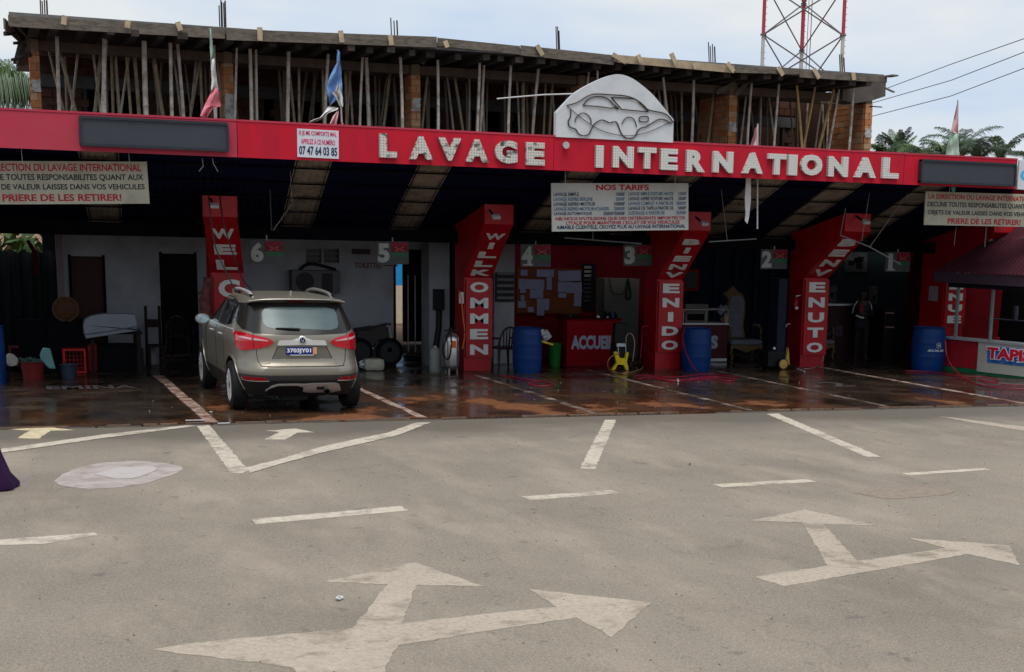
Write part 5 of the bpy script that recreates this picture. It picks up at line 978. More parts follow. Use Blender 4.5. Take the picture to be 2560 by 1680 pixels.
hose([P(1000, 685), P(940, 700), P(895, 750), P(890, 800), G3(930, 850), G3(1050, 868), G3(1180, 835), G3(1220, 800), G3(1190, 770), G3(1130, 775), G3(1110, 800), G3(1160, 820)], mat('orange_grey_hose', (.33, .17, .10), .5), .011, 'wide coil of orange grey hose round the pressure washer')
hose([P(1270, 430, .2), P(1215, 435, .2), P(1210, 520, .1), P(1200, 650), P(1190, 760), G3(1150, 800), G3(1100, 780), G3(1080, 720 + 60)], HR, .009, 'thin red hose hanging left of the BIENVENIDO column')
hose([G3(2120, 905), G3(1900, 880), G3(1760, 878), G3(1500, 905), G3(1250, 885), G3(1145, 895), G3(1180, 915), G3(1300, 905), G3(1450, 930), G3(1600, 932), G3(1800, 905), G3(1950, 905), G3(2070, 930), G3(2000, 938), G3(1850, 915), G3(1700, 925), G3(1500, 938), G3(1330, 915)], HR, .010, 'long tangled crimson hose lying in front of the BIENVENIDO column')
tag(MB().tube([G3(1540, 925, .035), G3(1545, 940, .035)], .02, 6).build('hose_clamp', GALV), 'small metal clamp on the tangled crimson hose', 'clamp')
b_ = at(*r3(1590, 470), 28.6); hose([b_, at(*r3(1585, 540), 28.4), at(*r3(1620, 680), 28.2), at(*r3(1680, 800), 28.0), G3(1750, 878)], HR, .010, 'crimson hose running from the blue barrel right of BIENVENIDO to the floor')
hose([G3(-120, 890), G3(0, 900), G3(150, 930), G3(280, 940), G3(375, 965), G3(330, 985), G3(200, 980), G3(160, 965), G3(230, 950)], HR, .010, 'crimson hose curling on the floor in front of the barrel by WILLKOMMEN')
g4 = lambda x, y, z=.03: gz(*k(1920, 700, x, y), z)
hose([g4(1280, 845), g4(1500, 855), g4(1750, 890), g4(2000, 900), g4(2140, 925), g4(2080, 938), g4(1950, 925), g4(2100, 960), g4(2400, 985)], HR, .010, 'crimson hose on the floor beside the kiosk')
b_ = at(*k(1920, 700, 1650, 560), 26.9); hose([b_, at(*k(1920, 700, 1660, 690), 26.7), at(*k(1920, 700, 1710, 800), 26.6), g4(1850, 930), g4(2050, 990), g4(2400, 1015), g4(2700, 1020)], mat('dark_red_hose', (.22, .01, .02), .4), .012, 'dark red hose hanging from the SOLIS barrel and running right')
hose([at(*k(1920, 700, 515, 700), 28.9), g4(500, 760, .2), g4(440, 810, .04), g4(340, 825), g4(220, 790), g4(200, 790)], HOSE, .009, 'pale hose at the foot of the BENVENUTO column')
hose([g4(270, 825), g4(300, 835), g4(340, 852)], WHT, .014, 'white spray nozzle lying before the BENVENUTO column', 'spray_nozzle')
# display case with white papers on it
g = gp(1710, 898); y0 = 30.4; P = lambda x, y, dy=0: at(*r3(x, y), y0 + dy)
x0, x1 = P(1585, 600).x, P(1998, 600).x; zt = P(1700, 400).z; zg = P(1700, 275).z
t = thing('display_counter', (x0, y0, 0), 'glass topped display counter with a dark red front between the BIENVENIDO column and the throne', 'counter')
box(x0, x1, y0, y0 + .5, .012, zt - .04).build('front', mat('counter_dark_red', (.05, .003, .007), .5), t); box(x0 - .02, x1 + .02, y0 - .02, y0 + .52, zt - .035, zt).build('ledge', GALV, t)
for a, b in (((x0, y0, zt), (x0, y0, zg)), ((x1, y0, zt), (x1, y0, zg)), ((x0, y0, zg), (x1, y0, zg)), ((x0, y0 + .5, zg), (x1, y0 + .5, zg)), ((P(1800, 300).x, y0, zt), (P(1812, 300).x, y0, zg))): MB().beam(a, b, .015, .015).build('frame_bar', mat('dull_alu', (.25, .24, .22), .4, .5), t)
e0, e1 = P(1840, 640), P(1892, 515); text('S', mat('accueil_white', (.28, .30, .38), .5), t, (e0.x, y0 - .004, e0.z), (1, 0, 0), (0, 0, 1), e1.x - e0.x + .06, e1.z - e0.z, .06)
for a, b in (((x0, .012), (x1, .03)),): box(x0, x1, y0 - .02, y0 - .002, .03, .09).build('plinth', GALV, t)
q0, q1 = P(1600, 378, .2), P(1818, 225, .2); tb = thing('paper_carton', (q0.x, y0 + .2, zt), 'pale carton standing inside the display counter', 'carton'); box(q0.x, q1.x, y0 + .15, y0 + .4, zt + .004, q1.z).build('carton_body', mat('dim_carton', (.10, .09, .085), .8), tb); box(q0.x + .05, q1.x - .1, y0 + .13, y0 + .148, zt + .05, zg - .1).build('dark_panel', DARK, tb)
c = P(1960, 320, .1); mb = MB()
for i in range(9): mb.box(c + Vector((random.uniform(-.08, .1), random.uniform(-.05, .05), random.uniform(-.12, .16))), (.09, .02, .12), Matrix.Rotation(random.uniform(-.8, .8), 3, 'Y') @ Matrix.Rotation(random.uniform(-.5, .5), 3, 'X'))
tag(mb.build('tissue_heap', mat('dim_white_cloth', (.13, .13, .17), .8)), 'crumpled bluish white cloth at the right end of the display counter', 'cloth')
q0, q1 = P(1970, 380), P(2000, 330); tag(box(q0.x, q1.x, y0 - .03, y0 + .06, zt + .003, q1.z).build('small_pot', mat('peach_pot', (.3, .15, .08), .6)), 'small peach coloured pot on the display counter edge', 'pot')
# throne chairs
def throne(P, y0, t):
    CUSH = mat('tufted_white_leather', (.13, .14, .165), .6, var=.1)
    bk = [P(532, 830), P(530, 600), P(545, 480), P(570, 445), P(640, 440), P(672, 480), P(668, 600), P(655, 720), P(665, 830)]
    MB().poly(bk, (0, .10, 0)).build('back_cushion', CUSH, t, bevel=.02)
    fr = [P(528, 840), P(520, 600), P(535, 470), P(480, 425), P(530, 400), P(575, 350), P(620, 400), P(665, 430), P(690, 500), P(688, 620), P(672, 730), P(690, 840)]
    MB().poly([p + Vector((0, .04, 0)) for p in fr], (0, .10, 0)).build('back_frame', GOLD, t, bevel=.01)
    for i in range(4):
        for j in range(2): c = P(565 + 55 * j, 520 + 75 * i, -.012); MB().lathe(c, [(.012, 0), (.005, -.01)], 8, 'y').build('button', DARK, t)
    a, b = P(540, 895, -.45), P(835, 895, -.45); zs = P(700, 860, -.2).z
    MB().bx(a.x, b.x, y0 - .5, y0 - .02, zs - .08, zs + .03).build('seat', CUSH, t, bevel=.04)
    mb = MB().bx(a.x, b.x, y0 - .49, y0 - .03, zs - .13, zs - .083); c = (a.x + b.x) / 2; mb.poly([(a.x + .03, y0 - .5, zs - .13), (b.x - .03, y0 - .5, zs - .13), (c + .15, y0 - .5, zs - .19), (c, y0 - .5, zs - .25), (c - .15, y0 - .5, zs - .19)], (0, .02, 0)); mb.build('apron', GOLD, t)
    for xx in (a.x + .05, b.x - .05):
        for yy, s in ((y0 - .47, -1), (y0 - .06, 1)): MB().tube(curve([(xx, yy, zs - .13), (xx + (.03 if xx > c else -.03), yy, zs - .22), (xx, yy, zs - .33), (xx + (.02 if xx > c else -.02), yy + s * .02, .014)], 4), [.035] * 3 + [.03] * 3 + [.022] * 7, 8).build('leg', GOLD, t)
    for xx in (a.x + .02, b.x - .02):
        MB().tube(curve([(xx, y0, zs + .30), (xx, y0 - .2, zs + .31), (xx, y0 - .40, zs + .28), (xx, y0 - .42, zs + .05)], 4), .022, 8).build('armrest', GOLD, t); MB().bx(xx - .03, xx + .03, y0 - .32, y0 - .08, zs + .33, zs + .36).build('arm_pad', CUSH, t, bevel=.01)
y0 = gp(*s5(560, 1045)).y + .45; P1 = lambda x, y, dy=0: at(*s5(x, y), y0 + dy)
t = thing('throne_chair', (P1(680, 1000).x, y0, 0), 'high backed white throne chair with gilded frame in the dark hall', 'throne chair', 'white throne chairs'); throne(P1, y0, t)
y1 = y0; dx = at(*s5(1508, 890), y0 - .45).x - P1(835, 895, -.45).x
t2 = copy_tree(t, 'white throne chair half hidden behind the BENVENUTO column', (t.location.x + dx, t.location.y, 0))
# tall dark machine with yellow wheel
g = gp(*s5(1020, 1130)); y0 = g.y
P = lambda x, y, dy=0: at(*s5(x, y), y0 + dy)
t = thing('vacuum_machine', (P(1020, 1100).x, y0, 0), 'tall dark navy machine on a yellow wheel left of the BENVENUTO column', 'machine')
q0, q1 = P(965, 1050, .1), P(1085, 280, .1); box(q0.x, q1.x, y0 + .1, y0 + .5, .15, q1.z).build('housing', mat('dark_navy_metal', (.006, .010, .022), .6, .1), t, bevel=.03)
q0 = P(900, 1090); q1 = P(1075, 960); box(q0.x, q1.x, y0 + .05, y0 + .5, .05, q1.z).build('base', BLK, t, bevel=.03)
MB().poly([P(1085, 925), P(1095, 1080), P(1070, 1085), P(1060, 1040)], (0, .1, 0)).build('yellow_guard', mat('dull_yellow_plastic', (.5, .3, .07), .5), t)
c = P(1028, 1105); R_ = .115; MB().lathe((c.x, y0 - .03, R_ + .012), [(R_, 0), (R_, .08)], 24, 'y').build('tyre', RUBB, t); MB().lathe((c.x, y0 - .034, R_ + .012), [(R_ * .82, .0), (R_ * .82, -.006), (.03, -.02)], 24, 'y').build('hub', mat('dull_yellow_plastic', (.5, .3, .07), .5), t)
c = P(970, 935); MB().lathe((c.x, y0 + .09, c.z), [(.03, .01), (.03, -.01)], 12, 'y').build('knob', GALV, t)
tag(MB().tube(curve([P(1060, 735), P(1065, 715), P(1085, 705), P(1100, 705)], 3), .009, 5).build('spray_gun_hook', GALV), 'small silver hook on the side of the BENVENUTO column', 'hook')
# fire extinguisher
p = at(*s5(1135, 575), 29.2); q = at(*s5(1135, 450), 29.2); t = thing('fire_extinguisher', (p.x, 29.2, p.z), 'red fire extinguisher on the left side of the BENVENUTO column', 'fire extinguisher')
h = q.z - p.z; MB().lathe((p.x, 29.15, p.z), [(.055, 0), (.062, .02), (.062, h * .8), (.03, h * .93), (.02, h)], 14).build('cylinder', mat('extinguisher_red', (.22, .005, .012), .3), t); MB().beam((p.x, 29.15, q.z + .01), (p.x + .12, 29.1, q.z + .03), .02, .02).build('handle', GALV, t); box(p.x - .035, p.x + .035, 29.08, 29.09, p.z + .02, p.z + .07).build('label', WHT, t)
# stainless foam tank
c2 = lambda x, y: k(640, 700, x, y)
g = gp(*c2(1825, 870)); y0 = g.y; P = lambda x, y, dy=0: at(*c2(x, y), y0 + dy)
x0, x1 = P(1757, 700).x, P(1907, 700).x; r = (x1 - x0) / 2; c = Vector(((x0 + x1) / 2, y0 + r, 0)); zb, zt = P(1825, 855).z, P(1825, 505).z
t = thing('foam_tank', (c.x, c.y, 0), 'stainless steel foam tank with an orange label left of the WILLKOMMEN column', 'tank')
pr = [(.03, zb), (r * .5, zb + .02), (r * .85, zb + .06), (r, zb + .13), (r, zt - .12), (r * .9, zt - .05), (r * .6, zt), (.05, zt + .03)]
MB().lathe((c.x, c.y, 0), pr, 28).build('vessel', STEEL, t)
MB().lathe((c.x, c.y, zt + .02), [(.04, 0), (.05, .05), (.03, .10)], 12).build('valve', BLK, t); MB().beam((c.x - .12, c.y, zt + .06), (c.x + .12, c.y, zt + .06), .04, .03).build('collar', BLK, t)
for a in (0, 2.1, 4.2): MB().tube([(c.x + math.cos(a) * r * .75, c.y + math.sin(a) * r * .75, zb + .1), (c.x + math.cos(a) * r * .8, c.y + math.sin(a) * r * .8, .012)], .015, 6).build('leg', STEEL, t)
q0, q1 = P(1820, 632), P(1876, 565); mb = MB(); n = 6
for i in range(n + 1): a = math.radians(-105 + 38 * i / n); mb.v += [Vector((c.x + math.cos(a) * (r + .004), c.y + math.sin(a) * (r + .004), z)) for z in (q0.z, q1.z)]
mb.f = [(2 * i, 2 * i + 2, 2 * i + 3, 2 * i + 1) for i in range(n)]; mb.build('label', mat('orange_label', (.65, .13, .02), .5), t)
MB().tube(curve([(c.x - .03, c.y - .05, zt + .04), P(1775, 540, .05), P(1742, 620), P(1742, 690), P(1765, 735), P(1800, 715), P(1815, 600), P(1812, 500)], 5), .016, 6).build('hose', BLK, t)
hose([P(1880, 100, .1), P(1905, 150), P(1925, 350), P(1940, 500), P(1920, 640)], mat('orange_hose', (.5, .13, .03), .5), .012, 'orange hose hanging beside the WILLKOMMEN column')
# white containers
x0, x1 = P(1637, 700, .3).x, P(1748, 700, .3).x; t = thing('white_drum', ((x0 + x1) / 2, y0 + .4, 0), 'dirty white plastic drum between the pillar and the foam tank', 'drum'); zt = P(1690, 640, .3).z; r = (x1 - x0) / 2
MB().lathe(((x0 + x1) / 2, y0 + .5, .012), [(r * .9, 0), (r, .04), (r, zt - .08), (r * .8, zt - .03), (r * .3, zt)], 20).build('drum_body', WHW if 0 else mat('dirty_drum', (.28, .29, .27), .6, dirt=(.15, .14, .1), damt=.6), t); MB().lathe(((x0 + x1) / 2, y0 + .5, zt), [(r * .3, .01), (r * .3, .04)], 12).build('cap', WHT, t)
g = gp(*c2(1085, 846)); y0 = g.y; P = lambda x, y, dy=0: at(*c2(x, y), y0 + dy); a, b = P(975, 840), P(1200, 735); h = b.z
t = thing('jerrycan', (a.x, y0, 0), 'dirty white jerrycan lying on its side right of the car', 'jerrycan'); box(a.x + .08, b.x, y0, y0 + .3, .012, h).build('can_body', mat('dirty_jerrycan', (.42, .40, .32), .5, dirt=(.2, .17, .1), damt=.6, ds=5), t, bevel=.06)
MB().lathe((a.x, y0 + .1, h * .55), [(.035, 0), (.035, .09)], 12, 'x').build('cap', WHT, t); MB().tube(curve([(a.x + .07, y0 + .15, h * .8), (a.x + .02, y0 + .15, h * .7), (a.x + .02, y0 + .15, h * .4), (a.x + .08, y0 + .15, h * .3)], 3), .02, 6).build('handle', WHT, t)
# motorcycle
y0 = 30.3; P = lambda x, y, dy=0: at(*c2(x, y), y0 + dy)
t = thing('motorcycle', (P(1080, 700).x, y0, 0), 'black motorcycle parked in the dark behind the car', 'motorcycle')
for x in (960, 1240):
    c = P(x, 660); MB().lathe((c.x, y0, .285), [(.20, -.04), (.27, -.045), (.28, 0), (.27, .045), (.20, .04)], 24, 'y').build('tyre', DARK, t); MB().lathe((c.x, y0 - .05, .28), [(.20, -.0), (.17, .005)], 20, 'y').build('rim', mat('dark_rim', (.012, .012, .012), .5, .2), t)
MB().poly([P(940, 480), P(1000, 455), P(1230, 400), P(1265, 405), P(1225, 455), P(1280, 560), P(1230, 600), P(1150, 560), P(1100, 620), P(1000, 620), P(930, 540)], (0, .22, 0)).build('fairing', mat('black_gloss_paint', (.008, .008, .01), .15), t, bevel=.04)
MB().poly([P(925, 455), P(1090, 430), P(1110, 460), P(930, 490)], (0, .24, 0)).build('seat', BLK, t, bevel=.02)
MB().tube([P(1215, 430, -.25), P(1235, 400, .1), P(1210, 430, .4)], .015, 8).build('handlebar', STEEL, t); MB().tube([P(1235, 420), P(1275, 660)], .03, 8).build('fork', STEEL, t); MB().tube([P(900, 650), P(1090, 640)], .04, 8).build('exhaust', STEEL, t); MB().lathe(P(1245, 650, -.05), [(.05, 0), (.05, .03)], 14, 'y').build('disc', GALV, t)
# plastic chairs
def pchair(x, y, rz, m, label, sc=1.0):
    t = thing('plastic_chair', (x, y, .012), label, 'chair', 'plastic chairs in the shade'); Mz = Matrix.Translation((x, y, .012)) @ Matrix.Rotation(rz, 4, 'Z') @ Matrix.Scale(sc, 4)
    T = lambda pts: [(Mz @ Vector(p)) for p in pts]
    MB().poly(T([(-.22, -.22, .42), (.22, -.22, .42), (.20, .2, .40), (-.20, .2, .40)]), (0, 0, .03)).build('seat', m, t, bevel=.01)
    MB().tube(T([(math.cos(a) * .22, .2 + .05 * math.sin(a), .42 + .42 * math.sin(a) ** .8) for a in [math.pi * i / 12 for i in range(13)]]), .02, 6).build('back_rim', m, t)
    for i in range(5): xx = -.14 + .07 * i; MB().tube(T([(xx * .8, .21, .42), (xx, .25, .42 + .42 * (1 - (xx / .22) ** 2) ** .5)]), .012, 5).build('back_slat', m, t)
    for sx in (-1, 1):
        MB().tube(T([(sx * .22, .2, .62), (sx * .26, .0, .62), (sx * .25, -.2, .60), (sx * .24, -.22, .44)]), .02, 6).build('armrest', m, t)
        for sy in (-1, 1): MB().tube(T([(sx * .21, sy * .2, .42), (sx * .25, sy * .25, 0)]), [.03, .02], 6).build('leg', m, t)
g = gp(*c2(2330, 840)); pchair(g.x, g.y + .2, math.pi + .2, mat('wine_plastic', (.035, .01, .014), .4), 'dark wine plastic chair right of the WILLKOMMEN column')
c1 = lambda x, y: k(0, 700, x, y)
g = gp(*c1(1680, 720)); pchair(g.x, g.y, math.pi - .3, mat('black_chair_plastic', (.012, .012, .014), .4), 'black plastic chair in the shade left of the car')
# ------------------------------------------------------------------ clutter in the leftmost bay
def tubshape(c, r0, r1, h, m, t, name='tub', n=20):
    MB().lathe(c, [(r0, 0), (r1, h), (r1 + .02, h + .005), (r1 + .02, h + .02), (r1 - .01, h + .02), (r0 * .95, .03)], n).build(name, m, t)
def onfl(x, y): return gz(*c1(x, y), .012)
g = onfl(300, 935); y0 = g.y; P = lambda x, y, dy=0: at(*c1(x, y), y0 + dy)
a, b = P(195, 900), P(430, 900); c = ((a.x + b.x) / 2, y0 + .25, .012); t = thing('basin', c, 'dark red plastic basin full of rags on the floor at the left', 'basin', 'plastic basins at the left'); r = (b.x - a.x) / 2; h = P(300, 785).z
tubshape(c, r * .8, r * .98, h, mat('dark_red_plastic', (.16, .015, .015), .5), t)
mb = MB()
for i in range(14): mb.box(Vector(c) + Vector((random.uniform(-r * .7, r * .7), random.uniform(-.15, .1), h + random.uniform(0, .05))), (.16, .12, .03), Matrix.Rotation(random.uniform(-.6, .6), 3, 'Y') @ Matrix.Rotation(random.uniform(-3, 3), 3, 'Z'))
tag(mb.build('rag_heap', mat('rag_green_grey', (.05, .10, .08), .9, var=.7, vs=9)), 'greenish grey rags heaped in the dark red basin', 'rags')
a, b = P(570, 880, -.05), P(735, 880, -.05); c = ((a.x + b.x) / 2, y0 + .35, .012); t = thing('basin', c, 'dark blue plastic basin in front of the red crate', 'basin', 'plastic basins at the left'); tubshape(c, (b.x - a.x) * .4, (b.x - a.x) * .5, P(650, 810).z * .95, mat('slate_blue_plastic', (.03, .045, .07), .5), t)
def crate(P, q, y0, m, label):
    (xa, ya), (xb, yb) = q; a, b = P(xa, yb), P(xb, ya); t = thing('crate', (a.x, y0, 0), label, 'crate', 'red plastic crates'); w = .035; z0 = max(a.z, .014); z1 = b.z
    for f in ((a.x, b.x, z0, z0 + w), (a.x, b.x, z1 - w, z1), (a.x, a.x + w, z0 + w, z1 - w), (b.x - w, b.x, z0 + w, z1 - w)): box(f[0], f[1], y0, y0 + .28, f[2], f[3]).build('side_panel', m, t)
    n = 6
    for i in range(1, n): x = a.x + (b.x - a.x) * i / n; box(x - .008, x + .008, y0 + .26, y0 + .275, z0 + w, z1 - w).build('slat', m, t)
    for i in range(1, 6): z = z0 + (z1 - z0) * i / 6; box(a.x + w, b.x - w, y0 + .25, y0 + .259, z - .008, z + .008).build('slat', m, t)
RP = mat('red_crate_plastic', (.38, .014, .014), .45)
g = onfl(700, 870); y0 = g.y; P = lambda x, y, dy=0: at(*c1(x, y), y0 + dy); crate(P, ((592, 640), (795, 868)), y0, RP, 'bright red plastic crate standing on its side at the left')
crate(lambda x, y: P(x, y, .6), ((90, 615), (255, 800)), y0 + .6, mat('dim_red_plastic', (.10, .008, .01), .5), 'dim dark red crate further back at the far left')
g = onfl(885, 850); y0 = g.y; P = lambda x, y, dy=0: at(*c1(x, y), y0 + dy); a, b = P(820, 850), P(952, 598); t = thing('red_canister', (a.x, y0, 0), 'bright red plastic canister next to the red crate', 'canister')
box(a.x, b.x, y0, y0 + .2, .012, b.z - .03).build('canister_body', RP, t, bevel=.02); box(a.x + .03, b.x - .03, y0 + .08, y0 + .12, b.z - .028, b.z).build('handle', RP, t); MB().lathe((b.x - .05, y0 + .05, b.z - .03), [(.025, 0), (.025, .03)], 10).build('cap', BLK, t)
P = lambda x, y, dy=0: at(*c1(x, y), 27.0 + dy)
tag(MB().poly([P(370, 700), P(400, 630), P(470, 640), P(490, 720), P(520, 830), P(455, 825), P(380, 740)], (0, .12, 0)).build('teal_cloth', mat('teal_cloth', (.06, .14, .15), .8), bevel=.02), 'teal cloth hanging over the things behind the dark red basin', 'cloth')
tag(MB().poly([P(58, 700), P(90, 685), P(130, 700), P(175, 740), P(165, 790), P(100, 810), P(62, 790)], (0, .2, 0)).build('white_sack', mat('grimy_sack', (.15, .15, .14), .9, var=.3), bevel=.04), 'grimy white sack beside the blue barrel at the left edge', 'sack')
# pale car seat shell lying on a dark table
P = lambda x, y, dy=0: at(*c1(x, y), 29.2 + dy)
t = thing('pale_panel', tuple(P(1000, 480)), 'pale grey padded panel lying tilted on the dark table at the left', 'panel')
MB().poly([P(778, 420), P(790, 370), P(850, 335), P(960, 315), P(1180, 315), P(1255, 325), P(1272, 400), P(1280, 470), P(1230, 480), P(1000, 515), P(800, 546), P(785, 500)], (0, .30, 0)).build('padding', mat('pale_grey_vinyl', (.20, .215, .25), .6, var=.08), t, bevel=.04)
MB().tube([P(786, 505, -.012), P(1000, 478, -.012), P(1275, 430, -.012)], .012, 6).build('seam', mat('seam_grey', (.12, .13, .15), .6), t)
t = thing('dark_table', (P(1000, 600).x, 29.7, 0), 'dark wooden table under the pale panel', 'table'); a, b = P(830, 560), P(1330, 520); DKW = mat('dark_stained_wood', (.018, .012, .010), .7, spec=.1); box(a.x, b.x, 29.3, 30.2, .70, .74).build('tabletop', DKW, t)
for xx in (a.x + .06, b.x - .06):
    for yy in (29.37, 30.12): box(xx - .03, xx + .03, yy - .03, yy + .03, .012, .70).build('leg', DKW, t)
t = thing('dark_boxes', (a.x, 29.6, 0), 'dark crates stored under the table', 'box'); box(a.x + .15, a.x + .8, 29.5, 30.0, .012, .5).build('crate_body', DARK, t); box(a.x + .95, b.x - .15, 29.6, 30.05, .012, .42).build('crate_body', BLK, t)
# wooden chair with two posts
P = lambda x, y, dy=0: at(*c1(x, y), 30.4 + dy); WC = mat('dull_wood', (.022, .013, .011), .8, spec=.1)
t = thing('wooden_chair', (P(1420, 700).x, 30.4, 0), 'old wooden chair with tall posts against the white back wall', 'chair'); x0, x1 = P(1362, 500).x, P(1488, 500).x
for xx in (x0, x1): box(xx - .025, xx + .025, 30.4, 30.45, .012, P(1362, 240).z).build('post', WC, t); box(xx - .025, xx + .025, 29.95, 30.0, .012, .42).build('leg', WC, t)
box(x0 - .03, x1 + .03, 29.93, 30.398, .42, .45).build('seat', WC, t); a = P(1400, 470).z; box(x0 + .026, x1 - .026, 30.41, 30.44, P(1400, 440).z, P(1400, 365).z).build('backrest', WC, t)
q = P(1430, 520, -.3); box(q.x - .06, q.x + .03, 30.15, 30.2, .10, .42).build('hanging_cloth', WHW, t)
# round wicker lid
P = lambda x, y, dy=0: at(*c1(x, y), 29.6 + dy); c = P(610, 270); t = thing('cane_bundle', (c.x, 29.6, .0), 'round brownish orange wicker basket leaning at the left', 'basket'); r = (P(740, 270).x - P(480, 270).x) / 2
r *= .9; MB().lathe((c.x, 29.6, c.z), [(r * .98, .1), (r, 0), (r * .8, -.04), (r * .4, -.07), (.02, -.08)], 26, 'y').build('basket', mat('wicker_orange', (.07, .028, .010), .8, var=.35, vs=20), t); MB().tube([(c.x + math.cos(a) * r, 29.57, c.z + math.sin(a) * r) for a in [math.pi * 2 * i / 24 for i in range(25)]], .02, 6).build('rim', mat('wicker_rim', (.08, .04, .02), .8), t)
box(c.x - .3, c.x + .3, 29.65, 29.9, .012, c.z - r * .8).build('dark_chest', DARK, t)
t = thing('dark_cupboard', (P(400, 600).x, 29.9, 0), 'low dark cupboard at the left below the wicker basket', 'cupboard'); a, b = P(180, 700), P(760, 480); box(a.x, b.x, 29.9, 30.3, .012, P(400, 400).z).build('cupboard_body', DARK, t); box(a.x, b.x, 29.88, 30.32, P(400, 400).z + .002, P(400, 400).z + .03).build('cupboard_top', DARK, t)
# mannequin-like plant bundle at the WELCOME column
P = lambda x, y, dy=0: at(*c1(x, y), 28.7 + dy)
tag(MB().tube(curve([P(1925, 700), P(1915, 300), P(1905, 180), P(1925, 60), P(1935, -20)], 5), [.09] * 6 + [.10] * 5 + [.08] * 10, 10).build('rolled_mat', mat('mottled_rolled_mat', (.12, .04, .035), .8, var=.6, vs=9)), 'mottled red and cream rolled mat leaning on the WELCOME column', 'mat')
tag(MB().tube([P(1840, 125), P(1880, 110), P(1930, 130), P(1945, 180)], .03, 6).build('branch', BROWN), 'small brown branch poking out beside the rolled mat', 'branch')
# ------------------------------------------------------------------ kiosk
kf = lambda x, y: (2280 + x / 3.718, 560 + y / 3.718)
g0 = gz(*kf(285, 1352), .012); g1 = gz(*kf(1041, 1440), .012); dirk = (g1 - g0).normalized(); g2 = g0 + dirk * 4.2; nrm = Vector((-dirk.y, dirk.x, 0)) * -1
if nrm.x > 0: nrm = -nrm       # points towards the camera side (left)
def onk(x, y, off=0.0):         # point on the kiosk's visible wall
    r = ray(*kf(x, y)); o_ = g0 + nrm * off; s = (o_ - CAMP).dot(nrm) / r.dot(nrm); return CAMP + r * s
kt = thing('kiosk', tuple(g0), 'red kiosk with open counter window and pinkish corrugated roof at the right edge', 'kiosk')
zsill = onk(500, 1062).z; ztopk = onk(900, 618).z; back = -nrm * 1.7
def kwall(s0, s1, z0, z1, th, m, name, off=0.0, parent=kt, label=None):
    a = g0 + dirk * s0 + nrm * off; b = g0 + dirk * s1 + nrm * off; return MB().poly([(a.x, a.y, z0), (b.x, b.y, z0), (b.x, b.y, z1), (a.x, a.y, z1)], -nrm * th).build(name, m, parent, label)
S = lambda p: (p - g0).dot(dirk)
sb = S(onk(612, 1380)); sp_ = S(onk(400, 1045))
kwall(0, 4.2, .10, zsill - .05, .08, mat('kiosk_red', (.30, .012, .02), .45), 'lower_wall'); kwall(-.02, 4.2, .012, .09, .12, mat('kiosk_green_plinth', (.01, .12, .05), .5), 'plinth', .03); kwall(0, 4.2, zsill - .045, zsill, .35, GALV, 'counter_sill', .06)
kwall(0, 4.2, ztopk, ztopk + .12, .08, mat('kiosk_dark_fascia', (.015, .012, .018), .6), 'window_header')
for s_ in (sp_ - .02, sp_ + .95, sp_ + 2.1): kwall(s_, s_ + .05, zsill + .002, ztopk - .002, .05, mat('kiosk_post_grey', (.16, .22, .20), .5), 'window_post', .02)
MB().poly([g0 + back - dirk * .1, g0 + back + dirk * 4.2, g0 + back + dirk * 4.2 + Vector((0, 0, 2)), g0 + back + Vector((0, 0, 2))], back * .05).build('rear_wall', DARK, kt)
MB().poly([g0 + Vector((0, 0, .1)), g0 + back + Vector((0, 0, .1)), g0 + back + Vector((0, 0, zsill - .06)), g0 + Vector((0, 0, zsill - .06))], -dirk * .06).build('end_wall', mat('kiosk_red', (.3, .012, .02)), kt)
kwall(0.0, 4.2, zsill + .35, zsill + .37, .3, mat('kiosk_shelf', (.03, .035, .05), .5), 'shelf', -1.2)
random.seed(3)
PRL = ['tallest dim product box at the near end of the kiosk shelf', 'short bluish product box on the kiosk shelf', 'dim reddish product box on the kiosk shelf', 'low grey product box on the kiosk shelf', 'dim product box at the right end of the kiosk shelf']
for i in range(5): p = g0 + dirk * (.8 + i * .35) - nrm * 1.25; h = (.3, .1, .2, .14, .24)[i]; tag(box(p.x - .04, p.x + .04, p.y - .04, p.y + .04, zsill + .375, zsill + .375 + h).build('shelf_product', mat('shelf_tint_%d' % (i % 4), ((.05, .05, .07), (.03, .05, .06), (.08, .03, .04), (.04, .04, .03))[i % 4], .5)), PRL[i], 'product', 'products on the kiosk shelf')
# roof of the kiosk, corrugated, hipped
e0 = onk(470, 440, .25); eave = []; zev = onk(900, 470, .3).z
A0 = g0 + dirk * (-.15) + nrm * .30; A1 = g0 + dirk * 4.3 + nrm * .30; A0.z = A1.z = zev; rid0 = g0 + dirk * .9 - nrm * .85; rid1 = g0 + dirk * 4.3 - nrm * .85
apex = onk(905, 185, 0).z; rid0.z = rid1.z = max(apex, zev + .45) + .35
PKR = mat('pinkish_roof_sheet', (.065, .018, .026), .8, spec=.06, var=.15, vs=4, dirt=(.03, .009, .013), damt=.5, ds=3)
mb = MB(); n = 84
for i in range(n + 1):
    s = i / n; lo = A0.lerp(A1, s); hi_s = max(0, (s * 4.45 - 1.05) / 3.4); hi = rid0.lerp(rid1, hi_s) if s * 4.45 > 1.05 else A0.lerp(rid0, s * 4.45 / 1.05)
    w_ = Vector((0, 0, .012 if i % 2 else -.012)); mb.v += [lo + w_, hi + w_]
mb.f = [(2 * i, 2 * i + 2, 2 * i + 3, 2 * i + 1) for i in range(n)]; mb.build('roof_sheet', PKR, kt, fix=False)
mb = MB(); B0 = g0 + dirk * (-.15) - nrm * 2.0; B0.z = zev
for i in range(31):
    s = i / 30; lo = A0.lerp(B0, s); hi = A0.lerp(rid0, s * 2) if s < .5 else rid0.lerp(B0, (s - .5) * 2); w_ = dirk * (.012 if i % 2 else -.012); mb.v += [lo + w_, hi + w_]
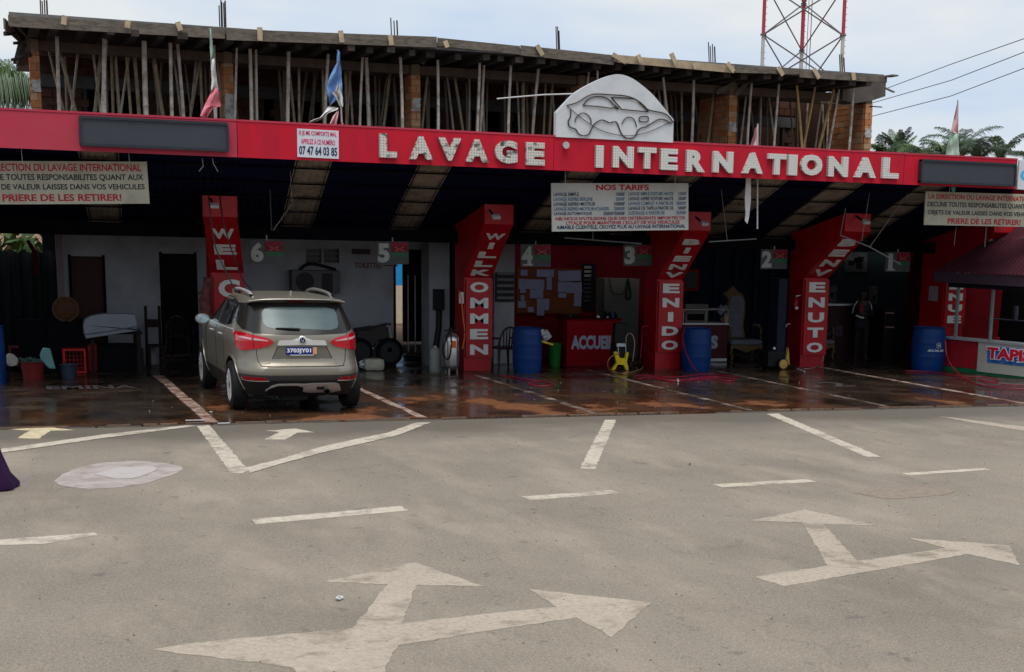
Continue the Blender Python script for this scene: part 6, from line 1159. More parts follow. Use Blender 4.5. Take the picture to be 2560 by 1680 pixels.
mb.f = [(2 * i, 2 * i + 2, 2 * i + 3, 2 * i + 1) for i in range(30)]; mb.build('roof_sheet', PKR, kt, fix=False)
kwall(-.15, 4.3, ztopk + .10, zev - .01, .03, mat('kiosk_valance', (.05, .03, .045), .7), 'valance', .28)
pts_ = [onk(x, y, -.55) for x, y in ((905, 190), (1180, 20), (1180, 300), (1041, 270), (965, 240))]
MB().poly(pts_, nrm * -.02).build('lit_roof_corner', mat('lit_pink_roof', (.42, .24, .25), .6, var=.15, vs=6), kt)  # paler roof pink that puts the light on this corner into its colour
mbr = MB()
for i in range(14): a_ = onk(915 + i * 19, 186 - i * 11.5, -.54); b_ = onk(965 + i * 19, 240 + i * 5, -.54); mbr.beam(a_, b_, .02, .02)
mbr.build('roof_ribs', mat('roof_rib_dark', (.12, .05, .06), .7), kt, kind='stuff')
# white board with banner
bt = thing('banner_board', tuple(g0 + dirk * sb), 'white board with a blue banner reading TAPIS in red letters on the kiosk', 'sign')
zb0, zb1 = onk(612, 1390, .04).z, onk(630, 1092, .04).z; kwall(sb, 4.0, max(zb0, .06), zb1, .02, mat('kiosk_board', (.40, .40, .36), .6, dirt=(.25, .25, .2), damt=.4), 'board', .04, bt)
s0 = S(onk(695, 1280, .05)); zz0, zz1 = onk(695, 1285, .05).z, onk(700, 1130, .05).z; kwall(s0, s0 + 2.3, zz0, zz1, .006, mat('banner_blue', (.02, .11, .38), .4, dirt=(.1, .25, .5), damt=.5, ds=6), 'banner', .048, bt)
tu = onk(703, 1140, .06); te = onk(1041, 1140, .06); W3 = (te - tu).length; zt0, zt1 = onk(730, 1250, .06).z, onk(703, 1140, .06).z
for bold, off_, m in ((.09, 0, mat('banner_white', (.7, .7, .72), .5)), (.045, .006, mat('banner_red', (.55, .01, .04), .5))):
    o_ = Vector((tu.x, tu.y, zt0)) + nrm * (.0 + off_); pad = .02 if off_ == 0 else 0; text('TAPIS', m, bt, o_ - dirk * pad - Vector((0, 0, pad)), dirk, (0, 0, 1), W3 * 1.22 + 2 * pad, zt1 - zt0 + 2 * pad, bold, .003)
o_ = onk(970, 1290, .06); text('27 22 47', mat('banner_white', (.7, .7, .72)), bt, o_, dirk, (0, 0, 1), .55, .09, .03, .003)
p = at(*kf(202, 668), 29.6); q = at(*kf(280, 578), 29.6); x5n = at(2361, 690, COLY).x
tag(MB().bx(x5n - .012, x5n - .003, 29.2, 29.55, 1.40, 1.72).build('pinned_notice', mat('pinned_paper', (.3, .27, .3), .8)), 'small pale notice pinned to the BIENVENUE column', 'notice')

# ------------------------------------------------------------------ floodlights on the arms, hanging rods
for u, v, y, lb in ((535, 514, 27.2, 'floodlight on top of the WELCOME column arm'), (1240, 542, 27.2, 'floodlight on top of the WILLKOMMEN column arm'), (1761, 559, 27.2, 'floodlight on top of the BIENVENIDO column arm'), (2165, 555, 27.0, 'floodlight on top of the BENVENUTO column arm')):
    c = at(u, v, y); t = thing('floodlight', tuple(c), 'small white ' + lb, 'floodlight', 'floodlights on the column arms'); MB().box(c, (.15, .10, .06), Matrix.Rotation(.5, 3, 'X')).build('lamp_housing', mat('lamp_grey_white', (.4, .4, .4), .4), t, bevel=.01); MB().beam(c + Vector((0, .05, 0)), c + Vector((0, .4, .12)), .03, .03).build('arm_bracket', BLK, t)
def boom(pts, wires, y, label, m=mat('dull_rod', (.17, .17, .18), .5)):
    c = at(*pts[0], y); t = thing('hanging_rod', tuple(c), label, 'rod', 'thin rods hung on wires under the canopy'); MB().tube([at(*p, y + dy) for p, dy in zip(pts, (0, .1, .2))][:len(pts)], .012, 6).build('rod', m, t)
    for (a, b) in wires: p, q = at(*a, y), at(*b, y); MB().tube([p, (q.x, q.y, q.z)], .006, 5).build('wire', mat('thin_wire', (.2, .17, .16), .5), t)
boom([a2(490, 798), a2(1205, 853)], [(a2(752, 815), a2(752, 740))], 26.8, 'long thin rod hanging below the price board')
boom([a2(1830, 835), a2(2272, 808)], [(a2(2000, 815), a2(1945, 350))], 26.8, 'thin rod hanging right of the BIENVENIDO column')
boom([a3(675, 775), a3(940, 880), a3(1235, 1045)], [(a3(672, 778), a3(722, 520)), (a3(870, 830), a3(945, 380)), (a3(945, 885), a3(1310, 370))], 26.6, 'thin rod hanging at a slant right of the BENVENUTO column')
boom([a1(130, 350), a1(145, 730)], [(a1(335, 470), a1(312, 70)), (a1(160, 730), a1(335, 480))], 26.8, 'thin rod and wires hanging left of the first translucent strip', RUST)
boom([a3(2030, 690), a3(2015, 880)], [(a3(1730, 870), a3(1750, 690))], 26.4, 'wire hanging below the right notice board')
for pts in ([a0(1985, 320), a0(2040, 650), a0(2170, 1260)], [a0(1920, 440), a0(1980, 700), a0(2180, 1258)]): pass
hose([at(*a0(1925, 240), 26.6), at(*a0(1960, 600), 25.6), at(*a0(2010, 900), 24.8), at(*a0(2175, 1265), 24.2), at(*a0(2190, 1285), 23.9)], BLK, .011, 'black hose hanging in front of the WELCOME column to the car roof')
hose([at(*a0(2040, 380), 26.6), at(*a0(2075, 640), 26.0), at(*a0(2150, 900), 25.8), at(*a0(2260, 1190), 25.8), at(*a0(2340, 1270), 25.8)], BLK, .011, 'second black hose hanging right of the first by the WELCOME column')
for pts, lb in (([a0(1880, 60), a0(1890, 130), a0(1850, 180)], 'left thin twig of wire under the fascia above WELCOME'), ([a0(1975, 60), a0(1985, 110), a0(2025, 180)], 'right thin twig of wire under the fascia above WELCOME')): tag(MB().tube([at(*p, 25.9) for p in pts], .006, 5).build('loose_wire', GALV), lb, 'wire')

# ------------------------------------------------------------------ flags
def flag(polys, pole, y, label, th=.012):
    a = at(*pole[0], y + .06); b = at(*pole[1], y + .06); t = thing('flag', (b.x, y, b.z), label, 'flag', 'worn flags on the canopy')
    MB().tube([a, b], .014, 6).build('pole', WHT, t)
    for pi_, (pts, m) in enumerate(polys):
        v0 = min(p[1] for p in pts); v1 = max(p[1] for p in pts); NRW, NC = max(6, int((v1 - v0) / 4)), 9; rows = []
        for r_ in range(NRW + 1):
            vv = v0 + .3 + (v1 - v0 - .6) * r_ / NRW; xs_ = []
            for (xa, ya), (xb, yb) in zip(pts, pts[1:] + pts[:1]):
                if (ya - vv) * (yb - vv) < 0: xs_.append(xa + (xb - xa) * (vv - ya) / (yb - ya))
            if len(xs_) >= 2: rows.append((vv, min(xs_) + random.uniform(-.5, .5), max(xs_) + random.uniform(-.5, .5)))
        mb = MB(); ph = random.uniform(0, 6)
        for ri, (vv, xa, xb) in enumerate(rows):
            for c_ in range(NC + 1): s_ = c_ / NC; mb.v.append(at(xa + (xb - xa) * s_, vv, y - .07 * pi_ + .05 * math.sin(ph + s_ * 7.5 + ri * .16) * min(1, ri / 4) + .02 * math.sin(ri * .6 + s_ * 3)))
        W_ = NC + 1; mb.f = [(i * W_ + j, i * W_ + j + 1, (i + 1) * W_ + j + 1, (i + 1) * W_ + j) for i in range(len(rows) - 1) for j in range(NC)]
        nf = len(mb.v); mb.v += [p + Vector((0, .006, 0)) for p in mb.v]; mb.f += [tuple(q + nf for q in reversed(f)) for f in mb.f[:]]
        mb.sm = True; mb.build('cloth', m, t, fix=False)
FW = mat('flag_white', (.68, .67, .65), .8, var=.15, vs=8, bump=.4, bs=9); FP = mat('flag_pink', (.60, .18, .22), .8, var=.25, vs=7); FB = mat('flag_blue', (.14, .26, .50), .8, var=.15, vs=6); FG = mat('flag_green', (.34, .48, .39), .8, var=.15, vs=6); FPL = mat('flag_pale_pink', (.66, .42, .43), .8, var=.15, vs=6)
f0 = lambda *L: [k(0, 0, x, y) for x, y in L]
flag([(f0((1938, 265), (1962, 262), (1992, 535), (1958, 545)), FG), (f0((1958, 548), (1992, 538), (2022, 780), (2030, 830), (1995, 800), (1960, 860), (1968, 770)), FW), (f0((1960, 862), (1996, 802), (2032, 840), (2038, 930), (2060, 990), (2025, 960), (1990, 985), (1925, 1095), (1855, 1090), (1905, 970)), FP)], (k(0, 0, 1950, 262), k(0, 0, 1998, 1120)), 25.9, 'tattered green, white and pink flag hanging on its pole at the left')
g2_ = lambda *L: [k2(x, y) for x, y in L]
flag([(g2_((752, 462), (778, 465), (792, 640), (806, 900), (745, 935), (685, 985), (655, 800), (690, 700), (752, 585)), FB), (g2_((765, 750), (782, 830), (806, 905), (810, 1000), (775, 985), (740, 900), (695, 845), (740, 850), (755, 790)), FW), (g2_((495, 1140), (520, 1115), (600, 1090), (640, 1040), (670, 985), (700, 1005), (770, 990), (760, 1020), (680, 1045), (620, 1100), (560, 1130)), FW), (g2_((680, 1165), (710, 1090), (765, 1020), (770, 1040), (745, 1165)), FPL), (g2_((775, 1165), (790, 1135), (812, 1145), (812, 1165)), FP)], (k2(762, 465), k2(800, 1190)), 25.95, 'tattered blue and white flag with pink shreds left of the big letters')
flag([(([k3(2282, 1150), k3(2290, 1370), k3(2205, 1370), k3(2245, 1270), k3(2262, 1190)]), FPL)], (k3(2284, 1150), a2(2281, 715)), 26.0, 'narrow pinkish white flag behind the fascia with its pole showing below')
tag(MB().poly([at(*a2(x, y), 26.1) for x, y in ((2180, 225), (2222, 225), (2222, 440), (2205, 600), (2190, 668), (2168, 640), (2172, 560), (2166, 430))], (0, .02, 0)).build('hanging_cloth', FW), 'narrow strip of white cloth hanging below the fascia by the flag pole', 'cloth')
flag([(([k4(1765, 935), k4(1770, 1150), k4(1768, 1240), k4(1700, 1225), k4(1722, 1130), k4(1745, 1030)]), FPL), (([k4(1700, 1228), k4(1768, 1243), k4(1778, 1440), k4(1775, 1470), k4(1650, 1460), k4(1660, 1380), k4(1680, 1300)]), FG)], (k4(1765, 930), a3(1760, 80)), 25.95, 'pink and green flag drooping above the right LED display')
tag(MB().poly([at(*a3(x, y), 26.0) for x, y in ((1705, 325), (1745, 325), (1740, 360), (1725, 382), (1710, 355))], (0, .02, 0)).build('hanging_cloth', mat('mint_cloth', (.12, .35, .28), .8)), 'tip of mint green cloth below the fascia above the right notice board', 'cloth')
# litter
for u, v, s, lb in ((848, 1498, .06, 'small crumpled white paper lying on the road near the big arrow'), (1723, 1162, .03, 'tiny dark scrap on the road right of the line stub')):
    p = gz(u, v, .01); mb = MB()
    for i in range(5): mb.box(p + Vector((random.uniform(-s, s) * .4, random.uniform(-s, s) * .4, random.uniform(0, s) * .4)), (s * .6, s * .4, s * .15), Matrix.Rotation(random.uniform(-1, 1), 3, 'X') @ Matrix.Rotation(random.uniform(-1, 1), 3, 'Y'))
    tag(mb.build('litter', WHT if s > .05 else BLK), lb, 'litter')
for i, (x, y, w_, c_) in enumerate(((1815, 1303, .26, 0), (2080, 1330, .16, 0), (1960, 1225, .04, 0))):
    p = gz(*c1(x, y), .03); tag(MB().box(p, (w_, .03, .012), Matrix.Rotation(.1 * i, 3, 'Z')).build('litter', WHT), ['flat white strip left of the foot of the leftmost bay line', 'white scrap on the kerb right of the leftmost bay line', 'tiny white scrap beside the leftmost bay line'][i], 'litter')
mb = MB()
for i in range(90):
    x = random.uniform(2, 18); y = random.uniform(22, 27.5); s = random.uniform(.004, .010); mb.box((x, y, .016 + s / 2), (s, s, s), Matrix.Rotation(random.uniform(0, 3), 3, 'Z'))
tag(mb.build('foam_crumbs', WHT), None, None, kind='stuff')
mb = MB()
for i in range(1500):
    y = 8.5 + 13 * random.random() ** 1.2; x = -1 + random.random() * (y * .78 + 2.5); s = random.choice((.004, .005, .006, .008, .012)); a = random.uniform(0, 6.3); c_, s2 = math.cos(a) * s, math.sin(a) * s
    mb.add([(x - c_, y - s2, .0), (x + s2, y - c_, .0), (x + c_, y + s2, .0), (x - s2 * .6, y + c_ * .6, .0), (x, y, s)], [(0, 1, 4), (1, 2, 4), (2, 3, 4), (3, 0, 4)])
tag(mb.build('road_grit', mat('road_grit_stone', (.20, .17, .14), .9, var=.8, vs=40)), None, None, kind='stuff')

# ------------------------------------------------------------------ people
def skin_fig(name, verts, edges, radii, m, parent, sub=2, root=0):
    me = bpy.data.meshes.new(name); off = WO.get(parent.name, Vector()); me.from_pydata([Vector(v) - off for v in verts], edges, []); o = bpy.data.objects.new('tmp', me); COL.objects.link(o)
    md = o.modifiers.new('s', 'SKIN'); sv = me.skin_vertices[0].data
    for i, r in enumerate(radii): sv[i].radius = r if isinstance(r, tuple) else (r, r); sv[i].use_root = (i == root)
    s = o.modifiers.new('u', 'SUBSURF'); s.levels = sub; s.render_levels = sub; bpy.context.view_layer.update(); dg = bpy.context.evaluated_depsgraph_get()
    m2 = bpy.data.meshes.new_from_object(o.evaluated_get(dg)); bpy.data.objects.remove(o)
    for p in m2.polygons: p.use_smooth = True
    m2.materials.clear(); m2.materials.append(m); q = bpy.data.objects.new(name, m2); COL.objects.link(q); q.parent = parent; WO[q.name] = off; return q
SKN = mat('dark_skin', (.045, .022, .014), .5)
def person(x, y, hgt, rz, m_top, m_leg, label, arms='crossed', zf=.012):
    t = thing('person', (x, y, zf), label, 'person'); s = hgt / 1.75; Mz = Matrix.Translation((x, y, zf)) @ Matrix.Rotation(rz, 4, 'Z') @ Matrix.Scale(s, 4)
    T = lambda p: tuple(Mz @ Vector(p))      # local: faces -y
    V = [(0, 0, .95), (0, .01, 1.12), (0, .0, 1.3), (0, .01, 1.44), (0, 0, 1.50), (0, -.01, 1.56), (0, -.02, 1.66), (0, -.01, 1.73),
         (-.10, 0, .90), (-.11, -.01, .50), (-.12, .02, .10), (-.13, -.02, .045), (-.14, -.14, .03), (.10, 0, .90), (.11, -.01, .50), (.12, .02, .10), (.13, -.02, .045), (.15, -.14, .03),
         (-.17, .01, 1.41), (-.24, .02, 1.14), (-.06, -.20, 1.13), (.03, -.22, 1.15), (.17, .01, 1.41), (.24, .02, 1.14), (.06, -.19, 1.18), (-.04, -.23, 1.18)]
    if arms == 'down': V[19], V[20], V[21] = (-.24, .02, 1.12), (-.26, -.05, .88), (-.26, -.07, .80); V[23], V[24], V[25] = (.24, .02, 1.12), (.26, -.05, .88), (.26, -.07, .80)
    E = [(0, 1), (1, 2), (2, 3), (3, 4), (4, 5), (5, 6), (6, 7), (0, 8), (8, 9), (9, 10), (10, 11), (11, 12), (0, 13), (13, 14), (14, 15), (15, 16), (16, 17), (3, 18), (18, 19), (19, 20), (20, 21), (3, 22), (22, 23), (23, 24), (24, 25)]
    r = [(.15, .11), (.14, .10), (.17, .12), (.12, .09), .055, .07, (.085, .10), .06, (.09, .09), .06, .045, .05, .035, (.09, .09), .06, .045, .05, .035, .06, .048, .036, .025, .06, .048, .036, .025]
    skin_fig('body', [T(v) for v in V], E, [(a[0] * s, a[1] * s) if isinstance(a, tuple) else a * s for a in r], SKN, t)
    # clothes
    skin_fig('jacket', [T(V[i]) for i in (0, 1, 2, 3, 18, 19, 20, 22, 23, 24)], [(0, 1), (1, 2), (2, 3), (3, 4), (4, 5), (5, 6), (3, 7), (7, 8), (8, 9)], [(q[0] * s, q[1] * s) for q in ((.175, .13), (.165, .12), (.195, .14), (.13, .10), (.075, .075), (.062, .062), (.046, .046), (.075, .075), (.062, .062), (.046, .046))], m_top, t)
    skin_fig('trousers', [T(V[i]) for i in (0, 8, 9, 10, 13, 14, 15)], [(0, 1), (1, 2), (2, 3), (0, 4), (4, 5), (5, 6)], [(q * s, q * s) for q in (.155, .11, .082, .062, .11, .082, .062)], m_leg, t)
    h = Vector(T((0, -.02, 1.665))); q = MB()
    cap = [(.098 * s * math.cos(math.pi / 2 * i / 6), .075 * s * math.sin(math.pi / 2 * i / 6) * 1.25 + .0) for i in range(7)]
    MB().lathe((h.x, h.y + .012 * s, h.z + .015), cap[:-1] + [(.005, cap[-1][1])], 16).build('hair', BLK, t)
    fr = Mz.to_3x3() @ Vector((0, -1, 0)); fr.normalize(); sd_ = Mz.to_3x3() @ Vector((1, 0, 0)); sd_.normalize()
    f0_ = h + fr * .09 * s; MB().tube([f0_ + Vector((0, 0, .02)), f0_ + fr * .022 - Vector((0, 0, .025))], [.008, .014], 6).build('nose', SKN, t)
    for sx in (-1, 1):
        MB().lathe(f0_ + sd_ * .034 * sx * s + Vector((0, 0, .012)) - fr * .008, [(.009, -.006), (.012, 0), (.009, .006)], 8).build('eye', mat('eye_white', (.4, .4, .4), .3), t); MB().lathe(h + sd_ * .088 * sx * s, [(.012, -.03), (.02, 0), (.012, .025)], 8).build('ear', SKN, t)
        hc = Vector(T(V[21] if sx < 0 else V[25])); w_ = (hc - Vector(T(V[20] if sx < 0 else V[24]))).normalized(); up = w_.cross(fr).normalized() if abs(w_.dot(fr)) < .95 else Vector((0, 0, 1))
        for j in range(4): b_ = hc + up * (.024 - .016 * j); MB().tube([b_, b_ + w_ * .045 + fr * .004, b_ + w_ * (.075 - .006 * abs(j - 1.5)) - fr * .018], [.010, .009, .007], 6).build('finger', SKN, t)
        MB().tube([hc, hc + up * .035 + w_ * .02, hc + up * .045 + w_ * .045], [.012, .010, .008], 6).build('thumb', SKN, t)
    MB().tube([f0_ + sd_ * .025 * s - Vector((0, 0, .05)), f0_ - Vector((0, 0, .053)) + fr * .003, f0_ - sd_ * .025 * s - Vector((0, 0, .05))], .006, 5).build('mouth', mat('lip', (.07, .02, .02), .5), t)
    return t, T, s
g = gz(2150, 900, .012); hh = at(2154, 726, g.y + .05).z
t, T, s = person(g.x, g.y, hh, -.45, mat('black_jacket_cloth', (.012, .012, .014), .7), mat('black_trouser_cloth', (.01, .01, .014), .8), 'person in a black jacket with white piping standing with folded arms in the right bay')
MB().tube(curve([T((-.14, -.05, 1.47)), T((-.20, -.09, 1.40)), T((-.235, -.09, 1.30)), T((-.26, -.07, 1.18))], 4), .010, 6).build('white_piping', WHT, t)
MB().tube(curve([T((.13, -.05, 1.47)), T((.19, -.09, 1.40)), T((.225, -.09, 1.28))], 4), .008, 6).build('white_piping', WHT, t)
MB().box(T((-.05, -.18, 1.30)), (.09, .03, .16)).build('red_patch', mat('red_patch_cloth', (.16, .012, .02), .7), t); MB().tube([T((-.17, -.19, 1.12)), T((-.06, -.25, 1.08)), T((.02, -.25, 1.07))], .022, 6).build('white_cuff', WHT, t)
# person in purple robe, mostly outside the picture at the left
g = gz(-22, 1222, 0); t, T, s = person(g.x - .12, g.y + .05, 1.62, 1.2, mat('purple_cloth', (.022, .003, .036), .85, var=.3, vs=6, bump=.6, bs=14), mat('purple_cloth', (.035, .006, .06)), 'person in a long dark purple robe at the left edge of the road', 'down', 0.0)
mb = MB(); n = 40; hem = [gz(14, 1110, 0), gz(50, 1212, .03)]
prof = [(.17, 1.02), (.2, .85), (.23, .6), (.26, .35), (.30, .15), (.36, .05), (.355, .015)]
cx, cy = g.x - .19, g.y + .05
for r, z in prof:
    for j in range(n): a = 2 * math.pi * j / n; rr = r * (1 + .07 * math.sin(a * 7) * (1.02 - z)); ex = .10 * (1 - z) ** 2 if math.cos(a) > 0 else 0; mb.v.append(Vector((cx + math.cos(a) * (rr + ex), cy + math.sin(a) * rr, z)))
for i in range(len(prof) - 1):
    for j in range(n): a = i * n + j; b = i * n + (j + 1) % n; mb.f.append((a, b, b + n, a + n))
mb.sm = True; mb.build('robe', mat('purple_cloth', (.035, .006, .06)), t)
# ================================================================== THE CAR (rear towards the camera, nose into the bay)
CX, RY, CZ = 4.265, 22.50, .014
WB0, WB1 = .84, 3.95; LEN = 4.75; WR = .36
def lerp_tab(tab, z):
    if z <= tab[0][0]: return tab[0][1]
    for (a, b), (c, d) in zip(tab[:-1], tab[1:]):
        if z <= c:
            t = (z - a) / (c - a); return b + (d - b) * t
    return tab[-1][1]
XRT = [(.20, .16), (.26, .08), (.34, .03), (.44, -.01), (.52, -.03), (.565, -.012), (.60, .055), (.66, .075), (.80, .085), (.90, .075), (.98, .09), (1.03, .13), (1.10, .17), (1.25, .27), (1.40, .38), (1.48, .45), (1.54, .50), (1.60, .60), (1.645, .80), (1.67, 1.15), (1.685, 1.8)]
XFT = [(.20, 4.5), (.40, 4.68), (.60, 4.74), (.80, 4.70), (.95, 4.55), (1.02, 3.95), (1.08, 3.6), (1.40, 2.95), (1.54, 2.65), (1.60, 2.5), (1.645, 2.35), (1.67, 2.2), (1.685, 2.0)]
WT_ = [(.20, .87), (.34, .935), (.50, .96), (.70, .96), (.85, .965), (.95, .95), (1.03, .92), (1.20, .86), (1.40, .79), (1.50, .745), (1.56, .69), (1.60, .58), (1.645, .48), (1.67, .33), (1.685, .03)]
WT_ = [(a_, b_ * .972) for a_, b_ in WT_]
NT = [(.20, 5.5), (.9, 5.0), (1.1, 4.6), (1.4, 4.6), (1.6, 4.2), (1.685, 3.5)]
def rear_L(y, z):
    a = (lerp_tab(XFT, z) - lerp_tab(XRT, z)) / 2; c = (lerp_tab(XFT, z) + lerp_tab(XRT, z)) / 2; q = min(1, abs(y) / lerp_tab(WT_, z)); n = lerp_tab(NT, z)
    return c - a * (1 - q ** n) ** (1 / n)
def side_Y(L_, z):
    a = (lerp_tab(XFT, z) - lerp_tab(XRT, z)) / 2; c = (lerp_tab(XFT, z) + lerp_tab(XRT, z)) / 2; q = min(1, abs(L_ - c) / a); n = lerp_tab(NT, z)
    return lerp_tab(WT_, z) * (1 - q ** n) ** (1 / n)
ZM = [(.20, .28), (.345, .445), (.44, .53), (.572, .69), (.70, .835), (.82, .985), (.90, 1.065), (1.0, 1.155), (1.1, 1.24), (1.3, 1.41), (1.485, 1.575), (1.545, 1.622), (1.60, 1.645), (1.685, 1.678)]
ZI = [(b, a) for a, b in ZM]
def cwr(L_, y, z): return Vector((CX + y, RY + L_, z + CZ))
def cw(L_, y, z): return Vector((CX + y, RY + L_, (lerp_tab(ZM, z) if z > .2 else z + .06) + CZ))
def paintm():
    m = mat('bronze_car_paint', (.255, .230, .184), .36, .5, var=.04, vs=30, coat=.35); return m
PNT = paintm(); TRIM_SHADE = mat('dark_trim_and_shade', (.014, .014, .014), .5, var=.15); GLS = mat('dark_tinted_glass', (.012, .013, .015), .06, spec=.6); ALLOY = mat('polished_alloy', (.85, .84, .80), .25, .25, var=.02, spec=.8); CHR = mat('bright_chrome', (.74, .74, .74), .25, .45, var=.03); SILV = mat('satin_silver', (.42, .40, .37), .35, .6, var=.05)
TLR = mat('tail_lamp_red', (.40, .003, .012), .12, coat=.8, emit=(.9, .01, .03, .04)); TLW = mat('tail_lamp_clear', (.50, .30, .31), .15, coat=.6, emit=(.9, .55, .55, .05))
car = thing('car', (CX, RY + 2.4, 0), 'bronze grey hatchback SUV parked nose first in the wash bay seen from behind', 'car')
def loft(z0, z1, dz, name, m, cap_top=False, cap_bot=False, slices=None):
    zs = slices or [z0 + (z1 - z0) * i / round((z1 - z0) / dz) for i in range(round((z1 - z0) / dz) + 1)]
    mb = MB(); NR, NS = 22, 78; cols = None
    for z in zs:
        w = lerp_tab(WT_, z); xf = lerp_tab(XFT, z); xr = lerp_tab(XRT, z); n = lerp_tab(NT, z); c = (xf + xr) / 2; a = (xf - xr) / 2; pts = []
        ys = [(-.86 + 1.72 * i / (NR - 1)) * w for i in range(NR)]
        rear = [(rear_L(y, z), y) for y in ys]; Ls = rear[0][0]; Le = 2 * c - Ls
        right = [(Ls + (Le - Ls) * i / NS, side_Y(Ls + (Le - Ls) * i / NS, z)) for i in range(1, NS)]
        front = [(2 * c - l, y) for l, y in reversed(rear)]; left = [(l, -y) for l, y in reversed(right)]
        pts = rear + right + front + left; mb.v += [cw(l, y, z) for l, y in pts]; cols = len(pts)
    arch = .42; keep = []
    for i in range(len(zs) - 1):
        for j in range(cols):
            a = i * cols + j; b = i * cols + (j + 1) % cols; f = (a, b, b + cols, a + cols); cc = sum((mb.v[q] for q in f), Vector()) / 4; L_ = cc.y - RY; z = cc.z - CZ
            if any((L_ - w_) ** 2 + (z - WR) ** 2 < arch ** 2 for w_ in (WB0, WB1)) and abs(cc.x - CX) > .45: continue
            keep.append(f)
    edges = {}
    for v in mb.v:
        pass
    used = {}
    for f in keep:
        for q in range(4):
            e = tuple(sorted((f[q], f[(q + 1) % 4]))); edges[e] = edges.get(e, 0) + 1
    for e, n_ in edges.items():
        if n_ == 1:
            for q in e:
                v = mb.v[q]; L_ = v.y - RY; z = v.z - CZ
                for w_ in (WB0, WB1):
                    d = math.hypot(L_ - w_, z - WR)
                    if d < arch + .07 and abs(v.x - CX) > .45 and z > lerp_tab(ZM, zs[0]) + .001: k_ = arch / max(d, .01); v.y = RY + w_ + (L_ - w_) * k_; v.z = CZ + WR + (z - WR) * k_
    mb.f = keep
    if cap_top: e = (len(zs) - 1) * cols; mb.f.append(tuple(e + j for j in range(cols)))
    if cap_bot: mb.f.append(tuple(reversed(range(cols))))
    mb.sm = True; return mb.build(name, m, car)
SPL = .40
loft(.20, SPL, .05, 'shaded_lower_body', TRIM_SHADE, cap_bot=True)  # shade on the body-coloured lower panels painted dark, along with the black underside
zz = [SPL + .002] + [SPL + .05 * i for i in range(1, 12)] + [.98, 1.01, 1.03, 1.06, 1.10] + [1.15 + .05 * i for i in range(8)] + [1.53, 1.56, 1.59, 1.61, 1.63, 1.645, 1.655, 1.665, 1.673, 1.68, 1.685]
body = loft(0, 0, 0, 'body', PNT, cap_top=True, slices=zz)
def rpatch(cols, m, name, off=.004, th=.006, nv=8, nh=6, parent=car, label=None, mir=False):
    """cols: (y, z0, z1) across the rear face; follows the rear surface"""
    mb = MB(); C = []
    for (a, b, c), (d, e, f) in zip(cols[:-1], cols[1:]):
        for i in range(nh): t = i / nh; C.append((a + (d - a) * t, b + (e - b) * t, c + (f - c) * t))
    C.append(cols[-1])
    for o_ in (off, -th):
        for (y, z0, z1) in C:
            for j in range(nv + 1):
                z = z0 + (z1 - z0) * j / nv; L_ = rear_L(y, z); e = .004; dy = (rear_L(y + e, z) - rear_L(y - e, z)) / (2 * e); dz_ = (rear_L(y, z + e) - rear_L(y, z - e)) / (2 * e)
                n = Vector((dy, -1, dz_)).normalized(); mb.v.append(cw(L_, y, z) + n * o_)
    N_ = len(C); R_ = nv + 1; S_ = N_ * R_
    for i in range(N_ - 1):
        for j in range(nv):
            a = i * R_ + j; mb.f.append((a, a + R_, a + R_ + 1, a + 1)); mb.f.append((S_ + a, S_ + a + 1, S_ + a + R_ + 1, S_ + a + R_))
    for i in range(N_ - 1):
        for j in (0, nv): a = i * R_ + j; mb.f.append((a, a + R_, S_ + a + R_, S_ + a))
    for j in range(nv):
        for i in (0, N_ - 1): a = i * R_ + j; mb.f.append((a, a + 1, S_ + a + 1, S_ + a))
    mb.sm = True; return mb.build(name, m, parent, label)
def spatch(cols, m, name, off=.004, side=-1, nv=6, nh=6, parent=car):
    mb = MB(); C = []
    for (a, b, c), (d, e, f) in zip(cols[:-1], cols[1:]):
        for i in range(nh): t = i / nh; C.append((a + (d - a) * t, b + (e - b) * t, c + (f - c) * t))
    C.append(cols[-1])
    for o_ in (off, -.004):
        for (L_, z0, z1) in C:
            for j in range(nv + 1): z = z0 + (z1 - z0) * j / nv; mb.v.append(cw(L_, side * (side_Y(L_, z) + o_), z))
    N_ = len(C); R_ = nv + 1; S_ = N_ * R_
    for i in range(N_ - 1):
        for j in range(nv): a = i * R_ + j; mb.f.append((a, a + R_, a + R_ + 1, a + 1))
        for j in (0, nv): a = i * R_ + j; mb.f.append((a, a + R_, S_ + a + R_, S_ + a))
    for j in range(nv):
        for i in (0, N_ - 1): a = i * R_ + j; mb.f.append((a, a + 1, S_ + a + 1, S_ + a))
    mb.sm = True; return mb.build(name, m, parent)
def rline(pts, r, m, name, off=.002, parent=car): return MB().tube([cw(rear_L(y, z), y, z) + Vector((0, -off, 0)) for y, z in curve2(pts)], r, 5).build(name, m, parent)
def curve2(pts): return [(p.x, p.y) for p in curve([Vector((a, b, 0)) for a, b in pts], 6)]
# rear window: black frit and centre with the sky's reflection put into its tint
rg = rpatch([(-.82, 1.12, 1.30), (-.79, 1.05, 1.44), (-.64, .995, 1.475), (-.3, .98, 1.485), (0, .975, 1.49), (.3, .98, 1.485), (.64, .995, 1.475), (.79, 1.05, 1.44), (.82, 1.12, 1.30)], mat('frit_black_glass', (.018, .017, .016), .22, spec=.35), 'rear_window', .004, .006)
rpatch([(-.52, 1.16, 1.31), (-.48, 1.10, 1.38), (-.40, 1.075, 1.405), (-.2, 1.06, 1.41), (0, 1.07, 1.41), (.15, 1.06, 1.41), (.42, 1.05, 1.405), (.53, 1.08, 1.38), (.56, 1.15, 1.31)], mat('sky_tinted_glass', (.075, .108, .112), .25, .1, spec=.4), 'clear_pane', .007, .001, parent=rg)
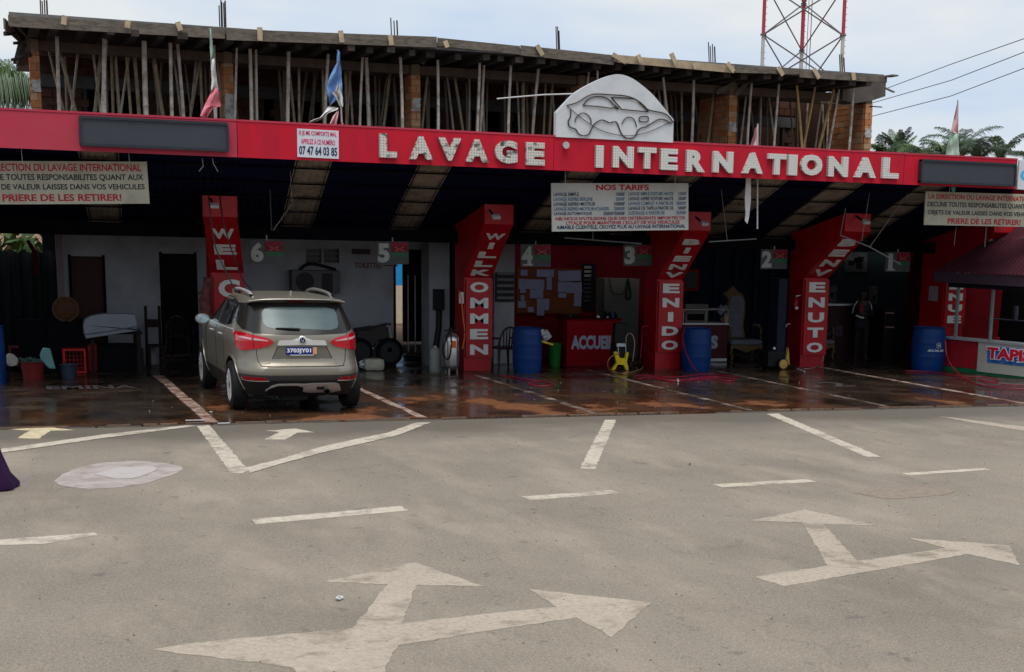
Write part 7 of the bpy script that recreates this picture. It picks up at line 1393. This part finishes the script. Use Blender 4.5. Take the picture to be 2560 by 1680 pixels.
# spoiler
mb = MB(); C = []
for i in range(25): y = -.70 + 1.40 * i / 24; q = abs(y) / .70; C.append((y, 1.56 - .06 * q ** 3, .33 + .13 * q ** 3))
for y, z, l in C: mb.v += [cw(l, y, z - .022), cw(l - .012, y, z), cw(l + .25, y * .97, z + .045), cw(l + .22, y * .97, z - .05)]
for i in range(24):
    for j in range(4): a = i * 4 + j; b = i * 4 + (j + 1) % 4; mb.f.append((a, b, b + 4, a + 4))
mb.f += [(0, 1, 2, 3), (99, 98, 97, 96)]; mb.sm = True; sp = mb.build('spoiler', PNT, car)
MB().tube([cw(l - .008, y, z + .004) for y, z, l in C], .007, 5).build('spoiler_glint_tube', SILV, sp)  # silver tube added to draw the sky's highlight along the spoiler edge
rpatch([(-.12, 1.485, 1.505), (.12, 1.485, 1.505)], mat('brake_strip', (.16, .01, .012), .3), 'brake_light_strip', .03, .0, parent=sp)
# tail lamps, wrapping the corner
for s in (-1, 1):
    cols = [(.42, .862, .872), (.50, .81, .925), (.62, .785, .955), (.76, .765, .985), (.84, .75, 1.00), (.89, .775, 1.005), (.905, .83, 1.0)]
    cols = [(a * s * .962, b, c) for a, b, c in cols]; lamp = rpatch(cols if s > 0 else cols[::-1], TLR, 'tail_lamp', .014, .01, nv=8)
    c2_ = [(a * s, b, c) for a, b, c in [(.48, .880, .893), (.60, .886, .908), (.665, .892, .918)]]; rpatch(c2_ if s > 0 else c2_[::-1], TLW, 'lamp_strip', .018, .0, nv=3, parent=lamp)
    c2_ = [(a * s, b, c) for a, b, c in [(.69, .893, .920), (.78, .905, .935), (.83, .915, .94)]]; rpatch(c2_ if s > 0 else c2_[::-1], TLW, 'lamp_strip', .018, .0, nv=3, parent=lamp)
    rline([(.678 * s, .77), (.678 * s, .97)], .004, BLK, 'lamp_gap', .017, lamp)
    # reflectors
    c2_ = [(a * s, b, c) for a, b, c in [(.50, .405, .412), (.56, .385, .442), (.79, .39, .448), (.82, .41, .448)]]; rf = rpatch(c2_ if s > 0 else c2_[::-1], mat('reflector_red', (.28, .006, .012), .2, coat=.5), 'reflector', .012, .004, nv=3)
    rline([(.49 * s, .385), (.79 * s, .383), (.835 * s, .43)], .006, SILV, 'reflector_trim', .014, rf)
# chrome bar with round emblem
cb = rpatch([(-.35, .822, .835), (-.33, .822, .888), (-.15, .825, .895), (-.085, .828, .915), (.085, .828, .915), (.15, .825, .895), (.33, .822, .888), (.35, .822, .835)], CHR, 'chrome_bar', .02, .005, nv=4, nh=4)
L0 = rear_L(0, .90) - .022
MB().lathe(cw(L0, 0, .895), [(.062, .02), (.062, 0), (.052, -.008)], 28, 'y').build('emblem_ring', CHR, cb)
MB().lathe(cw(L0 - .009, 0, .895), [(.042, .002), (.042, -.003)], 24, 'y').build('emblem_field', mat('emblem_navy', (.01, .02, .05), .3), cb)
for s in (-1, 1): MB().beam(cw(L0 - .015, 0, .862), cw(L0 - .015, .022 * s, .925), .004, .014, (0, 1, 0)).build('emblem_stroke', CHR, cb)
# recess shade painted as darker body colour and dark edges; plate
rpatch([(-.43, .665, .668), (-.34, .660, .815), (.34, .660, .815), (.43, .665, .668)], mat('recess_shade_paint', (.15, .135, .11), .4, .6, coat=.2), 'plate_recess_shade', .002, .001, nv=4)
for s in (-1, 1): rline([(.345 * s, .815), (.43 * s, .665)], .005, TRIM_SHADE, 'recess_edge_shade', .002)
pl = rpatch([(-.235, .715, .80), (.205, .715, .80)], mat('plate_blue', (.008, .02, .16), .35), 'number_plate', .02, .004, nv=2)
rpatch([(.148, .717, .798), (.205, .717, .798)], mat('plate_orange', (.55, .24, .08), .4, dirt=(.5, .45, .4), damt=.7, ds=30), 'plate_flag', .023, -.018, nv=2, parent=pl)
L1 = rear_L(0, .757) - .026
text('3703JY01', mat('plate_white', (.75, .75, .8), .4), pl, cw(L1, -.225, .727), (1, 0, 0), (0, 0, 1), .345, .075, .03, .002)
rpatch([(-.18, .706, .713), (.16, .706, .713)], CHR, 'plate_trim', .022, .0, nv=1, parent=pl)
text('CHANGAN', SILV, car, cw(rear_L(-.55, .61) - .015, -.60, .60), (1, 0, 0), (0, 0, 1), .19, .022, .02, .002, 'small_lettering'); text('AWD', SILV, car, cw(rear_L(.5, .61) - .02, .46, .62), (1, 0, 0), (0, 0, 1), .08, .02, .02, .002, 'small_lettering')
# tailgate shut line
rline([(-.675, 1.02), (-.668, .95), (-.645, .80), (-.63, .66), (-.60, .60), (-.54, .575), (0, .572), (.54, .575), (.60, .60), (.63, .66), (.645, .80), (.668, .95), (.675, 1.02)], .0045, BLK, 'tailgate_gap', .0)
# shade below the bumper crease painted as a dark band; skid plate
rpatch([(-.86, .40, .475), (-.6, .395, .47), (0, .39, .468), (.6, .395, .47), (.86, .40, .475)], mat('bumper_shade_grey', (.045, .042, .04), .5), 'bumper_shade_band', .006, .004, nv=3)
sk = rpatch([(.0, .245, .335), (.1, .232, .345), (.45, .232, .35), (.52, .25, .33), (.545, .24, .27)], SILV, 'skid_plate', .022, .005, nv=5)
rpatch([(-.53, .255, .262), (-.46, .295, .315), (-.36, .325, .342), (-.1, .325, .342), (.02, .30, .338)], SILV, 'skid_plate', .022, .005, nv=2)
rpatch([(.19, .27, .31), (.30, .27, .31)], TRIM_SHADE, 'skid_slot', .026, 0, nv=2, parent=sk)
MB().lathe(cw(.04, .33, .235), [(.04, 0), (.045, -.06), (.035, -.06), (.032, 0)], 18, 'y').build('exhaust_tip', BLK, car)
rpatch([(-.5, .20, .29), (0, .20, .30), (.5, .20, .26)], BLK, 'under_valance', .010, .004, nv=3)
# wiper
MB().tube([cw(rear_L(.0, 1.07) - .02, -.02, 1.065), cw(rear_L(-.1, 1.08) - .03, -.18, 1.08), cw(rear_L(-.3, 1.09) - .02, -.36, 1.085)], [.02, .014, .008], 6).build('wiper', BLK, car)
# rails, antenna
for s in (-1, 1):
    pts = curve([cwr(.74, .58 * s, 1.62), cwr(.90, .58 * s, 1.67), cwr(1.2, .58 * s, 1.70), cwr(2.0, .58 * s, 1.71), cwr(2.5, .575 * s, 1.68), cwr(2.7, .57 * s, 1.63)], 6); MB().tube(pts, .022, 8).build('roof_rail', CHR if s < 0 else SILV, car)
    for l in (.75, 1.9): MB().bx(CX + s * .59 - .015, CX + s * .59 + .015, RY + l, RY + l + .14, 1.58, 1.69).build('rail_foot', BLK, car)
MB().poly([cwr(.90, -.01, 1.655), cwr(1.08, -.01, 1.665), cwr(.90, -.01, 1.73)], (.02, 0, 0)).build('roof_fin', SILV, car)
# side windows, doors, handles, mirrors
for s in (-1, 1):
    spatch([(.80, 1.17, 1.30), (.98, 1.10, 1.43), (1.30, 1.065, 1.50)], GLS, 'side_window', .004, s); spatch([(1.36, 1.06, 1.505), (1.9, 1.05, 1.525), (2.10, 1.045, 1.525)], GLS, 'side_window', .004, s); spatch([(2.17, 1.045, 1.525), (2.8, 1.04, 1.43), (3.25, 1.04, 1.20), (3.45, 1.04, 1.06)], GLS, 'side_window', .004, s)
    spatch([(.78, 1.02, 1.035), (2.0, 1.01, 1.025), (3.4, 1.015, 1.028)], CHR, 'window_trim', .006, s, nv=1)
    for L_, z0, z1 in ((1.33, .42, 1.02), (2.13, .42, 1.03), (3.2, .42, 1.0)): MB().tube([cw(L_ + (z - .7) * .1, s * (side_Y(L_, z) + .0), z) for z in [z0 + (z1 - z0) * i / 8 for i in range(9)]], .005, 5).build('door_gap', BLK, car)
    for L_ in (1.45, 2.35): MB().tube([cw(L_, s * (side_Y(L_, .90) + .01), .90), cw(L_ + .04, s * (side_Y(L_, .90) + .035), .905), cw(L_ + .18, s * (side_Y(L_, .90) + .035), .905), cw(L_ + .22, s * (side_Y(L_, .90) + .01), .90)], .012, 6).build('door_handle', CHR, car)
    MZ = cw(3.12, 0, 1.04).z; mr = MB().lathe(cw(3.12, s * 1.0, 1.04), [(.055, .12), (.10, .06), (.115, 0), (.11, -.03)], 20, 'y'); 
    for v in mr.v: v.z = MZ + (v.z - MZ) * .72
    mo = mr.build('mirror', PNT, car); mg = MB().lathe(cw(3.12, s * 1.0, 1.04), [(.098, -.032), (.095, -.036)], 20, 'y')
    for v in mg.v: v.z = MZ + (v.z - MZ) * .70
    mg.build('mirror_glass', mat('mirror_glass', (.45, .58, .62), .08, .9), mo); MB().beam(cw(3.18, s * .84, 1.02), cw(3.18, s * .97, 1.03), .05, .03).build('mirror_arm', BLK, mo)
    # arch trims and wheels
    for w_ in (WB0, WB1):
        mb = MB(); n = 26
        for i in range(n + 1):
            a = math.radians(-4 + 188 * i / n)
            for rr, o_ in ((.415, .0), (.417, .010), (.450, .010), (.452, .0)):
                L_ = w_ + math.cos(a) * rr; z = WR + math.sin(a) * rr; mb.v.append(cwr(L_, s * (side_Y(L_, max(lerp_tab(ZI, z), .2)) + o_), z))
        for i in range(n):
            for j in range(3): a = i * 4 + j; mb.f.append((a, a + 1, a + 5, a + 4))
        mb.sm = True; mb.build('arch_trim', PNT if w_ == WB0 else PNT, car)
        c = cwr(w_, s * .83, WR); MB().lathe((c.x - .13 * s, c.y, c.z), [(.40, 0), (.41, -.02), (.40, .11 * s)][:2] + [(.405, .0)], 24, 'x')
        wh = MB().lathe(c, [(.21, -.05), (.24, -.11), (.31, -.115), (.352, -.09), (.36, 0), (.352, .09), (.31, .115), (.24, .11), (.21, .05)], 40, 'x').build('wheel', RUBB, car)
        ox = .085 * s; mb = MB().lathe((c.x, c.y, c.z), [(.243, ox - .02), (.25, ox + .012 * s), (.236, ox + .014 * s), (.228, ox - .05 * s)], 36, 'x'); mb.build('rim', ALLOY, wh)
        mb = MB()
        for i in range(5):
            a = 2 * math.pi * i / 5 + .3
            for da in (-.16, .16): mb.beam((c.x + ox, c.y + math.cos(a) * .03, c.z + math.sin(a) * .03), (c.x + ox + .008 * s, c.y + math.cos(a + da) * .236, c.z + math.sin(a + da) * .236), .028, .03, (1, 0, 0))
        mb.lathe((c.x + ox, c.y, c.z), [(.055, -.02), (.05, .016 * s)], 16, 'x'); mb.build('rim_spokes', ALLOY, wh); MB().lathe((c.x, c.y, c.z), [(.22, -.06 * 1), (.22, .03 * s)], 24, 'x').build('brake_disc', BLK, wh)
    # wheel house
    for w_ in (WB0, WB1): MB().bx(CX + s * .45, CX + s * .66, RY + w_ - .42, RY + w_ + .42, .26, .85).build('wheel_house', BLK, car)
box(CX - .60, CX + .60, RY + .5, RY + 4.3, .23, .40).build('underbody', BLK, car)
MB().bx(CX - .28, CX + .10, RY + .25, RY + .5, .20, .33).build('rear_silencer', BLK, car)
